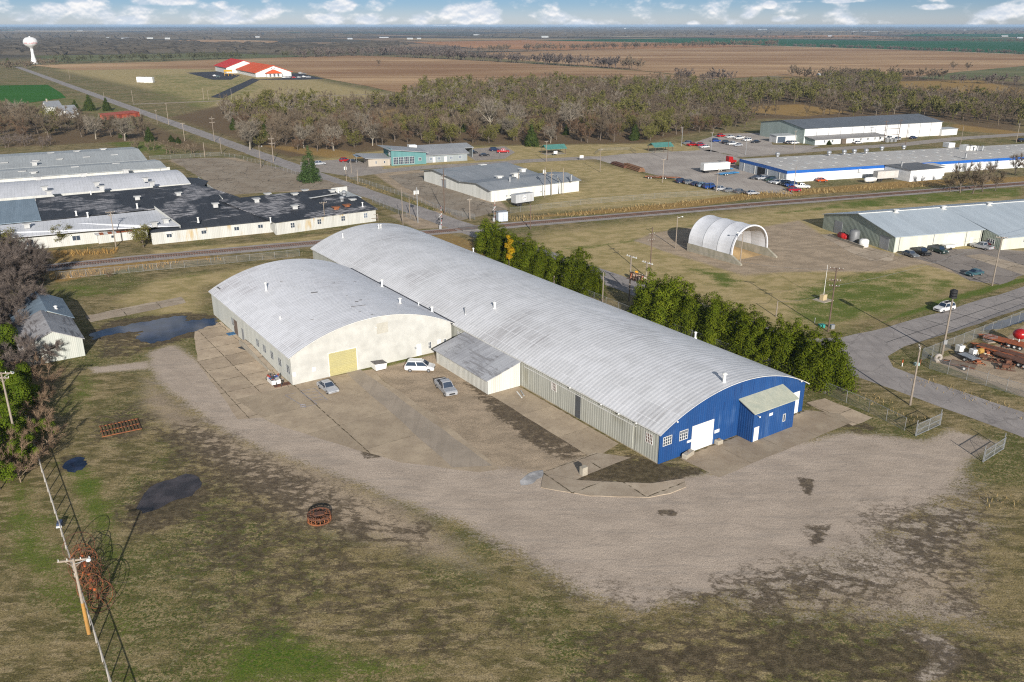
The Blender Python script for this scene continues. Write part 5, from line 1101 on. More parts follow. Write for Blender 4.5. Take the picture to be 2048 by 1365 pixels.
gabX(fh, 0, 12, 0, 8, 3.2, 5.8, m_sw, m_hr); gabX(fh, -3, 6, 8.3, 16, 5.4, 8.4, m_sw, m_hr)
for x in (2., 5., 8.5): window(fh, (x,0,1.), A_X, NYm, 1., 1.4, 1, 2)
MB().box(-1.6,-.8,11.6,12.4,5.5,10.).build('chimney', m_conc, fh)
ou = place('garden_barn', 'tiny white barn with pale gable beside the farmhouse', 'barn', (147,237), (155,236)); gable_walls(ou, 0, 5, 0, 6, 2.2, 4.2, m_sw); gable_roof(ou, 0, 5, 0, 6, 2.2, 4.2, .3, m_hr); window(ou, (2.1,0,1.), A_X, NYm, .8, .9, 1, 1)
rb = place('red_shed', 'long low faded red shed beside the far road', 'shed', (213,240), (262,235)); m_rs = siding('faded_red_boards', (.36,.075,.04), (.28,.06,.035), .5, dirt=.5)
walls4(rb, 0, 24, 0, 6, 2.6, m_rs); face(rb, 'roof', m_rs, [(-.5,-.5,2.6),(24.5,-.5,2.6),(24.5,6.5,3.4),(-.5,6.5,3.4)], .15)
for x in (3., 9., 15., 21.): slab(rb, 'door', (x,0,.05), A_X, NYm, 2., 2., .04, flat('dark_red_door', (.2,.035,.02), .8))
for i, (x, y) in enumerate(((277,165.5),(284,165.8),(291,166.2))):
    t = place('white_container', ('white container in the far pasture, leftmost of three','white container in the far pasture, middle of three','white container in the far pasture, rightmost of three')[i], 'container', (x-3.2, y), (x+3.2, y), 'white containers in the far pasture'); MB().box(0,9,0,5,.2,5.4).build('box_shell', m_white, t)
    for k in range(1, 4): MB().box(k*2.25-.1,k*2.25+.1,-.08,-.003,.3,5.3).build('rib', m_trim, t)
# ---- far farm buildings
m_farm = M('farm_white', (.46,.46,.45), (.38,.38,.37), .05)
FARM = [(455,63,4,16,1),(475,62.5,3,10,0),(500,61.5,2,8,0),(690,63,4,12,0),(820,79.5,6,9,1),(838,79,4,8,1),(700,79,5,8,0),(768,76,9,6,0),(955,71,8,8,1),(968,71,4,8,0),(1090,75.5,7,10,1),(880,51.9,14,40,1),(905,51.9,8,26,1),(1010,62,3,8,1),(1525,60.5,10,10,1),(1545,61,5,8,0),(1395,62.5,5,8,0),(1740,64.5,18,8,0),(1710,65,6,8,1),(1660,73.5,4,9,0),(2010,74,7,9,1),(2040,77,6,8,0),(300,78,6,8,1),(335,79,5,9,1),(250,78.5,7,8,0),(215,78,3,8,1),(430,77,10,6,0),(515,75.5,4,8,1),(538,75,5,8,0),(160,63,5,9,1),(570,75,3,8,0),(35,82.5,3,9,1),(52,109,9,7,1),(1160,61,3,12,0),(1250,58,2,14,1),(2025,59,3,9,0),(1930,61.5,3,10,1),(1655,152,17,4,1)]
adj = ('long','small','pale','white','low','grey')
for i, (x, y, hw_, h, wh) in enumerate(FARM):
    g = G(x, y); wid = (G(x+hw_, y) - G(x-hw_, y)).length; d_ = max(8., wid*.35)
    where = 'on the horizon' if y < 58 else 'far across the plain' if y < 70 else 'among the distant fields'
    t = thing('grain_silo' if h > 20 else 'farm_building', ('tall white grain elevator standing on the horizon' if h > 20 else 'distant %s farm building %s' % ('white' if wh else 'grey', where)), 'grain elevator' if h > 20 else 'farm building', g, R(8), 'grain elevators on the horizon' if h > 20 else 'distant %s farm buildings %s' % ('white' if wh else 'grey', where))
    if h > 20:
        for k in range(4): MB().lathe([(wid*.13,0),(wid*.13,h),(wid*.03,h+3)], 14, (-wid*.36+k*wid*.24, 0)).build('silo_tube', m_white, t)
    else:
        gabX(t, -wid/2, wid/2, 0, d_, h*.42, h*.7, m_farm if wh else m_wg, m_gr if wh else m_hr)
# ================================================================ vehicles
m_tyre = flat('tyre', (.02,.02,.021), .8); m_rim = flat('alloy_rim', (.40,.40,.41), .35, .6); m_lens = flat('headlight_lens', (.62,.62,.60), .15); m_red = flat('tail_lens', (.30,.012,.012), .25)
m_cg = glassmat('car_glass', (.012,.02,.035), .05); m_bed = flat('truck_bed', (.045,.045,.048), .7)
def carpaint(name, col, rough=.28, metal=.15): return flat('car_paint_' + name, col, rough, metal, .6)
PAINT = {k: carpaint(k, c) for k, c in dict(silver=(.42,.43,.45), white=(.72,.72,.71), black=(.018,.019,.022), grey=(.16,.17,.18), darkgrey=(.07,.075,.085), blue=(.02,.065,.26), darkblue=(.022,.035,.085), red=(.40,.014,.014), crimson=(.32,.008,.03), orange=(.55,.09,.02), maroon=(.13,.012,.018), green=(.022,.05,.042), teal=(.05,.12,.14), paleblue=(.20,.28,.36)).items()}
KIND = dict(  # length, half width, belt z, roof z, hood z, (front base, front top, rear top, rear base)
    sedan=(4.7, .90, .93, 1.45, .82, (.95, .25, -1.05, -1.75)), hatchback=(4.2, .88, .96, 1.52, .86, (1.0, .35, -1.45, -1.95)),
    suv=(4.7, .94, 1.08, 1.74, 1.02, (1.0, .45, -1.85, -2.2)), minivan=(5.1, .98, 1.10, 1.76, .98, (1.55, .65, -2.0, -2.42)), van=(5.2, .98, 1.2, 1.95, 1.05, (1.6, .95, -2.2, -2.5)),
    pickup=(5.7, .98, 1.10, 1.82, 1.06, (1.25, .55, -.75, -.95)))
def build_vehicle(kind):
    L, hw, zb, zt, zh, (fb, ft, rt, rbk) = KIND[kind]; nm = {'pickup': 'pickup_truck', 'sedan': 'parked_car', 'hatchback': 'parked_car', 'suv': 'parked_suv', 'minivan': 'parked_minivan', 'van': 'parked_van'}[kind]
    t = thing(nm, None, None); h = L/2; zl = .32; wf, wr = h - .95, -h + (1.15 if kind == 'pickup' else 1.0); rw = .35 if kind in ('suv', 'pickup', 'van') else .32
    if kind == 'pickup': prof = [(-h,.5),(-h,1.02),(rbk-.05,1.06),(rbk,zb),(fb,zb),(h-.25,zh),(h,.92),(h,.42),(h-.2,zl),(-h+.2,.42)]
    else: prof = [(-h+.05,.42),(-h,.7),(-h+.08,zb-.06),(rbk,zb),(fb,zb),(h-.55,zh),(h-.08,zh-.16),(h,.55),(h-.06,zl),(-h+.2,zl)]
    # rounded body: four stations across the width
    mb = MB(); st = [(-hw,.94),(-hw*.88,1.),(hw*.88,1.),(hw,.94)]; n = len(prof); vs = []; fs = []
    for y, s in st: vs += [(x*(s*.98 + .02 if abs(y) == hw else 1.), y, .62 + (z-.62)*(s if abs(y) == hw else 1.)) for x, z in prof]
    for j in range(3): fs += [(j*n+i, j*n+(i+1) % n, (j+1)*n+(i+1) % n, (j+1)*n+i) for i in range(n)]
    fs += [tuple(range(n))[::-1], tuple(range(3*n, 4*n))]; mb.add(vs, fs)
    # cabin (pillars and roof skin)
    tw, bwid = hw*.74, hw*.92
    cab = [(fb,-bwid,zb-.02),(fb,bwid,zb-.02),(rbk,bwid,zb-.02),(rbk,-bwid,zb-.02),(ft,-tw,zt),(ft,tw,zt),(rt,tw,zt),(rt,-tw,zt)]
    mid = [(ft-.12,-tw*.8,zt+.05),(ft-.12,tw*.8,zt+.05),(rt+.12,tw*.8,zt+.05),(rt+.12,-tw*.8,zt+.05)]
    mb.add(cab + mid, [(0,1,5,4),(1,2,6,5),(2,3,7,6),(3,0,4,7),(4,5,9,8),(5,6,10,9),(6,7,11,10),(7,4,8,11),(8,9,10,11)])
    if kind == 'suv' or kind == 'minivan': mb.bar((ft-.3,-tw*.85,zt+.09),(rt+.2,-tw*.85,zt+.09),.05).bar((ft-.3,tw*.85,zt+.09),(rt+.2,tw*.85,zt+.09),.05)
    body = mb.build('body', PAINT['silver'], t)
    def pane(name, a, b, c, d, mg=.10, off=.012):
        a, b, c, d = map(Vector, (a, b, c, d)); cen = (a+b+c+d)/4; nrm = (b-a).cross(d-a).normalized(); nrm = nrm if nrm.dot(cen - Vector((0,0,.9))) > 0 else -nrm
        MB().quad(*[p.lerp(cen, mg) + nrm*off for p in (a,b,c,d)]).build(name, m_cg, t)
    pane('windscreen', cab[0], cab[1], cab[5], cab[4], .09); pane('rear_window', cab[2], cab[3], cab[7], cab[6], .14)
    for a, b, c, d in ((cab[1],cab[2],cab[6],cab[5]), (cab[0],cab[3],cab[7],cab[4])):
        A_, B_, C_, D_ = map(Vector, (a, b, c, d)); m0, m1 = A_.lerp(B_, .48), D_.lerp(C_, .48)
        pane('side_window', A_, m0, m1, D_, .09); pane('side_window', m0, B_, C_, m1, .09)
    if kind == 'pickup': MB().box(-h+.12, rbk-.12, -hw+.2, hw-.2, 1.065, 1.075).build('truck_bed', m_bed, t); MB().box(-h+.06,-h+.12,-hw+.2,hw-.2,1.04,1.16).box(-h+.06,rbk-.08,-hw+.06,-hw+.17,1.04,1.18).box(-h+.06,rbk-.08,hw-.17,hw-.06,1.04,1.18).build('bed_rail', PAINT['silver'], t)
    for x in (wf, wr):
        for s in (-1, 1):
            w_ = MB().tube((x,s*(hw-.20),rw),(x,s*(hw+.015),rw),rw,rw,18).build('wheel', m_tyre, t); MB().tube((x,s*(hw+.0),rw),(x,s*(hw+.03),rw),rw*.62,rw*.58,12).build('rim', m_rim, w_)
    for s in (-1, 1):
        MB().box(h-.22,h-.02,s*hw*.72-.2,s*hw*.72+.2,zh-.34,zh-.19).build('headlight', m_lens, t)
        MB().box(-h-.012,-h+.1,s*hw*.74-.14,s*hw*.74+.14,zb-.30,zb-.12).build('tail_light', m_red, t)
        MB().bar((fb-.25,s*bwid,zb+.06),(fb-.25,s*(bwid+.2),zb+.08),.14).build('wing_mirror', m_dark, t)
    MB().box(h-.03,h+.015,-hw*.5,hw*.5,.5,zh-.3).build('grille', m_black, t)
    return t
PROTO = {}
def vehicle(kind, colour, px, rz, label, cat=None, group=None, scale=1.):
    if kind not in PROTO: PROTO[kind] = o = build_vehicle(kind)
    else: o = copy_tree(PROTO[kind])
    if 'group' in o: del o['group']
    g = G(*px) if not isinstance(px, Vector) else px
    o.location = (g.x, g.y, .03); o.rotation_euler = (0, 0, rz); o.scale = (scale,)*3
    tag(o, label, cat or {'pickup': 'pickup truck', 'suv': 'suv', 'minivan': 'minivan', 'van': 'van'}.get(kind, 'car'), group)
    for c in o.children:
        if c.name.split('.')[0] in ('body', 'bed_rail'): paint(c, PAINT[colour])
    return o
def head(a, b): return ang(G(*a), G(*b))          # heading from rear pixel to front pixel
v_ = vehicle('sedan', 'silver', (656,781), head((641,771),(668,790)), 'silver grey sedan parked beside painted bays in front of the cream warehouse'); 
vehicle('minivan', 'white', (840,741), head((812,741),(868,742)), 'white minivan parked by the grass edge before the cream warehouse')
vehicle('pickup', 'silver', (892,783), head((880,770),(904,795)), 'silver crew cab pickup parked on dirt beside the lean-to shed')
sv = vehicle('suv', 'white', (1888,622), head((1905,618),(1871,625)), 'small white suv with black roof stopped on the roadside grass'); MB().box(-1.75,.35,-.62,.62,1.785,1.80).build('black_roof', m_black, sv)
vehicle('sedan', 'grey', (1820,513), head((1805,507),(1834,517)), 'grey sedan nosed out from the cream workshop wall, leftmost there')
vehicle('pickup', 'black', (1842,509), head((1825,502),(1856,514)), 'black pickup between grey sedan and dark suv at the workshop')
vehicle('suv', 'green', (1878,506), head((1862,501),(1893,511)), 'dark suv parked near the cream workshop roller door')
vehicle('pickup', 'silver', (1963,498), head((1980,502),(1946,494)), 'silver pickup parked beside a maroon suv at the workshop corner')
vehicle('suv', 'maroon', (1988,495), head((1976,492),(2000,497)), 'maroon suv parked behind the silver pickup at the workshop corner')
vehicle('sedan', 'teal', (1948,551), head((1964,549),(1933,554)), 'teal sedan parked alone near the road by the workshop lot')
GL = 'cars parked in the gravel lot of the blue-banded warehouse'
ROW1 = [('suv','darkblue',1363.5,366.5,'dark blue suv at the west end of the fence-side car row'),('suv','grey',1379,368.5,'grey suv second from the west in the fence-side car row'),('sedan','darkblue',1393,371.5,'dark sedan third from the west in the fence-side car row'),('suv','paleblue',1406,374.5,'pale blue suv fourth from the west in the fence-side car row'),('van','blue',1420,377.5,'bright blue van in the fence-side car row'),('suv','silver',1441,381.5,'silver suv just east of the bright blue van'),('sedan','grey',1459.5,384.5,'grey sedan mid row between silver suv and dark hatchback'),('hatchback','darkgrey',1480,386.8,'dark grey hatchback second from the east end of the fence-side row'),('sedan','silver',1505,389.6,'silver sedan at the east end of the fence-side row')]
for k, c, x, y, l in ROW1: vehicle(k, c, (x, y), R(18) + R(random.uniform(-4, 4)), l, group='cars in the fence-side row')
ROW2 = [('sedan','darkgrey',1511,358.5,'dark car nearest the open warehouse doorway'),('suv','silver',1524,360,'silver suv second in the row along the warehouse end wall'),('suv','green',1540,363,'dark green suv third in the row along the warehouse end wall'),('sedan','silver',1549,367,'silver car fourth in the row along the warehouse end wall'),('suv','white',1559,369,'white suv in the row along the warehouse end wall'),('suv','black',1569,371,'black suv beside the white suv near the warehouse corner'),('suv','blue',1581,373.6,'blue suv beside the white pickup near the warehouse corner')]
for k, c, x, y, l in ROW2: vehicle(k, c, (x, y), R(-160) + R(random.uniform(-4, 4)), l, group='cars along the warehouse end wall')
vehicle('pickup', 'white', (1603,377), R(-2), 'white pickup at the corner of the blue-banded warehouse'); vehicle('suv', 'crimson', (1588,383.5), R(8), 'crimson suv standing in dry grass by the gravel lot')
vehicle('hatchback', 'orange', (1643,364), R(10), 'orange hatchback parked alone before the blue-banded warehouse')
TOP = [('suv','red',1442,274.5,'red suv at the woods edge of the upper car park'),('sedan','white',1460,276.5,'white sedan next to the red suv by the woods'),('pickup','white',1478,279,'white pickup in the back row of the upper car park'),('suv','white',1494,283,'white suv in the back row near the tall grey-roofed warehouse'),('sedan','black',1511,286.5,'black sedan at the east end of the back row'),('suv','blue',1432,284.5,'blue suv at the west end of the middle row'),('suv','black',1452.5,288,'black suv in the middle row beside a white pickup'),('pickup','white',1465,290.5,'white pickup in the middle row of the upper car park'),('sedan','silver',1476,293,'silver sedan at the end of the middle row'),('suv','grey',1374,289,'grey suv at the west end of the front row'),('pickup','red',1384.5,292.5,'red pickup next to the grey suv in the front row'),('suv','crimson',1402,293,'crimson suv in the front row of the upper car park'),('sedan','white',1409,296.5,'white sedan at the east end of the front row'),('sedan','grey',1578,287.6,'grey sedan in front of the white outbuilding'),('suv','white',1588.5,288.6,'white suv in front of the white outbuilding'),('sedan','white',1716,288,'white sedan by the office range of the tall grey-roofed warehouse'),('suv','silver',1793,281.5,'silver suv beside the transformer frame'),('pickup','white',1778,279.5,'white pickup behind the transformer frame'),('sedan','darkblue',1826,278,'dark blue sedan near the downpipes of the tall white wall'),('suv','black',2043,284,'black suv at the right edge beyond the blue-banded warehouse')]
for k, c, x, y, l in TOP: vehicle(k, c, (x, y), R(25) + R(random.uniform(-8, 8)) + (math.pi if random.random() < .4 else 0), l, group='cars in the upper car park')
for k, c, x, y, r_, l in (('suv','red',690,324,35,'red suv parked beside the clinic canopy'),('sedan','black',705,325.5,20,'black sedan parked beside the clinic canopy'),('suv','silver',640,330.5,25,'silver suv parked behind the tall pine tree'),('suv','black',945,308,20,'black suv parked behind the clinic'),('sedan','black',969,313,15,'black sedan at the edge of the clinic back lot'),('suv','darkblue',989,302.5,25,'dark blue suv by the woods behind the clinic'),('pickup','red',1006,306,8,'red and white pickup behind the clinic')):
    vehicle(k, c, (x, y), R(r_), l, group='cars at the clinic')
for i, (k, c, x, y) in enumerate((('suv','white',568,156.4),('sedan','silver',577,156.2),('suv','red',588,156.5),('sedan','white',598,155.8),('suv','white',608,155.2),('pickup','silver',617,155.9),('suv','white',601,147.8),('sedan','grey',609,148.6),('suv','white',430,153.2),('van','green',436,155.2))):
    vehicle(k, c, (x, y), R(20), '%s %s on the dark asphalt by the red-roofed school%s' % ({'silver':'silver'}.get(c, c), {'suv':'suv','sedan':'sedan','pickup':'pickup','van':'van'}[k], {568:', left end of the front row',588:'',608:', right of the front row',601:', in the back lot',430:', on the playground side',598:', mid front row'}.get(x, '')), group='cars at the school')
# trailers and trucks
def box_trailer(label, px, rz, L=8., mat=None, wheels=True, h=2.7):
    t = thing('box_trailer', label, 'trailer', G(*px), rz); mat = mat or siding('trailer_aluminium', (.46,.47,.48), (.38,.39,.40), .6, dirt=.7, dirtcol=(.30,.22,.16), lines=.15)
    MB().box(-L/2,L/2,-1.25,1.25,1.1,1.1+h).build('box_body', mat, t); MB().box(-L/2,L/2,-.5,.5,.8,1.098).build('chassis', m_dark, t)
    for x in (-L/2+1., -L/2+2.1):
        for s in (-1, 1): MB().tube((x,s*.75,.5),(x,s*1.2,.5),.5,.5,14).build('wheel', m_tyre, t)
    for s in (-1, 1): MB().bar((L/2-1.4,s*.6,0),(L/2-1.4,s*.6,1.),.14).build('landing_leg', m_dark, t)
    MB().box(L/2,L/2+.02,-1.2,1.2,1.2,1.+h).build('end_door', mat, t); return t
bt_ = box_trailer('old silver box trailer with round white emblem beside the low depot', dz6(335,828), mdl.rotation_euler.z + R(4), 7.4)
MB().tube((-.2,-1.27,2.5),(-.2,-1.255,2.5),.8,.8,20).build('emblem', m_white, bt_); MB().prism([(-.9,-.18),(.5,-.18),(.5,.18),(-.9,.18)], 'y', -1.29, -1.272).build('emblem_bar', flat('emblem_grey', (.28,.28,.3), .6), bt_, loc=(0,0,2.5))
box_trailer('dull white box trailer parked before the blue-banded warehouse', dz7(1110,545), bw.rotation_euler.z, 9.5, M('dull_trailer_white', (.50,.48,.45), (.42,.40,.37), .5))
box_trailer('white semi trailer parked on the gravel lot', dz6(1850,570), R(20), 12., m_white)
tk = thing('semi_tractor', 'red semi tractor cab standing beside the white trailer', 'truck', G(*dz6(1955,508)), R(20)); MB().prism([(-3.,.8),(3.2,.8),(3.2,1.7),(1.6,1.9),(1.3,3.2),(-.6,3.4),(-.6,1.2),(-3.,1.2)], 'y', -1.15, 1.15).build('body', PAINT['red'], tk)
MB().quad((1.62,-.95,1.95),(1.62,.95,1.95),(1.36,.9,3.05),(1.36,-.9,3.05)).build('windscreen', m_cg, tk)
for x in (2.2,-1.4,-2.5):
    for s in (-1,1): MB().tube((x,s*.8,.5),(x,s*1.2,.5),.5,.5,14).build('wheel', m_tyre, tk)
def flatbed(label, px, rz, L, mat, deck=None, axles=2, z=.75, group=None, rails=True):
    t = thing('flatbed_trailer', label, 'trailer', G(*px), rz, group)
    MB().box(-L/2,L/2,-1.0,1.0,z,z+.12).build('deck', deck or m_wood, t)
    mb = MB()
    for s in (-1,1): mb.box(-L/2,L/2,s*1.02-.06,s*1.02+.06,z-.12,z+.16)
    mb.bar((L/2,-.9,z),(L/2+1.5,0,z-.1),.12).bar((L/2,.9,z),(L/2+1.5,0,z-.1),.12); mb.build('frame', mat, t)
    for i in range(axles):
        x = -L*.12 - i*.95
        for s in (-1,1):
            w_ = MB().tube((x,s*1.1,.38),(x,s*1.34,.38),.38,.38,16).build('wheel', m_tyre, t); MB().tube((x,s*1.33,.38),(x,s*1.36,.38),.2,.2,10).build('rim', m_white, w_)
        for s in (-1,1): MB().box(x-.46,x+.46,s*1.22-.16,s*1.22+.16,.82,.88).build('mudguard', mat, t)
    MB().tube((L/2+1.,0,0),(L/2+1.,0,z),.05).build('jack_leg', mat, t); return t
m_blu = flat('trailer_blue', (.03,.20,.42), .5); m_org = M('rusty_orange_paint', (.34,.09,.025), (.20,.065,.03), 1.5, rough=.8)
flatbed('blue flatbed trailer on the gravel lot, nearer the camera', dz6(1950,592), R(26), 9., m_blu, m_blu); flatbed('blue flatbed trailer loaded with grey gear on the gravel lot', dz6(1900,560), R(24), 9., m_blu, m_steel)
tank('tank_trailer', 'small white tank on skids beside the dull box trailer', 'tank', dz7(1010,560), .9, 3.6, m_white, bw.rotation_euler.z, True)
for i, (px, L) in enumerate((((1210,548),14.),((1105,522),12.))):
    g = G(*dz6(*px)); rz = head(dz6(1150,525), dz6(1275,565)) ; t = thing('pipe_stack', ('rust brown stack of long pipes on the gravel lot', 'darker flat stack of pipes beside the brown one')[i], 'pipe stack', g, rz)
    for r0 in range(3 - i):
        for c0 in range(5 - r0): MB().tube((-L/2,c0*.62+r0*.31-1.2,.3+r0*.52),(L/2,c0*.62+r0*.31-1.2,.3+r0*.52),.3,.3,10).build('pipe', M('brown_pipe', (.24,.125,.06), (.17,.09,.05), .5, rand=.15) if i == 0 else m_rust2, t)
flatbed('rust red implement on wheels by the lot fence, western one', dz6(1365,620), R(-14), 6., m_rust); flatbed('rust red implement on wheels by the lot fence, eastern one', dz6(1480,622), R(-14), 6.5, m_rust)
# equipment yard at right edge
flatbed('rusty orange tandem trailer in the fenced yard, upper one', (2012,690), head((2040,697),(1985,683)), 7.5, m_org, m_org, 3)
flatbed('rusty orange trailer with white wheels in the fenced yard, middle one', (2003,710), head((2040,722),(1960,700)), 8., m_org, m_rust2, 2)
flatbed('weathered wooden flat trailer near the yard corner', (1925,736), head((1955,742),(1905,731)), 4., m_rust2, M('grey_planks', (.22,.17,.12), (.16,.12,.085), 1.), 1, .6)
flatbed('small bare frame trailer between the wooden one and the white box', (1936,720), head((1960,728),(1915,709)), 3.2, m_dark, m_steel, 1, .6)
flatbed('long low rusty frame trailer nearest the camera in the yard', (2035,728), head((2075,742),(1990,712)), 8., m_rust2, m_rust2, 2)
au = thing('red_auger', 'bright red machine hood on white legs at the right edge of the yard', 'machine', G(2036,690), R(20)); MB().ball((0,0,2.1),1.25,14,9,.8).build('hood', PAINT['red'], au, True)
for a in range(4): MB().bar((.6*math.cos(a*1.57+.7),.6*math.sin(a*1.57+.7),1.6),(1.4*math.cos(a*1.57+.7),1.4*math.sin(a*1.57+.7),0),.12).build('leg', m_white, au)
yw = thing('yellow_winch', 'tan and yellow winch on a tripod frame beside the orange trailer', 'winch', G(1958,713), .4); MB().tube((-.5,0,1.),(.5,0,1.),.5,.5,14).build('drum', flat('ochre_paint', (.38,.22,.05), .6), yw)
for s in (-1,1): MB().bar((s*.6,0,1.),(s*.9,-.9,0),.1).build('leg', flat('cream_steel', (.5,.46,.34), .6), yw); MB().bar((s*.6,0,1.),(s*.9,.9,0),.1).build('leg', flat('cream_steel', (.5,.46,.34), .6), yw)
MB().bar((0,0,.8),(2.4,-.6,.1),.14).build('tongue', flat('cream_steel', (.5,.46,.34), .6), yw)
for px, l in (((1919,704),'white square bulk tank inside the yard fence, left one'),((1946,712),'white square bulk tank beside the yellow winch, right one')):
    t = thing('bulk_tank', l, 'tank', G(*px), .3, 'white bulk tanks in the yard'); MB().box(-.6,.6,-.5,.5,.14,1.25).build('tank_shell', m_white, t); MB().box(-.65,.65,-.55,.55,0,.138).build('pallet', m_wood, t); MB().tube((0,0,1.25),(0,0,1.33),.2).build('lid', m_dark, t)
ct = thing('pallet_cage', 'grey wire cage on a pallet by the yard fence', 'cage', G(1979,684), .3); MB().box(-1.,1.,-.7,.7,0,.15).build('pallet', m_wood, ct)
for z in (.3,.6,.9,1.15):
    MB().bar((-1,-.7,z),(1,-.7,z),.05).bar((1,-.7,z),(1,.7,z),.05).bar((1,.7,z),(-1,.7,z),.05).bar((-1,.7,z),(-1,-.7,z),.05).build('cage_bar', m_steel, ct)
rl_ = thing('cable_reel', 'pale round bale-like coil beside the yard fence corner', 'coil', G(1875,724), .2); MB().torus((0,0,.75),.5,.28,'y',20,8).build('coil', M('pale_coil', (.38,.34,.30), (.28,.25,.22), 3.), rl_); MB().box(-.5,.5,-.3,.3,0,.2).build('cradle', m_wood, rl_)
# small boat-like trailer by the workshop
db_ = thing('utility_cart', 'small white dump cart beside the dark suv at the workshop', 'cart', G(1896,499), .3); MB().prism([(-1.3,.5),(1.3,.5),(1.6,1.3),(-1.6,1.3)], 'y', -.8, .8).build('tub', m_white, db_)
for s in (-1,1): MB().tube((0,s*.8,.35),(0,s*1.,.35),.35,.35,12).build('wheel', m_tyre, db_)
# ---- yard things
def dumpster(label, px, rz):
    t = thing('dumpster', label, 'dumpster', G(*px), rz); MB().prism([(-.95,0.12),(.95,.12),(1.15,1.05),(-1.05,1.25)], 'y', -.85, .85).build('bin_body', m_white, t)
    MB().add([(-1.08,-.9,1.27),(1.18,-.9,1.07),(1.18,.9,1.07),(-1.08,.9,1.27),(-1.08,-.9,1.32),(1.18,-.9,1.12),(1.18,.9,1.12),(-1.08,.9,1.32)], [(0,3,2,1),(4,5,6,7),(0,1,5,4),(1,2,6,5),(2,3,7,6),(3,0,4,7)]).build('lid', M('worn_black_lid', (.05,.05,.052), (.20,.18,.17), 3.), t)
    for x in (-.7,.7):
        for s in (-.7,.7): MB().tube((x,s-.05,.08),(x,s+.05,.08),.08).build('caster', m_black, t)
    return t
dumpster('white dumpster with worn black lid beside the yellow roller door', (758,738), AZ)
sk = thing('scrap_bin', 'white open bin heaped with scrap against the cream warehouse corner', 'bin', W(127.6, 40.2), AZ + R(90))
mb = MB()
for a in ((-1.1,1.1,-.75,-.7),(-1.1,1.1,.7,.75)): mb.box(*a,.2,.9)
mb.box(-1.1,-1.05,-.698,.698,.2,.9).box(1.05,1.1,-.698,.698,.2,.9).box(-1.05,1.05,-.7,.7,.2,.25); mb.build('bin_body', m_white, sk)
rr = random.Random(3)
for nm, m, n in (('blue_scrap', flat('scrap_blue', (.05,.09,.28), .6), 5), ('red_scrap', flat('scrap_red', (.32,.05,.03), .6), 6), ('grey_scrap', m_steel, 8), ('dark_scrap', m_dark, 6)):
    for k in range(n):
        a = Vector((rr.uniform(-1.0,1.0), rr.uniform(-.55,.55), rr.uniform(.75,1.25))); MB().bar(a, a + Vector((rr.uniform(-.6,.6), rr.uniform(-.5,.5), rr.uniform(-.1,.35))), rr.uniform(.08,.4), rr.uniform(.05,.25)).build(nm, m, sk)
def bicycle(label, p, rz):
    t = thing('bicycle', label, 'bicycle', p, rz, 'scrap bicycles by the cream warehouse')
    for x in (-.52,.52): w_ = MB().torus((x,0,.34),.32,.03,'y',20,5).build('wheel', m_tyre, t); MB().bar((x,0,.02),(x,0,.66),.012).bar((x-.32,0,.34),(x+.32,0,.34),.012).build('spokes', m_steel, w_)
    MB().tube((-.52,0,.34),(-.15,0,.8),.02).tube((-.15,0,.8),(.4,0,.82),.02).tube((-.05,0,.34),(.4,0,.78),.02).tube((-.52,0,.34),(-.05,0,.34),.02).tube((-.15,0,.84),(-.05,0,.34),.02).tube((.38,0,.9),(.52,0,.34),.02).build('frame', m_dark, t)
    MB().box(-.28,-.02,-.06,.06,.86,.92).build('saddle', m_black, t); MB().tube((.36,-.26,.96),(.36,.26,.96),.02).build('handlebar', m_steel, t); return t
bicycle('dark bicycle standing nearest the corner of the cream warehouse', W(126., 41.0), AZ + R(60)); bicycle('dark bicycle leaning next to the scrap bin', W(126.6, 40.2), AZ + R(75)); bicycle('dark bicycle at the far end of the scrap bin', W(129.9, 40.2), AZ + R(30))
for (a, b, w_), m, l, nm, cat in ((((548,774),(580,767),1.1), m_rust2, 'rusty steel plate lying on concrete at the cream warehouse corner', 'steel_plate', 'plate'), (((455,670),(470,667),1.5), flat('blue_mat', (.04,.13,.25), .7), 'blue flat pallet lying on the concrete yard', 'flat_pallet', 'pallet'), (((484,699),(502,693),2.3), flat('dark_mat', (.05,.055,.06), .7), 'dark rectangular grate lying on the concrete yard', 'ground_grate', 'grate')):
    p, q = G(*a), G(*b); t = thing(nm, l, cat, (p+q)/2, ang(p, q)); L = (q-p).length/2; MB().box(-L,L,-w_/2,w_/2,.02,.10).build('plate', m, t); 
    for k in range(3): MB().box(-L,L,-w_/2+.05+k*w_*.42,-w_/2+.15+k*w_*.42,.102,.13).build('slat', m, t)
for px, L, rz, l in (((1376,913),2.1,AZ+R(14),'long concrete block beside the white overhead door of the blue wall'),((1437,888),1.0,AZ,'short tan concrete block at the right of the white overhead door')):
    t = thing('concrete_block', l, 'block', G(*px), rz); MB().prism([(-L/2,0),(L/2,0),(L/2,.55),(L/2-.08,.65),(-L/2+.08,.65),(-L/2,.55)], 'y', -.35, .35).build('block', m_conc, t); MB().torus((0,0,.66),.14,.025,'y',12,5,0,math.pi).build('lifting_loop', m_rust, t)
t = thing('concrete_pillar', 'grey concrete block pillar standing near the curved kerb', 'pillar', G(1167,950), AZ); MB().box(-.42,.42,-.32,.32,0,1.1).build('pillar', m_conc, t); MB().box(-.44,.44,-.34,.34,1.102,1.2).build('cap', m_conc, t)
t = thing('pipe_scrap', 'short grey pipe lying by the sliding doors of the long warehouse', 'pipe', W(101.2, 71.3), AZ + 1.2); MB().tube((-1.,0,.12),(1.,0,.12),.11).build('pipe', m_steel, t); MB().bar((-1.6,.5,.06),(.9,.7,.06),.2,.08).build('plank', m_trim, t)
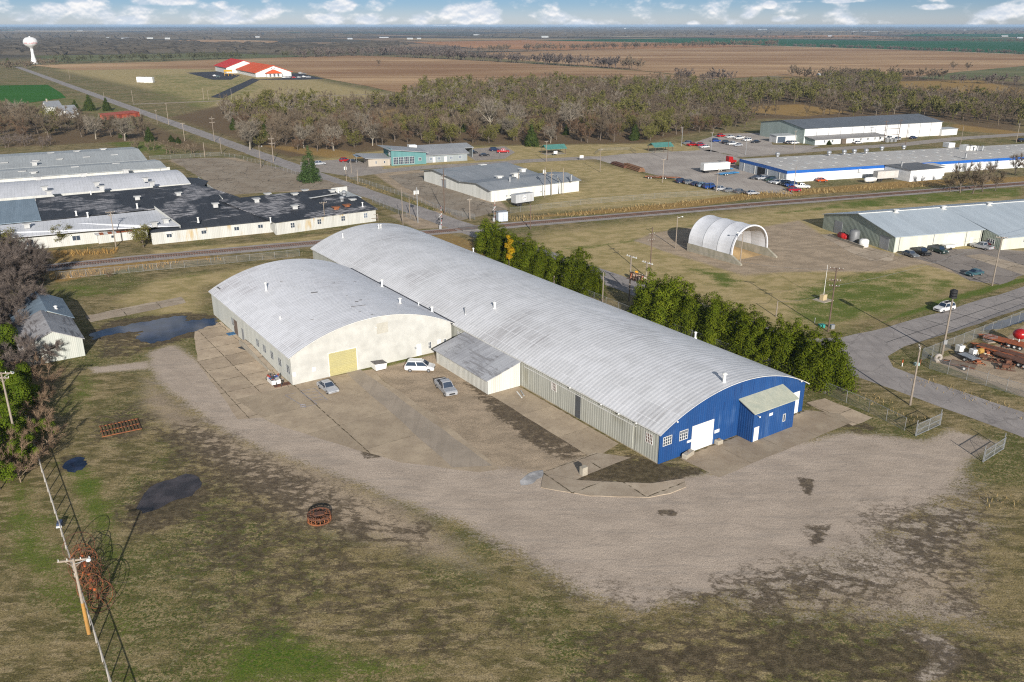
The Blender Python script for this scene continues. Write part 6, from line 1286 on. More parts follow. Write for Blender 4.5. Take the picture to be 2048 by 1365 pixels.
# iron frame, wheel and wheel piles
fr = thing('iron_grating', 'rusty iron slatted frame lying flat on the grass', 'iron frame', G(241,857), ang(G(203,862), G(280,846))); Lf = (G(203,862)-G(282,848)).length/2
for y in (-1.9,0,1.9): MB().box(-Lf,Lf,y-.06,y+.06,.05,.18).build('rail', m_rust, fr)
for k in range(12): x = -Lf+.15+k*(2*Lf-.3)/11; MB().box(x-.05,x+.05,-2.,2.,.182,.23).build('cross_bar', m_rust2 if k % 3 else m_rust, fr)
def iron_wheel(mb, c, r, tilt, az, spokes=10, t=.035, hub=True):
    m = Matrix.Rotation(az, 3, 'Z') @ Matrix.Rotation(tilt, 3, 'X'); o = len(mb.v); mb.torus((0,0,0), r, t, 'z', 26, 4)
    mb.torus((0,0,.1), r, t*.8, 'z', 26, 4)
    for k in range(spokes): a = 2*math.pi*k/spokes; mb.bar((0,0,.05),(r*math.cos(a),r*math.sin(a),.05), t*.9)
    if hub: mb.tube((0,0,-.12),(0,0,.22),.14,.14,8)
    for i in range(o, len(mb.v)): p = m @ Vector(mb.v[i]); mb.v[i] = (p.x+c[0], p.y+c[1], p.z+c[2])
ws = thing('spool_wheel', 'rusty spoked iron spool lying on bare ground in the yard', 'iron wheel', G(639,1042), .3); rW = (G(662,1042)-G(615,1042)).length/2
mb = MB(); iron_wheel(mb, (0,0,.18), rW, 0, 0, 16, .07); mb.build('lower_rim', m_rust, ws); mb = MB(); iron_wheel(mb, (0,0,.85), rW*.98, 0, .2, 16, .06); mb.build('upper_rim', m_rust2, ws)
for k in range(16): a = 2*math.pi*k/16; MB().bar((rW*.96*math.cos(a),rW*.96*math.sin(a),.2),(rW*.96*math.cos(a),rW*.96*math.sin(a),.85),.09).build('strut', m_rust, ws)
MB().box(-.55,.55,-.4,.4,.9,1.05).build('hub_plate', m_rust2, ws)
# a band of leaning implement wheels along the fence
rr = random.Random(11); p0, p1 = G(163,1118), G(198,1218); NW_ = 13
for k in range(NW_):
    f = k/(NW_-1); p = p0.lerp(p1, f) + Vector((rr.uniform(-.3,.3), rr.uniform(-.3,.3), 0)); r = rr.uniform(1.05, 1.45) if k % 4 else 1.6
    where = 'at the far end' if k < 5 else 'in the middle' if k < 12 else 'at the near end'
    t = thing('implement_wheel', 'rusty spoked iron wheel leaning %s of the pile by the left fence' % where, 'iron wheel', p, 0, 'rusty wheels %s of the pile' % where)
    mb = MB(); iron_wheel(mb, (0,0,0), r, R(rr.uniform(52,82)), R(rr.uniform(10,70)), 12, .026, False); m_ = min(v[2] for v in mb.v); mb.v = [(x,y,z-m_) for x,y,z in mb.v]; mb.build('rim', m_rust if k % 2 else m_rust2, t); MB().ball((0,0,r*.75),.17,8,6).build('hub', flat('orange_hub', (.48,.10,.02), .7), t)
t = thing('fence_box', 'small blue and white box hung on the left fence', 'box', G(121,1055), .3); MB().box(-.25,.25,-.5,.5,.3,.75).build('case', flat('navy_case', (.05,.07,.13), .5), t); MB().box(-.3,.3,-.65,-.502,.3,.5).build('handle', m_white, t)

rr = random.Random(19)
for k in range(16):
    p = G(rr.uniform(1945,2046), 0+rr.uniform(690,742)); t = thing('iron_scrap', 'small rusty scrap iron frame lying among the trailers in the fenced yard', 'scrap', p, rr.uniform(0,6.28), 'rusty scrap among the trailers'); m_ = (m_rust2, m_org, m_dark)[k % 3]; L = rr.uniform(.7,2.); w_ = rr.uniform(.4,.9)
    MB().bar((-L,-w_,.2),(L,-w_,.2),.12).bar((-L,w_,.2),(L,w_,.2),.12).build('side_bar', m_, t)
    for q in (-.8,-.2,.5): MB().bar((q*L,-w_,.28),(q*L,w_,.28),.1).build('cross_bar', m_rust, t)
    MB().box(-L*.4,L*.3,-w_*.5,w_*.5,.36,.36+rr.uniform(.2,.6)).build('scrap_block', m_, t)
# ================================================================ poles, lines, fences, signals
def pole(label, base, top=None, h=None, arms=(), mat=None, r=.15, lamp=None, cans=0, group=None, name='utility_pole', armdir=None, steel=False, z_ins=True):
    g = G(*base) if not isinstance(base, Vector) else base
    h = h or hgt(base[0], base[1], top); mat = mat or (m_steel if steel else m_wood)
    t = thing(name, label, 'street lamp' if name == 'lamp_post' else 'utility pole', g, 0., group); MB().tube((0,0,-.3),(0,0,h),r,r*.65,10).build('pole', mat, t)
    a = AZ if armdir is None else armdir; d = Vector((math.cos(a), math.sin(a), 0)); n = Vector((-d.y, d.x, 0))
    for z, w in arms:
        c = Vector((0,0,h-z)) + n*.14; MB().bar(c-d*w/2, c+d*w/2, .12, .14).bar(c-d*w*.3+Vector((0,0,0)), Vector((0,0,h-z-.7)), .04).bar(c+d*w*.3, Vector((0,0,h-z-.7)), .04).build('crossarm', m_wood if mat is m_steel else mat, t)
        if z_ins:
            for q in (-.46,-.2,.2,.46): MB().tube(c+d*w*q+Vector((0,0,.07)), c+d*w*q+Vector((0,0,.26)), .05, .03, 8).build('insulator', m_trim, t)
    if lamp is not None:
        d2 = Vector((math.cos(lamp), math.sin(lamp), 0)); MB().tube((0,0,h*.93), d2*1.1+Vector((0,0,h*.97)), .035).build('lamp_arm', m_steel, t); MB().ball(tuple(d2*1.3+Vector((0,0,h*.965))), .24, 10, 6, .7).build('lamp_head', m_trim, t)
    for k in range(cans):
        q = d*((k-(cans-1)/2)*.62) + n*.42; MB().tube((q.x,q.y,h-2.1),(q.x,q.y,h-1.1),.25,.25,12).ball((q.x,q.y,h-1.1),.25,10,5,.4).tube((q.x,q.y,h-1.),(q.x,q.y,h-.75),.05).build('transformer', m_trim, t)
    return t
vr = (rail_pts[8] - rail_pts[6]).normalized(); RA = math.atan2(vr.y, vr.x)
P1 = pole('tall grey pole with orange lower half leaning over the left fence', (178,1268), 1118, arms=((.25,2.9),), lamp=R(10), r=.17, armdir=R(12))
MB().tube((0,0,-.28),(0,0,3.6),.178,.165,12).build('fresh_wood_section', M('orange_wood', (.42,.22,.05), (.34,.18,.05), .8, (4,4,.4)), P1)
P2 = pole('grey pole with a crossarm rising among the bushes at the left edge', (38,905), 745, arms=((.2,2.6),(.9,1.6)), lamp=R(40), r=.17, armdir=R(8))
pole('leaning grey pole with orange sleeve beside the road near the gates', (1820,811), 692, arms=((.3,2.),), r=.17, armdir=R(70))
PS = pole('pole carrying a black warning siren inside the yard fence corner', (1884,711), 596, r=.2, name='siren_pole')
hS = hgt(1884,711,596)
for k in range(3): MB().tube((0,0,hS+k*.5),(0,0,hS+k*.5+.34),.62,.62,16).tube((0,0,hS+k*.5+.34),(0,0,hS+k*.5+.5),.3,.3,10).build('siren_horn', m_black, PS)
MB().box(-.3,.3,-.42,-.2,2.2,3.0).build('control_box', m_steel, PS)
P5 = pole('dark brown pole with three crossarms behind the evergreen row', (1656,664), 537, arms=((.15,2.4),(2.4,2.),(3.5,1.8)), mat=m_wood2, armdir=R(-20))
P6 = pole('tall pole by the road in front of the cream workshop wall', (1984,572), 474, arms=((.2,2.4),), r=.17, armdir=R(-25))
pole('short grey pole between the evergreen row and the green grass', (1552,634), 603)
P8 = pole('dark brown pole with two crossarms east of the transformer platform', (1299,560), 455, arms=((1.6,1.8),(3.,1.8)), mat=m_wood2, armdir=AZ)
pole('bare grey pole with a small lamp behind the fabric shelter', (1351,497), 432, lamp=R(10)); pole('thin grey pole standing in front of the fabric shelter mouth', (1480,530), 464, lamp=R(170))
for b, t_, l, ar in (((1205,604),545,'bare pole at the end of the first evergreen row',()),((1129,578),547,'pole with short crossarms against the first evergreen row',((.4,1.6),(.9,1.6))),((1108,570),552,'stubby pole stub against the first evergreen row',()),
    ((806,450),375,'plain pole leaning beside the crossing road, nearest the factory',()),((819.5,430),394,'thin pole between two others at the crossing road',()),((889,428.5),338,'dark pole with two crossarms west of the depot',((2.2,1.8),(3.2,1.8))),((716,369),340,'short pole at the road corner by the brown lot',()),
    ((703,347),319,'grey pole in front of the clinic car park',()),((940,441),398,'pole on the brown lot by the level crossing',((.3,1.6),)),((547,324),272,'tall pale pole with two crossarms by the road bend at the woods',((1.2,2.6),(3.2,2.6))),((522,337),291,'pole with lamp arm on the lot side of the far road',()),
    ((429,284),233,'tall pale pole with double crossarms in front of the woods',((1.2,2.6),(3.,2.6))),((369.5,282.5),245.7,'pole with one crossarm on the far road verge',((.4,2.2),)),((410,315.5),285,'short pole near the factory back fence',()),((443,308),276,'short pole on the road verge before the woods',()),
    ((337.7,251),206,'tall bare pole right of the far road',((.5,1.6),)),((315,248),220,'middle pole of three right of the far road',((.4,1.6),)),((283,247),219,'bare pole left of three by the far road',()),((232,494.6),422,'pole standing before the rust-roofed shed',((.4,2.2),(1.2,1.4))),((650.7,456.5),404,'pole with crossarm against the patched black roof',((.3,2.2),)),
    ((209.5,204),184.6,'pole at the far road junction',()),((266.6,208.5),180,'pole at the side road corner',()),((408,202),177,'pole left of the dark school drive',()),((417,201),181,'pole just beside the dark school drive',()),((464,202),178,'pole right of the dark school drive',()),((617,195),175,'lone pole on the side road verge',()),((140,160),137,'pole on the far road near the water tower',()),
    ((1060.5,459),408,'dark pole just north of the railway by the crossing',()),((1200,344.7),299,'pole on the grass before the gravel lot entrance',((.3,2.),)),((1325,366),318,'pole at the west fence of the gravel lot',((.3,2.),)),((1335,320.6),283.8,'dark pole beside the eastern picnic shelter',()),((1432.8,385),338,'pole rising behind the bright blue van',()),
    ((1093,324),282.5,'pole beside the western picnic shelter',((.2,1.8),)),((1037,388),345,'pole with two transformer cans before the depot wall',()),((1587.5,378),333.6,'pole at the warehouse corner near the white pickup',()),((1588,299.5),262,'pole by the white outbuilding',((.2,2.),)),((1810.5,292),249,'dark pole in front of the tall white wall',()),((1921,289),253,'pole beyond the roof units of the blue-banded warehouse',()),((2032,286),247.5,'pole at the far right by the farm track',((.3,2.),)),
    ((1150,168),160,'small pole on the ploughed field edge',()),((1255,164),150,'small pole by the hedgerow end',()),((1883,150),138,'small pole on the far farm track',())):
    pole(l, b, t_, arms=ar, cans=2 if 'cans' in l else 0, lamp=R(-10) if 'lamp arm' in l else None, mat=m_wood2 if l.startswith('dark') else None, r=.15, z_ins=b[1] > 260)
pole('grey steel pole with transformer cans at the level crossing road', (836,446), 375, cans=3, steel=True, r=.16); pole('pole with white transformer at the road corner by the clinic', (693,362), 329, cans=2)
pole('car park lamp post with twin heads by the woods', (1363,292.7), 254.6, arms=((.05,2.2),), name='lamp_post', z_ins=False, steel=True); pole('car park lamp post with twin heads nearer the gravel drive', (1421.6,305), 265.5, arms=((.05,2.2),), name='lamp_post', z_ins=False, steel=True); pole('car park lamp post at the end of the upper lot', (1491,310), 272.7, lamp=R(180), name='lamp_post', steel=True)
# three poles and transformer rack at the depot
for b, t_, l in (((1089.5,395.5),334.6,'left of the three poles at the depot east wall'),((1102.7,391.7),337,'middle of the three poles at the depot east wall'),((1125.8,390),337,'right of the three poles at the depot east wall')): pole(l, b, t_, arms=((2.2,1.6),) if 'right' not in l else (), cans=2 if 'left' in l else 0)
# transformer frame before the grey warehouse
tf = thing('substation_frame', 'small pole-mounted substation frame before the tall white wall', 'substation', G(*dz7(1150,285)), R(20))
for x in (-4.5,4.5): MB().tube((x,0,0),(x,0,11.),.17,.12).build('pole', m_wood2, tf); MB().bar((x-1.4,0,10.2),(x+1.4,0,10.2),.14).build('crossarm', m_wood2, tf); MB().bar((x-1.2,0,8.6),(x+1.2,0,8.6),.14).build('crossarm', m_wood2, tf)
MB().bar((-4.5,0,6.5),(4.5,0,6.5),.2).bar((-4.5,0,3.5),(4.5,0,3.5),.2).build('beam', m_wood2, tf)
for x in (-2.5,0,2.5): MB().box(x-.7,x+.7,-.6,.6,0,1.6).build('transformer', m_steel, tf)
# transformer platform between the evergreen rows
tp = thing('transformer_platform', 'two grey poles carrying a platform of rusty white transformers over the road verge', 'transformer bank', G(1258,603), ang(G(1258,603), G(1289,614))); Lp = (G(1258,603)-G(1289,614)).length; hp = hgt(1258,603,512)
for x, h_ in ((0,hp),(Lp,hp-.3)):
    MB().tube((x,0,-.2),(x,0,h_),.18,.13).build('pole', m_wood, tp); MB().bar((x-1.5,.15,h_-.25),(x+1.5,.15,h_-.25),.13).build('crossarm', m_trim, tp)
    for q in (-1.3,-.6,.6,1.3): MB().tube((x+q,.15,h_-.18),(x+q,.15,h_+.05),.05).build('insulator', m_trim, tp)
MB().box(-.6,Lp+.3,-.55,.55,hp*.50,hp*.50+.18).build('platform_beam', m_wood2, tp); MB().bar((-.3,0,hp*.66),(Lp+.3,0,hp*.66),.16).build('beam', m_wood2, tp)
for k in range(6):
    x = .35 + (Lp-.7)*k/5; m_ = (M('orange_rust_can', (.42,.13,.05), (.36,.30,.24), 1.2), M('pale_can', (.50,.48,.42), (.36,.20,.11), 1.0))[k % 2]
    c_ = MB().tube((x,0,hp*.5+.19),(x,0,hp*.5+1.35),.3,.3,12).ball((x,0,hp*.5+1.35),.3,10,5,.4).build('transformer', m_, tp); MB().tube((x,0,hp*.5+1.4),(x,0,hp*.5+1.75),.06,.04,8).build('bushing', m_white, c_)
# railroad warning sign
rs_ = thing('warning_sign', 'round yellow railroad crossing sign on a post behind the transformer platform', 'sign', G(1271,566), 0); d_ = Vector((-UX,-UY,0)); a_ = Vector((VX,VY,0)); cS = Vector((0,0,2.2))
MB().tube((0,0,0),(0,0,2.0),.05).build('post', m_steel, rs_); MB().tube(cS, cS+d_*.05, .62, .62, 28).build('sign_disc', flat('sign_yellow', (.62,.28,.01), .5), rs_); e_ = d_*.062
mb = MB(); m_bk = flat('sign_black', (.012,.012,.012), .6)
for s in (-1,1): mb.bar(cS+e_-a_*.4*s-Vector((0,0,.4)), cS+e_+a_*.4*s+Vector((0,0,.4)), .09, .012)
mb.build('cross_mark', m_bk, rs_)
for s in (-1,1): text_mesh(rs_, 'R', .3, m_bk, lambda x, y, s=s: cS + e_ + a_*(s*.38 + x) + Vector((0,0,y)))
# crossing signals
def signal(label, px, ztop):
    t = thing('crossing_signal', label, 'crossing signal', G(*px), 0, 'signals at the level crossing'); h = 4.2; a = Vector((VX,VY,0)); d = Vector((-UX,-UY,0))
    MB().tube((0,0,0),(0,0,h),.09).build('mast', m_steel, t); mb = MB(); c = Vector((0,0,h-.3))+d*.12
    for s in (-1,1): mb.bar(c-a*.55*s-Vector((0,0,.5)), c+a*.55*s+Vector((0,0,.5)), .2, .03)
    mb.build('crossbuck', m_white, t)
    for s in (-1,1): MB().tube(Vector((0,0,2.9))+a*s*.5, Vector((0,0,2.9))+a*s*.5+d*.25, .26, .26, 14).build('lamp', m_black, t)
    for k in range(9): MB().bar((a*.35+Vector((0,0,.8+k*.62))), a*.35+Vector((0,0,.8+(k+1)*.62-.005)), .12, .08).build('gate_arm_stripe', m_white if k % 2 else PAINT['red'], t)
    MB().box(-.35,.35,-.35,.35,0,1.1).build('mechanism_box', m_steel, t); return t
signal('red and white crossing signal on the near side of the level crossing', (881,458), 0); signal('red and white crossing signal beside the relay cabinet', (988,443), 0)
rc_ = thing('relay_cabinet', 'pale silver relay cabinet beside the level crossing', 'cabinet', G(1004,443), RA); MB().box(-1.5,1.5,-1.,1.,.15,2.9).build('cabinet_body', M('cabinet_silver', (.50,.55,.62), (.44,.48,.54), .5, rough=.4), rc_); MB().box(-1.6,1.6,-1.1,1.1,2.902,3.05).build('roof', m_steel, rc_); MB().box(-.02,.02,-1.03,-1.001,.3,2.7).build('door_seam', m_dark, rc_)
# flagpole on its block, marker posts
fp = thing('flagpole', 'white flagpole on a tan stone block in the green grass', 'flagpole', G(1646,601), AZ); MB().box(-1.6,1.6,-1.5,1.5,0,.12).build('base_slab', m_conc, fp); MB().box(-.65,.65,-.45,.45,.122,1.3).build('stone_block', M('tan_stone', (.48,.38,.22), (.40,.32,.19), 1.), fp); MB().tube((0,0,1.3),(0,0,hgt(1646,601,530)),.06,.04).build('pole', m_white, fp)
def marker(label, px, h, mat, cap=None, cat='marker post', name='marker_post'):
    t = thing(name, label, cat, G(*px), 0); MB().tube((0,0,0),(0,0,h),.07).build('post', mat, t)
    MB().tube((0,0,h*.55 if cap else h),(0,0,h+.02),.085).build('cap', cap or m_trim, t)
marker('orange and white marker post in the grass at the road bend', (1804,733), 1.2, m_white, PAINT['orange']); marker('short white post on the grass near the utility box', (1629,646), 1.0, m_white)
ub = thing('utility_box', 'teal utility box in the grass behind the evergreens', 'utility box', G(1643,655), .2); MB().box(-.5,.5,-.4,.4,0,.55).build('box_body', flat('teal_paint', (.03,.28,.24), .5), ub); MB().box(-.55,.55,-.45,.45,.552,.62).build('lid', flat('teal_paint', (.03,.28,.24), .5), ub)
ub = thing('utility_box', 'grey utility cabinet in the grass beside the dark pole', 'utility box', G(1664,658), .2); MB().box(-.35,.35,-.3,.3,0,.8).build('box_body', m_steel, ub); MB().box(-.4,.4,-.35,.35,.802,.86).build('lid', m_steel, ub)
mp = thing('pad_cabinet', 'low pale utility pedestal in the ditch at the yard fence corner', 'utility box', G(1833,731), .2); MB().box(-.4,.4,-.3,.3,0,.5).build('box_body', M('pale_teal', (.30,.40,.38), None, .5), mp); MB().tube((.7,0,0),(.7,0,1.1),.06).build('post', m_rust, mp)
for i, (x, y, h_) in enumerate(((1168,321,1.4),(1116,312,1.2))):
    t = thing('lot_sign', ('small white sign at the gravel lot entrance','small pale sign near the western picnic shelter')[i], 'sign', G(x-5, y), R(20)); MB().box(-.9,.9,-.04,.04,.9,2.1).build('sign_panel', m_white, t)
    for s in (-.8,.8): MB().tube((s,.06,0),(s,.06,2.),.05).build('post', m_steel, t)
# power lines
def wire(label, a, b, sag, n=14):
    mb = MB(); pts = [a.lerp(b, i/n) - Vector((0,0,4*sag*(i/n)*(1-i/n))) for i in range(n+1)]
    for p, q in zip(pts[:-1], pts[1:]): mb.tube(p, q, .022, .022, 5, False)
    tag(mb.build('power_line', flat('wire_grey', (.20,.20,.20), .6), None), label, 'wire')
tp5 = P5.location + Vector((0,0,hgt(1656,664,537)-3.4)); tp6 = P6.location + Vector((0,0,hgt(1984,572,474)-.3))
wire('thin power line from the brown three-armed pole to the roadside pole', tp5, tp6, 1.2); wire('thin power line running on past the roadside pole', tp6, tp6 + Vector((60,45,0)), 1.0)
wire('thin power line from the brown pole towards the short pole', tp5 + Vector((0,0,-.6)), G(1552,634) + Vector((0,0,hgt(1552,634,603))), .8)
wire('thin power line between the dark pole and the brown three-armed pole', P8.location + Vector((0,0,hgt(1299,560,455)-1.6)), P5.location + Vector((0,0,hgt(1656,664,537)-.2)), 2.2)
# ---- fences
m_link, _t = newmat('chain_link_mesh'); finish(m_link, _t, (.34,.345,.34,1.), .6, .3, alpha=.24)
m_link2, _t = newmat('faint_chain_link_mesh'); finish(m_link2, _t, (.36,.365,.36,1.), .6, .3, alpha=.10)
def fence(label, pts, h=1.9, step=3., post=None, mesh=None, barb=False, rail=True, name='chain_link_fence', pr=.04):
    o = pts[0]; t = thing(name, label, 'fence', o); post = post or m_steel; mb = MB(); rl2 = MB()
    for a, b in zip(pts[:-1], pts[1:]):
        a = a - o; b = b - o; L = (b-a).length; n = max(1, round(L/step)); d = (b-a).normalized()
        for i in range(n + 1):
            p = a.lerp(b, i/n); q = MB().tube(p, p+Vector((0,0,h+.05)), pr, pr, 8)
            if barb: q.bar(p+Vector((0,0,h)), p+Vector((-d.y*.3,d.x*.3,h+.4)), .05)
            q.build('post', post, t)
        if rail: rl2.tube(a+Vector((0,0,h)), b+Vector((0,0,h)), pr*.8, pr*.8, 6)
        rl2.tube(a+Vector((0,0,.06)), b+Vector((0,0,.06)), .012, .012, 5)
        mb.quad(a+Vector((0,0,.05)), b+Vector((0,0,.05)), b+Vector((0,0,h)), a+Vector((0,0,h)))
    rl2.build('rail', post, t); mb.build('chain_link', mesh or m_link, t); return t
fence('grey chain link fence running along the left edge of the yard', [W(64., 4.5), W(92., 4.6), W(119., 4.8), W(150., 5.2)], 1.75, 3., M('pale_galvanised', (.42,.39,.35), (.34,.31,.27), 1.), m_link2, pr=.07)
fence('chain link fence with leaning barb arms round the equipment yard', [W(74.8, 190.), W(74.2, 165.), W(73.5, 137.), W(70.6, 134.6), W(55., 135.6), W(30., 136.)], 2.1, 3.4, barb=True)
fence('chain link fence with bare posts along the road by the blue warehouse', [W(59.3, 109.4), W(66., 110.6), W(86., 111.5), W(112., 111.), W(136., 111.5)], 2.0, 4.2, mesh=m_link2)
fence('long chain link fence on the yard side of the railway', [W(215., 20.), W(208., 50.), W(203.5, 74.)], 1.7, 3.2, mesh=m_link2)
fence('chain link fence between the railway grass and the depot field', [G(1020,427), G(1180,408), G(1330,396), G(1480,388)], 1.7, 4., mesh=m_link2)
fence('chain link fence on the lot side of the crossing road', [G(745,405), G(790,425), G(830,443)], 1.8, 3., mesh=m_link); fence('weedy chain link fence between brown lot and crossing road', [G(700,358), G(760,378), G(820,398), G(900,428), G(950,440)], 1.5, 3., mesh=m_link)
fence('chain link fence along the weedy lot and the far road', [G(300,320), G(440,312), G(480,318), G(560,340), G(600,352)], 1.6, 4., mesh=m_link2)
fence('wire fence round the picnic lawn enclosure', [G(1190,310), G(1200,302), G(1260,300), G(1272,309)], 1.3, 2.5, m_dark, m_link2)
def gate(label, a, b, h):
    L = (b-a).length; t = thing('metal_gate', label, 'gate', a, ang(a, b)); mb = MB(); m = m_steel
    for z in (.12, h*.5, h): mb.tube((0,0,z),(L,0,z),.045,.045,8)
    mb.build('gate_rail', m, t)
    for x in (0, L/2, L): MB().tube((x,0,0),(x,0,h+.05),.05,.05,8).build('gate_upright', m, t)
    MB().quad((0,0,.1),(L,0,.1),(L,0,h),(0,0,h)).build('chain_link', m_link, t); MB().bar((.1,0,.15),(L/2,0,h-.05),.03).bar((L-.1,0,.15),(L/2,0,h-.05),.03).build('brace', m, t)
    for x in (0, L): MB().tube((x,.12,0),(x,.12,h+.6),.07,.07,8).build('hinge_post', m, t)
gate('open grey mesh gate on the grass side of the gravel entrance', G(1832,873), G(1880,851), 1.9); gate('open grey mesh gate on the road side of the gravel entrance', G(1967,925), G(2007,899), 1.8)
# ================================================================ trees
def _frame(d):
    d = d/np.linalg.norm(d); a = np.array([0,0,1.]) if abs(d[2]) < .9 else np.array([1.,0,0]); x = np.cross(d, a); x /= np.linalg.norm(x); return x, np.cross(d, x)
class Geo:
    def __init__(s): s.v = []; s.f = []; s.n = 0
    def tube(s, a, b, r0, r1, n=4):
        x, y = _frame(b-a); t = np.arange(n)*2*np.pi/n; ring = np.cos(t)[:,None]*x + np.sin(t)[:,None]*y
        s.v += [a + ring*r0, b + ring*r1]; i = np.arange(n); s.f.append(np.stack([i, (i+1) % n, n+(i+1) % n, n+i], 1) + s.n); s.n += 2*n
    def slivers(s, p, d, L, w, r):      # thin twig quads: base p, direction d
        k = len(p); sd = np.cross(d, r.normal(size=(k,3))); sd /= np.linalg.norm(sd, axis=1)[:,None] + 1e-9
        e = p + d*L[:,None]; W_ = w[:,None] if np.ndim(w) else w
        q = np.stack([p - sd*W_/2, p + sd*W_/2, e + sd*W_*.18, e - sd*W_*.18], 1).reshape(-1,3); s.v.append(q)
        s.f.append(np.arange(4*k).reshape(k,4) + s.n); s.n += 4*k
    def leaves(s, p, nrm, size, r, asp=.6):
        k = len(p); nrm = nrm/(np.linalg.norm(nrm, axis=1)[:,None] + 1e-9); x = np.cross(nrm, r.normal(size=(k,3))); x /= np.linalg.norm(x, axis=1)[:,None] + 1e-9; y = np.cross(nrm, x); S = size[:,None]
        q = np.stack([p - x*S/2 - y*S*asp/2, p + x*S/2 - y*S*asp/2, p + x*S*.4 + y*S*asp/2, p - x*S*.4 + y*S*asp/2], 1).reshape(-1,3); s.v.append(q); s.f.append(np.arange(4*k).reshape(k,4) + s.n); s.n += 4*k
    def arr(s): return np.concatenate(s.v), np.concatenate(s.f)
def unit(r, k):
    v = r.normal(size=(k,3)); return v/np.linalg.norm(v, axis=1)[:,None]
def bare_geo(seed, h=10., rad=4.2, nl=7, nsub=9, ntw=1500, tw=.05, trunk=.28, low=.22, spread=1.):
    r = np.random.default_rng(seed); T = Geo(); Cc = Geo(); top = np.array([r.normal()*.3, r.normal()*.3, h*.42])
    T.tube(np.zeros(3) - [0,0,.2], top*[.5,.5,.5], trunk, trunk*.8, 6); T.tube(top*[.5,.5,.5], top, trunk*.8, trunk*.6, 6); segs = []
    for k in range(nl):
        a = 2*np.pi*(k + r.uniform(-.3,.3))/nl; b0 = top*r.uniform(low/.42, 1.); el = r.uniform(.35, 1.25)/spread
        end = np.array([math.cos(a)*rad*math.cos(el)*1.05, math.sin(a)*rad*math.cos(el)*1.05, h*.45 + h*.47*math.sin(el)]) + r.normal(size=3)*.3
        mid = b0*.5 + end*.5 + np.array([math.cos(a)*.5, math.sin(a)*.5, r.uniform(-.6,.4)]); T.tube(b0, mid, trunk*.5, trunk*.3, 4); T.tube(mid, end, trunk*.3, trunk*.10, 4); segs += [(b0,mid,.5),(mid,end,1.)]
    sub = []
    for k in range(nl*nsub):
        a, b, _ = segs[r.integers(len(segs))]; f = r.uniform(.25,1.); p = a*(1-f) + b*f; d = (p - [0,0,h*.33]); d[2] += abs(d[2])*.2 + .5; d = d/np.linalg.norm(d) + r.normal(size=3)*.55; d /= np.linalg.norm(d); L = r.uniform(.9,2.2)*h/10
        e = p + d*L; Cc.tube(p, e, .05*h/10, .018*h/10, 3); sub.append((p, e))
    P0 = np.array([s[0] for s in sub]); P1 = np.array([s[1] for s in sub]); i = r.integers(len(sub), size=ntw); f = r.uniform(.2,1.05,ntw)[:,None]; p = P0[i]*(1-f) + P1[i]*f; d = (P1-P0)[i]; d /= np.linalg.norm(d, axis=1)[:,None]
    d = d + unit(r, ntw)*.75 + [0,0,.15]; d /= np.linalg.norm(d, axis=1)[:,None]; Cc.slivers(p, d, r.uniform(.5,1.5,ntw)*h/10, np.full(ntw, tw), r)
    return T, Cc, (P0, P1)
def bud(Cc, ends, n, size, seed):
    r = np.random.default_rng(seed); P0, P1 = ends; i = r.integers(len(P1), size=n); p = P1[i] + r.normal(size=(n,3))*.55; Cc.leaves(p, unit(r, n) + [0,0,.5], r.uniform(.6,1.3,n)*size, r)
def lobed_geo(seed, lobes, nleaf, size, out=.75):
    """foliage: leaf faces in uneven shells round a set of lobes (centre, radius)"""
    r = np.random.default_rng(seed); g = Geo(); tot = sum(R_**2 for _, R_ in lobes)
    for c, R_ in lobes:
        k = max(8, int(nleaf*R_**2/tot)); u = unit(r, k); u[:,2] = np.where(u[:,2] < -.55, -u[:,2], u[:,2]); rr_ = R_*(1 - .42*r.random(k)**2.2)*(1 + .12*np.sin(5*u[:,0]+3*u[:,2]+seed)); p = np.array(c) + u*rr_[:,None]*[1,1,.95] + r.normal(size=(k,3))*.06*R_
        g.leaves(p, u*out + unit(r, k)*(1.1-out) + [0,0,.25], r.uniform(.6,1.35,k)*size, r)
    return g
def leafmat(name, col, col2, rand=.25, trans=.25):
    m, t = newmat(name); tc = nd(t, 'ShaderNodeTexCoord').outputs['Object']; n = noise(t, tc, .9, 3.); n2 = noise(t, tc, 5., 2.); oi = nd(t, 'ShaderNodeObjectInfo').outputs['Random']
    c = mixc(t, remap(t, n, .4, .62), col, col2); c = mixc(t, 1., c, lin(t, n2, .3, .7, .75, 1.25), 'MULTIPLY'); c = mixc(t, 1., c, lin(t, oi, 0., 1., 1-rand, 1+rand), 'MULTIPLY')
    b = nd(t, 'ShaderNodeBsdfDiffuse', {0: c}); tr = nd(t, 'ShaderNodeBsdfTranslucent', {0: mixc(t, .5, c, mul(col, 1.3))}); mx = nd(t, 'ShaderNodeMixShader', {0: trans, 1: b.outputs[0], 2: tr.outputs[0]})
    o = nd(t, 'ShaderNodeOutputMaterial'); t.links.new(mx.outputs[0], o.inputs[0]); return m
L_ever = leafmat('evergreen_leaf', (.118,.142,.012), (.08,.108,.010), .26); L_pine = leafmat('pine_needle', (.085,.13,.045), (.06,.10,.034), .12); L_bright = leafmat('bright_leaf', (.11,.15,.014), (.08,.12,.012), .15); L_yel = leafmat('yellow_leaf', (.42,.26,.01), (.32,.22,.02), .1)
L_bud = leafmat('budding_leaf', (.185,.175,.05), (.15,.145,.042), .2); L_cedar = leafmat('cedar_leaf', (.065,.085,.022), (.045,.065,.02), .2)
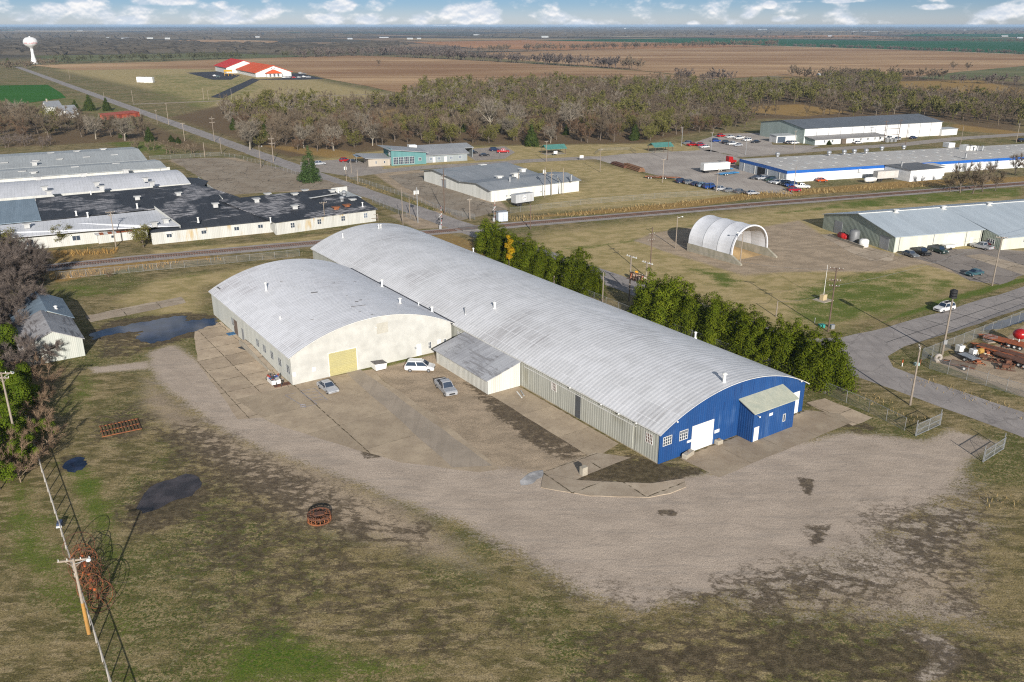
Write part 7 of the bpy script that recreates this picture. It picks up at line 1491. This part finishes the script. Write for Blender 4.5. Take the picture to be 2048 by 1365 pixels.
T_brown = leafmat('twig_brown', (.165,.13,.09), (.13,.10,.07), .22, .0); T_grey = leafmat('twig_grey', (.215,.185,.145), (.18,.155,.12), .15, .0); T_red = leafmat('twig_russet', (.145,.095,.06), (.115,.075,.048), .2, .0); T_purple = leafmat('twig_mauve', (.155,.125,.105), (.115,.095,.085), .15, .0)
B_brown = M('bark_brown', (.14,.11,.085), (.10,.08,.06), 1.5, rough=.95, rand=.2); B_pale = M('bark_pale', (.30,.265,.21), (.22,.195,.15), 1.5, rough=.95, rand=.15)
def tree_proto(name, T, Cc, mt, mc, extra=None):
    t = thing(name, None, 'tree'); raw_mesh('trunk', *T.arr(), mt, t); raw_mesh('crown', *Cc.arr(), mc, t)
    if extra: raw_mesh('foliage', *extra.arr(), L_bud, t)
    return t
USED = set()
def plant(proto, p, s, rz, label, cat='tree', group=None, sz=None, name=None):
    if proto.name not in USED: USED.add(proto.name); o = proto
    else: o = copy_tree(proto)
    if 'group' in o: del o['group']
    o.location = p; o.scale = (s, s, s*(sz or 1.)); o.rotation_euler = (0, 0, rz); tag(o, label, cat, group); return o
# ---- evergreen rows along the long warehouse
def ever_geo(seed, h, rad):
    r = np.random.default_rng(seed); lob = []
    for k in range(7):                                   # upright plumes of different heights
        a = 2*np.pi*k/6 + r.normal()*.35; q = rad*(r.uniform(.5,.85) if k else 0); th = h*(r.uniform(.55,.88) if k else .97)
        n_ = int(th*1.9)
        for i in range(n_):
            f = i/(n_-1); z = .5 + (th-.5)*f; w_ = q*(1.05 - .55*f); R_ = (1.5 - .82*f**2.2)*r.uniform(.65,1.1)*rad/3.6
            lob.append(((w_*math.cos(a) + r.normal()*.4, w_*math.sin(a) + r.normal()*.4, z + r.normal()*.25), R_))
    return lobed_geo(seed, lob, 20000, .20)
EV_P = []
for k in range(4):
    T = Geo(); T.tube(np.array([0,0,-.2]), np.array([0,0,4.]), .28, .16, 7); EV_P.append(tree_proto('evergreen_tree', T, ever_geo(40+k, 9.6, 3.4), B_brown, L_ever))
rr = random.Random(5)
ORD = ('first','second','third','fourth','fifth','sixth','seventh','eighth','ninth','tenth','eleventh','twelfth','thirteenth','fourteenth','fifteenth')
def ever_row(u0, u1, n, tall, what):
    for k in range(n):
        u = u0 + (u1-u0)*k/(n-1) + rr.uniform(-.6,.6); s = tall(k)*rr.uniform(.97,1.22)
        plant(EV_P[rr.randrange(4)], W(u, 113.9 + rr.uniform(-.7,.8)), s, rr.uniform(0, 6.28), 'green evergreen tree, %s from the level crossing end in the %s' % (ORD[k], what), group='evergreens in the %s' % what, sz=rr.uniform(.74,.98))
ever_row(178., 136., 11, lambda k: 1.04 - .024*k if k < 9 else .92, 'row nearer the level crossing')
ever_row(117.5, 75.8, 13, lambda k: (1.10,.98,1.12,1.04,.93,.96,.93,.96,.92,.97,.95,1.0,.96)[k], 'row nearer the blue front')
T = Geo(); T.tube(np.array([0,0,-.2]), np.array([0,0,3.]), .12, .06, 6); yb = tree_proto('yellow_shrub', T, lobed_geo(9, [((0,0,3.2),.8),((.4,.2,4.4),.9),((-.3,.1,5.6),.8),((.3,-.2,6.6),.7),((-.2,.3,7.6),.5)], 1500, .26), B_brown, L_yel); plant(yb, W(162.5, 110.4), 1.05, 0, 'yellow-leaved young tree among the first evergreen row')
# ---- big pine
def pine_geo(seed, h, rad):
    r = np.random.default_rng(seed); lob = []
    for j in range(15):
        f = j/14; z = h*(.08 + .9*f); w = rad*(1-f)**.85; k = max(2, int(11*(1-f)))
        for i in range(k): a = 2*np.pi*i/k + j*1.3 + r.normal()*.2; q = w*r.uniform(.35,.9); lob.append(((q*math.cos(a), q*math.sin(a), z + r.normal()*.25), (.5 + .8*(1-f))*r.uniform(.8,1.3)))
    return lobed_geo(seed, lob, 11000, .28)
T = Geo(); T.tube(np.array([0,0,-.2]), np.array([0,0,9.]), .38, .12, 8); pine = tree_proto('pine_tree', T, pine_geo(3, 13., 4.6), B_brown, L_pine); plant(pine, G(621,364), 1.0, .4, 'tall green pine tree beside the road and the brown lot')
T = Geo(); T.tube(np.array([0,0,-.2]), np.array([0,0,4.]), .2, .1, 6); cedar = tree_proto('cedar_tree', T, pine_geo(8, 8., 2.6), B_brown, L_cedar)
# ---- bare tree kinds
BARE = [tree_proto('bare_tree', *bare_geo(100+k, 10., 4.4, 7, 13, 2300, .060)[:2], B_brown, T_brown) for k in range(3)]
RUS = [tree_proto('bare_tree', *bare_geo(120+k, 8.5, 3.9, 7, 12, 2000, .060)[:2], B_brown, T_red) for k in range(2)]
PALE = [tree_proto('pale_cottonwood', *bare_geo(140+k, 13., 5.6, 9, 16, 3600, .060, .36)[:2], B_pale, T_grey) for k in range(2)]
BUD = []
for k in range(2): T, Cc, en = bare_geo(160+k, 9., 4.3, 7, 12, 1300, .05); e = Geo(); bud(e, en, 2600, .34, k); BUD.append(tree_proto('budding_tree', T, Cc, B_brown, T_brown, e))
# woods: scatter in the real wood outlines, nearest (largest) as single trees, the rest as one mass
def inpoly(P, px):
    pw = [(G(*p).x, G(*p).y) for p in px]; return sdist(np.array(P), pw) > 0
def scatter(px, spacing, seed, holes=()):
    pw = np.array([(G(*p).x, G(*p).y) for p in px]); lo, hi = pw.min(0), pw.max(0); r = np.random.default_rng(seed); gx_ = np.arange(lo[0], hi[0], spacing); gy_ = np.arange(lo[1], hi[1], spacing); P = np.stack(np.meshgrid(gx_, gy_), -1).reshape(-1,2) + r.uniform(-.42,.42,(len(gx_)*len(gy_),2))*spacing; k = inpoly(P, px)
    for h_ in holes: k &= ~inpoly(P, h_)
    return P[k]
WOOD = [(480,288),(455,262),(440,222),(540,205),(700,212),(800,205),(850,172),(960,174),(1120,166),(1250,168),(1330,166),(1480,178),(1600,176),(1660,160),(1760,158),(1800,164),(1790,186),(1900,196),(2080,196),(2080,258),(1900,243),(1860,232),(1520,236),(1490,262),(1380,274),(1250,288),(1060,287),(900,290),(760,292),(640,308),(560,306)]
HOLES = [[(735,226),(800,216),(838,244),(770,258)],[(1490,213),(1600,209),(1715,224),(1600,234),(1490,226)]]
NEARP = scatter(WOOD, 10., 21, HOLES)
LEFTW = [(-40,232),(50,226),(90,240),(170,256),(250,262),(300,268),(330,285),(260,284),(150,276),(-40,290)]
LP = scatter(LEFTW, 13., 22)
dist = np.hypot(*NEARP.T); order = np.argsort(dist); NEARP = NEARP[order]; NI = 235
r_ = np.random.default_rng(77); cl_ = lambda p: .5 + .5*math.sin(p[0]*.018 + 1.3)*math.cos(p[1]*.013 + .4)
def region(p):
    x, y = PX(p[0], p[1], 0); return ('behind the picnic lawn' if 1000 < x < 1340 else 'behind the clinic' if 560 < x <= 1000 else 'by the far road' if x <= 560 else 'behind the upper car park' if x < 1560 else 'beyond the tall grey-roofed warehouse')
def wood_tree(p, reg, i):
    q = r_.random(); c = cl_(p); x, y = PX(p[0], p[1], 0); s = r_.uniform(.7, 1.15); rz = r_.uniform(0, 6.28); P3 = Vector((p[0], p[1], 0))
    if q < .05: plant(cedar, P3, s*.8, rz, 'small dark cedar in the woods %s' % reg, group='cedars in the woods %s' % reg)
    elif q < .05 + .22*c + (.12 if x > 1200 else 0): plant(BUD[i % 2], P3, s, rz, 'yellow-green budding tree in the woods %s' % reg, group='budding trees in the woods %s' % reg)
    elif q > .955 or (y < 235 and q > .93): plant(PALE[i % 2], P3, s*.85, rz, 'pale leafless cottonwood in the woods %s' % reg, group='pale trees in the woods %s' % reg)
    elif q > .72: plant(RUS[i % 2], P3, s, rz, 'russet leafless tree in the woods %s' % reg, group='russet trees in the woods %s' % reg)
    else: plant(BARE[i % 3], P3, s, rz, 'brown leafless tree in the woods %s' % reg, group='brown leafless trees in the woods %s' % reg)
for i, p in enumerate(NEARP[:NI]): wood_tree(p, region(p), i)
for i, p in enumerate(LP): wood_tree(p, 'left of the far road', i)
for x, y, s, l in ((982,262,1.35,'huge pale cottonwood standing out in the middle of the woods'),(1025,258,1.05,'second huge pale cottonwood beside the largest one'),(1140,262,1.25,'wide pale cottonwood behind the picnic lawn'),(500,300,1.1,'pale multi-stemmed tree at the road side of the woods'),(668,302,.9,'pale forked tree behind the pine'),(745,292,.85,'pale tree behind the clinic canopy')): plant(PALE[int(x) % 2], G(x, y), s, x, l)
plant(cedar, G(1063,293), 1.3, 0, 'dark bushy cedar at the wood edge by the western picnic shelter')
for x, y, s, l in ((38,240,1.2,'left of the farmhouse'),(92,262,1.0,'before the farmhouse'),(178,262,.9,'right of the farmhouse'),(192,275,1.15,'beside the far road field'),(250,278,1.15,'above the factory roofs')): plant(PALE[int(x) % 2], G(x, y+4), s*.8, x, 'grey spreading leafless tree %s' % l)
for x, y, s, l in ((180,222,1.1,'large dark cedar right of the farmhouse'),(214,222,.9,'lower dark cedar beside the far road'),(152,224,.8,'dark cedar behind the farmhouse'),(18,135,1.3,'round dark evergreen at the far left road end'),(1785,205,1.1,'dark cedar in the eastern woods clearing')): plant(cedar, G(x, y), s*1.2, x, l)
# budding trees in front of the factory
for x, y, s, l in ((287,495,.62,'young budding tree in front of the factory corner'),(128,492,.62,'budding tree before the low white range'),(94,490,.55,'small bright budding tree before the low white range'),(20,505,.7,'twiggy budding tree at the left edge of the factory')): plant(BUD[int(x) % 2], G(x, y), s, x, l)
# lone thicket by the railway, right
for k, (x, y, s) in enumerate(((1920,386,1.0),(1945,388,.9),(1965,384,.95),(1990,382,.7),(1900,384,.6))): plant(BARE[k % 3], G(x, y), s, k, 'grey-brown leafless tree in the thicket by the railway on the right', group='thicket by the railway on the right')
for x, y, s, l in ((2030,350,.8,'leafless tree beside the east end of the blue-banded warehouse'),(2050,356,.7,'low leafless tree at the right edge by the railway'),(1902,208,1.,'lone leafless tree on the golden slope'),(1950,212,.8,'second lone tree on the golden slope'),(1975,207,.6,'small round tree at the right of the golden slope'),(1905,142,1.1,'lone tree on the far field, left of two'),(1935,142,1.,'lone tree on the far field, right of two'),(758,132,.8,'lone small tree on the ploughed field'),(1585,152,1.2,'lone tree by the field shed')): plant(BARE[int(x) % 3], G(x, y), s, x, l)
# ---- the rest of the wood and the far hedgerows: masses nobody could count
def low_variants(kind):
    out = []
    for k in range(4):
        T, Cc, en = bare_geo(300+k+kind*10, 9.5, 4.2, 5, 5, (320,260,220)[kind], (.13,.42,.14)[kind], .25)
        if kind == 2: bud(Cc, en, 300, .8, k)
        tv, tf = T.arr(); cv, cf = Cc.arr(); out.append((np.concatenate([tv, cv]), [f + o for f, o in zip(T.f, [0]*len(T.f))] and np.concatenate([tf, cf + len(tv)])))
    return out
LOWV = [low_variants(0), low_variants(1), low_variants(2)]
def mass(name, label, P, smin, smax, mat, seed, kind=0, cat='wood'):
    if not len(P): return
    r = np.random.default_rng(seed); V_, F_ = [], []; n = 0
    for p in P:
        v, f = LOWV[kind][r.integers(4)]; a = r.uniform(0, 6.28); s = r.uniform(smin, smax); ca, sa = math.cos(a), math.sin(a); q = v*s; q = np.stack([q[:,0]*ca - q[:,1]*sa + p[0], q[:,0]*sa + q[:,1]*ca + p[1], q[:,2]*r.uniform(.85,1.1)], 1); V_.append(q); F_.append(f + n); n += len(v)
    tag(raw_mesh(name, np.concatenate(V_), np.concatenate(F_), mat), label, cat, kind='stuff')
rest = NEARP[NI:]; cw = np.array([cl_(p) for p in rest]) if len(rest) else np.zeros(0); rr_ = r_.random(len(rest)); bm_ = rr_ < .10 + .38*cw
mass('budding_woodland', 'mass of yellow-green budding trees deeper in the woods', rest[bm_], .8, 1.2, leafmat('wood_bud', (.165,.15,.05), (.13,.125,.042), 0.), 1, 2)
gm_ = (~bm_) & (rr_ > .92); mass('pale_woodland', 'mass of pale leafless trees deeper in the woods', rest[gm_], .9, 1.25, T_grey, 3)
mass('bare_woodland', 'mass of brown leafless trees deeper in the woods', rest[(~bm_) & ~gm_], .8, 1.2, T_brown, 2)
def hedge(px, width, spacing, seed):
    pts = [G(*p) for p in px]; r = np.random.default_rng(seed); out = []
    for a, b in zip(pts[:-1], pts[1:]):
        L = (b-a).length; n_ = max(1, int(L/spacing*max(1, width/spacing))); f = r.random(n_); q = np.outer(1-f, [a.x,a.y]) + np.outer(f, [b.x,b.y]); d = (b-a).normalized(); q += np.outer(r.uniform(-.5,.5,n_)*width, [-d.y, d.x]); out.append(q)
    return np.concatenate(out)
H_ = [('hedgerow of bare trees slanting across the ploughed fields', [(800,114.5),(900,119),(1010,125),(1120,131),(1235,137.5)], 16, 8, 1.2, 1.8),('clump of bare trees at the end of the slanting hedgerow',[(1245,138.5),(1278,141)],16,8,1.2,1.7),
  ('dark tree belt behind the ploughed field on the left', [(600,116),(700,112),(770,111),(845,106),(960,105)], 60, 16, 1.2, 1.8), ('straight tree belt along the red field', [(960,105),(1250,98),(1545,92.5),(1545,91)], 25, 12, 1.2, 1.8),
  ('olive tree belt beyond the school field', [(110,127),(300,122.5),(420,119),(520,116)], 30, 12, 1., 1.5), ('olive tree belt nearer the green strip', [(560,115.5),(700,111.5),(720,111)], 25, 12, 1., 1.5), ('tree belt below the green wheat', [(1550,93.5),(1760,99.5),(1900,105),(2060,111)], 14, 8, .7, 1.1),
  ('tree belt above the green wheat', [(1480,77),(1700,78.5),(1820,80.5),(2060,86)], 30, 14, .9, 1.4), ('bushy copse at the near edge of the ploughed field', [(1365,162),(1400,165),(1450,164)], 45, 12, 1.0, 1.5),('tree clump beside the field shed', [(1620,160),(1690,156),(1760,155),(1880,160)], 50, 11, .9, 1.3), ('tree belt at the right field edge', [(1900,165),(1980,168),(2070,172)], 25, 9, .8, 1.1),
  ('tree clump along the upper left road end', [(20,140),(60,133),(110,129)], 40, 14, .7, 1.1),('brushy thicket left of the factory', [(-60,288),(60,292),(100,294)], 22, 6, .45, .6),('brush between the far road and the lot', [(270,296),(340,308),(400,314)], 12, 6, .4, .65)]
for i, (l, px, w_, gap_, s0, s1) in enumerate(H_): mass('tree_belt', l, hedge(px, w_, gap_, 50+i), s0, s1, (T_purple, T_brown, leafmat('olive_twig', (.13,.125,.07), (.10,.10,.055), 0.))[2 if 'olive' in l else i % 2], 60+i, 0 if l.startswith('brush') else 1, 'tree belt')
# far country woods in broad bands
def blob_wood(label, px, n_, seed, smin=1.2, smax=2.2):
    pw = np.array([(G(*p).x, G(*p).y) for p in px]); lo, hi = pw.min(0), pw.max(0); r = np.random.default_rng(seed); P = r.uniform(lo, hi, (n_*6, 2)); k = (sdist(P, [tuple(q) for q in pw]) > 0); P = P[k]; f = np.sin(P[:,0]*.0021+seed)+np.sin(P[:,1]*.0017+seed*2)+np.sin((P[:,0]+P[:,1])*.0009); P = P[f > -.5][:n_]
    V_, F_ = [], []; n = 0
    bv = np.array([(-1,-.6,0),(1,-.6,0),(1,.6,0),(-1,.6,0),(-.75,-.45,.72),(.7,-.4,.8),(.7,.45,.75),(-.8,.4,.7),(0,0,1.)]); bf = np.array([(0,1,5,4),(1,2,6,5),(2,3,7,6),(3,0,4,7),(4,5,8,8),(5,6,8,8),(6,7,8,8),(7,4,8,8)])
    for p in P:
        s = r.uniform(smin, smax); w_ = r.uniform(12, 34)*s/1.6; q = bv*[w_, r.uniform(9,20), r.uniform(7,11)*s/1.5] + r.normal(size=(9,3))*[2,2,.8]; q[:4,2] = 0; V_.append(q + [p[0],p[1],0]); F_.append(bf + n); n += 9
    mb = [tuple(dict.fromkeys(f)) for f in np.concatenate(F_).tolist()]; me = bpy.data.meshes.new('far_wood'); me.from_pydata(np.concatenate(V_).tolist(), [], mb); me.materials.append(L_far); tag(link(bpy.data.objects.new('far_wood', me)), label, 'wood', kind='stuff')
L_far = leafmat('far_wood_tone', (.095,.08,.062), (.07,.062,.05), .1, 0.)
blob_wood('dark band of woods beyond the fields on the left', [(-60,110),(-60,84),(160,78),(420,88),(640,92),(820,86),(760,104),(600,108),(420,104),(100,111)], 1500, 5, 1.0, 1.5)
blob_wood('dark woods across the plain behind the fields', [(-60,78),(-60,64),(900,62),(2060,63),(2060,68),(1500,71),(1000,76),(700,78),(500,82),(200,77)], 2600, 6)
blob_wood('hazy line of woods under the horizon', [(-100,63),(-100,56),(2150,56),(2150,62)], 2600, 7, 1.4, 2.6)
# ---- near thicket at the left edge
rr = random.Random(8)
NB_ = [tree_proto('leafless_thicket_tree', *bare_geo(200+k, 9., 4.6, 9, 18, 9000, .045, .22, .05, 1.25)[:2], B_brown, T_purple) for k in range(3)]
for x, y, s, l in ((-40,560,1.05,'mauve leafless tree at the far end of the left thicket'),(20,560,1.0,'mauve leafless tree near the railway in the left thicket'),(-30,600,1.1,'dense mauve tree at the left edge above the barns'),(40,600,.85,'mauve leafless tree just behind the blue-grey barn'),(-20,655,1.0,'mauve leafless tree beside the blue-grey barn'),(55,545,.85,'mauve leafless tree next to the rails on the left'),(10,690,.85,'spreading grey leafless tree left of the barn'),(88,728,.62,'low grey leafless tree overhanging the barn front'),(40,745,.7,'grey leafless tree before the barn'),(-50,720,1.,'big leafless tree at the left edge by the barns'),(70,570,.95,'low mauve tree closest to the rails beside the barns'),(0,525,.95,'mauve leafless tree between the rails and the factory, left edge'),(-10,580,1.1,'tall mauve tree mid thicket at the left edge'),(60,640,.8,'mauve tree pressing on the blue-grey barn wall'),(30,660,.9,'mauve tree pressing on the streaked barn wall')):
    plant(NB_[rr.randrange(3)], G(x, y), s, rr.uniform(0, 6), l)
BS = [tree_proto('leafless_bush', *bare_geo(220+k, 5., 3.0, 9, 14, 2600, .03, .10, .02, 1.5)[:2], M('tan_bark', (.24,.175,.12), None, 2.), leafmat('twig_tan', (.23,.16,.105), (.19,.13,.085), .1, 0.)) for k in range(2)]
for x, y, s, l in ((62,842,.95,'tan twiggy bush beside the pole at the left edge'),(95,905,.85,'tan twiggy bush leaning over the grass at the left'),(42,965,1.0,'wide tan twiggy bush at the near end of the left thicket'),(84,820,.75,'small tan bush by the shaded grass'),(100,780,.8,'tan bush between the barn and the shaded grass'),(60,770,.9,'tan bush in front of the grey barn tree'),(20,940,1.1,'tan bush at the left edge above the near lawn'),(70,885,1.0,'tan bush above the end of the left fence')): plant(BS[int(x) % 2], G(x, y), s, rr.uniform(0,6), l, 'bush')
def bush_geo(seed, h, rad): r = np.random.default_rng(seed); return lobed_geo(seed, [((r.uniform(-.8,.8)*rad, r.uniform(-.8,.8)*rad, r.uniform(.25,.8)*h), r.uniform(.35,.6)*rad*.8) for _ in range(14)], 6000, .20)
T = Geo(); T.tube(np.array([0,0,-.1]), np.array([0,0,2.]), .12, .06, 6); GB = tree_proto('green_shrub', T, bush_geo(5, 6., 2.6), B_brown, L_bright)
for x, y, s, l in ((-5,720,1.15,'bright green evergreen at the left edge beside the barn'),(5,800,1.15,'bright green evergreen behind the pole at the left edge'),(-30,850,1.1,'bright green evergreen at the very left edge'),(25,900,1.05,'bright green evergreen among the tan bushes'),(82,880,.62,'low green shrub between the tan bushes'),(0,980,.85,'green shrub at the near end of the left thicket'),(30,790,.9,'green shrub in front of the barn trees'),(-20,765,1.2,'tall green evergreen at the left edge before the barn'),(50,815,.95,'green evergreen just right of the pole at the left edge'),(60,930,.8,'green shrub beside the wide tan bush'),(-25,930,1.2,'big green evergreen at the left edge above the near lawn'),(20,850,1.1,'green evergreen just left of the pole foot')): plant(GB, G(x, y), s, rr.uniform(0,6), l, 'shrub')
# small shrubs
for x, y, s, l in ((218,556,.35,'small twiggy shrub in the back lawn'),): plant(BS[0], G(x, y), s, 0, l, 'bush')
for x, y, s, l in ((1648,287,.5,'round dark shrub at the office wall of the tall grey-roofed warehouse'),(1658,290,.45,'second round shrub at that office wall'),(343,284,.7,'round green shrub on the far road verge, left'),(357,287,.65,'round green shrub on the far road verge, right')): plant(cedar, G(x, y), s, 0, l, 'shrub', sz=.6)
# ---- tall dry grass
def grass(name, label, strips, n_, hmin, hmax, mat, seed, wid=.16):
    g = Geo(); r = np.random.default_rng(seed)
    for path, w_ in strips:
        pts = [G(*p) for p in path]; Ls = [(b-a).length for a, b in zip(pts[:-1], pts[1:])]
        for a, b, L in zip(pts[:-1], pts[1:], Ls):
            k = int(n_*L*w_); f = r.random(k); q = np.outer(1-f, [a.x,a.y,0]) + np.outer(f, [b.x,b.y,0]); d = (b-a).normalized(); off = r.uniform(-.5,.5,k)*w_; q += np.outer(off, [-d.y, d.x, 0])
            dn = np.sin(q[:,0]*.35)+np.sin(q[:,1]*.5+q[:,0]*.2); q = q[dn > r.uniform(-1.8, 1.2, k)]; k = len(q)
            dd = r.normal(size=(k,3))*.3 + [0,0,1]; dd /= np.linalg.norm(dd, axis=1)[:,None]; g.slivers(q, dd, r.uniform(hmin,hmax,k), np.full(k, wid), r)
    tag(raw_mesh(name, *g.arr(), mat), label, 'grass', kind='stuff')
L_straw = leafmat('dry_grass_blade', (.40,.25,.085), (.30,.18,.06), 0., .2); L_str2 = leafmat('pale_grass_blade', (.36,.27,.13), (.28,.20,.09), 0., .2)
grass('tall_dry_grass', 'tall orange dry grass along the railway fence on the left', [([(85,560),(210,545),(330,532)],3.5),([(110,512),(235,503)],5.),([(330,530),(440,520)],1.5)], 3.2, .5, 1.3, L_straw, 1)
grass('tall_dry_grass', 'pale dry grass strip between the railway and the depot field', [([(1020,440),(1200,424),(1400,405),(1600,388),(1880,368)],7.),([(1480,392),(1640,380)],6.)], 1.6, .4, 1.1, L_str2, 2, .2)
grass('weedy_verge', 'rough dry weeds along the roadside fences', [([(1700,780),(1780,815),(1850,845)],4.),([(1790,725),(1850,765),(1960,800),(2060,835)],4.),([(700,362),(800,395),(900,430)],3.),([(1960,1000),(2060,1010)],4.)], 2.2, .2, .6, L_str2, 3, .10)
for L_ in (BARE, RUS, PALE, BUD, NB_, BS, EV_P, [GB, cedar, pine, yb]):
    for o in L_:
        if o.name not in USED:
            for c in list(o.children): bpy.data.objects.remove(c)
            bpy.data.objects.remove(o)
HAZE = 5e-5
# ================================================================ air: one even box of haze round the whole scene
mh, t = newmat('haze_air'); pv = nd(t, 'ShaderNodeVolumePrincipled', {'Color': (.50,.72,1.,1.), 'Density': HAZE, 'Anisotropy': 0.})
t.links.new(pv.outputs[0], nd(t, 'ShaderNodeOutputMaterial').inputs['Volume'])
hz = MB().box(-27500, 27500, -1400, 34000, -1., 57.5).build('haze', mh); tag(hz, kind='stuff')
# ================================================================ sky, sun, camera
SUN_EL, SUN_AZ = R(20.), R(-10.5)         # shadows run 10.5 deg left of straight ahead
sun_dir = Vector((-math.sin(SUN_AZ)*math.cos(SUN_EL), -math.cos(SUN_AZ)*math.cos(SUN_EL), math.sin(SUN_EL)))
sl = bpy.data.lights.new('sun', 'SUN'); sl.energy = 5.; sl.angle = R(.5); sl.color = (1., .95, .885)
so = link(bpy.data.objects.new('sun', sl)); so.rotation_euler = (-sun_dir).to_track_quat('-Z', 'Y').to_euler(); so.location = (60, -60, 150)
w = bpy.data.worlds.new('World'); scene.world = w; w.use_nodes = True; t = w.node_tree; t.nodes.clear()
sky = nd(t, 'ShaderNodeTexSky', sky_type='NISHITA'); sky.sun_disc = False; sky.sun_elevation = SUN_EL
sky.sun_rotation = math.atan2(sun_dir.x, sun_dir.y); sky.altitude = 400.; sky.dust_density = .6; sky.air_density = 1.0; sky.ozone_density = 1.5
dirn = nd(t, 'ShaderNodeTexCoord').outputs['Generated']; s = nd(t, 'ShaderNodeSeparateXYZ', {0: dirn}).outputs
az = mth(t, 'ARCTAN2', s[0], s[1]); el = s[2]
co = nd(t, 'ShaderNodeCombineXYZ', {0: az, 1: mth(t, 'MULTIPLY', el, 1.7), 2: 0.}).outputs[0]
n1 = noise(t, co, 24., 6., .52); n2 = noise(t, mapping(t, co, loc=(0, -.004, 0)), 24., 6., .52); n0 = noise(t, mapping(t, co, (1., 2.2, 1.), loc=(1.7, 0, 0)), 9., 5., .5)
dens = None
def pxdir(x, y):
    a = (x - CX)/FPX; b = -(y - CY)/FPX; v = Vector((a, cp_ + b*sp_, -sp_ + b*cp_)).normalized(); return math.atan2(v.x, v.y), v.z
for x, y, wx, wy in ((60,22,120,24),(190,24,90,28),(245,40,55,18),(330,3,90,9),(480,28,55,24),(430,12,40,12),(680,12,36,14),(650,40,55,14),(740,38,60,14),(915,32,42,26),(975,28,44,30),(1095,34,50,18),(1190,46,56,11),(1385,48,20,8),(1500,24,30,18),(1540,10,16,10),(1560,38,45,9),(1660,3,100,6),(1870,14,60,8),(2000,24,60,20)):
    a0, e0 = pxdir(x, y); a1, e1 = pxdir(x + wx, y - wy); ra = abs(a1 - a0); re = abs(e1 - e0)
    dx = mth(t, 'DIVIDE', mth(t, 'SUBTRACT', az, a0), ra); dy = mth(t, 'DIVIDE', mth(t, 'SUBTRACT', el, e0), re)
    d = mth(t, 'SUBTRACT', 1., mth(t, 'ADD', mth(t, 'MULTIPLY', dx, dx), mth(t, 'MULTIPLY', dy, dy)))
    d = mth(t, 'MAXIMUM', d, -3.)
    dens = d if dens is None else mth(t, 'MAXIMUM', dens, d)
up = remap(t, el, .03, .10)                            # scattered cloud over the rest of the dome
dens = mixn = mth(t, 'MAXIMUM', dens, mth(t, 'MULTIPLY', up, mth(t, 'MULTIPLY', mth(t, 'SUBTRACT', n0, .52), 8.)))
cl = mth(t, 'ADD', mth(t, 'MULTIPLY', dens, .34), mth(t, 'MULTIPLY', mth(t, 'SUBTRACT', n1, .5), 1.9))
mask = mth(t, 'MULTIPLY', remap(t, cl, .0, .34), .92)
lit = remap(t, mth(t, 'SUBTRACT', n1, n2), -.06, .10)
ccol = mixc(t, lit, (9.5, 10.6, 12.2), (15.5, 15.1, 14.9))
skyc = mixc(t, remap(t, el, .16, .0), sky.outputs[0], mixc(t, 1., sky.outputs[0], mixc(t, remap(t, el, -.002, .028), (1.15, 1.34, 2.1), (.50, .84, 1.66)), 'MULTIPLY'))
bg = nd(t, 'ShaderNodeBackground', {0: mixc(t, mask, skyc, ccol), 1: .052})
o = nd(t, 'ShaderNodeOutputWorld'); t.links.new(bg.outputs[0], o.inputs[0])
cd = bpy.data.cameras.new('camera'); cam = link(bpy.data.objects.new('camera', cd)); scene.camera = cam
cd.sensor_width = 36.; cd.sensor_fit = 'HORIZONTAL'; cd.lens = 36.*FPX/2048.; cd.clip_start = .5; cd.clip_end = 60000.
cam.location = (0, 0, HC); cam.rotation_euler = (R(90) - PITCH, 0, 0)
vs = scene.view_settings; vs.view_transform = 'Standard'; vs.look = 'None'; vs.exposure = .38; vs.gamma = 1.; vs.use_curve_mapping = False
scene.cycles.pixel_filter_type = 'BLACKMAN_HARRIS'; scene.cycles.filter_width = 1.15; scene.cycles.max_bounces = 6; scene.cycles.transparent_max_bounces = 12; scene.cycles.use_denoising = False
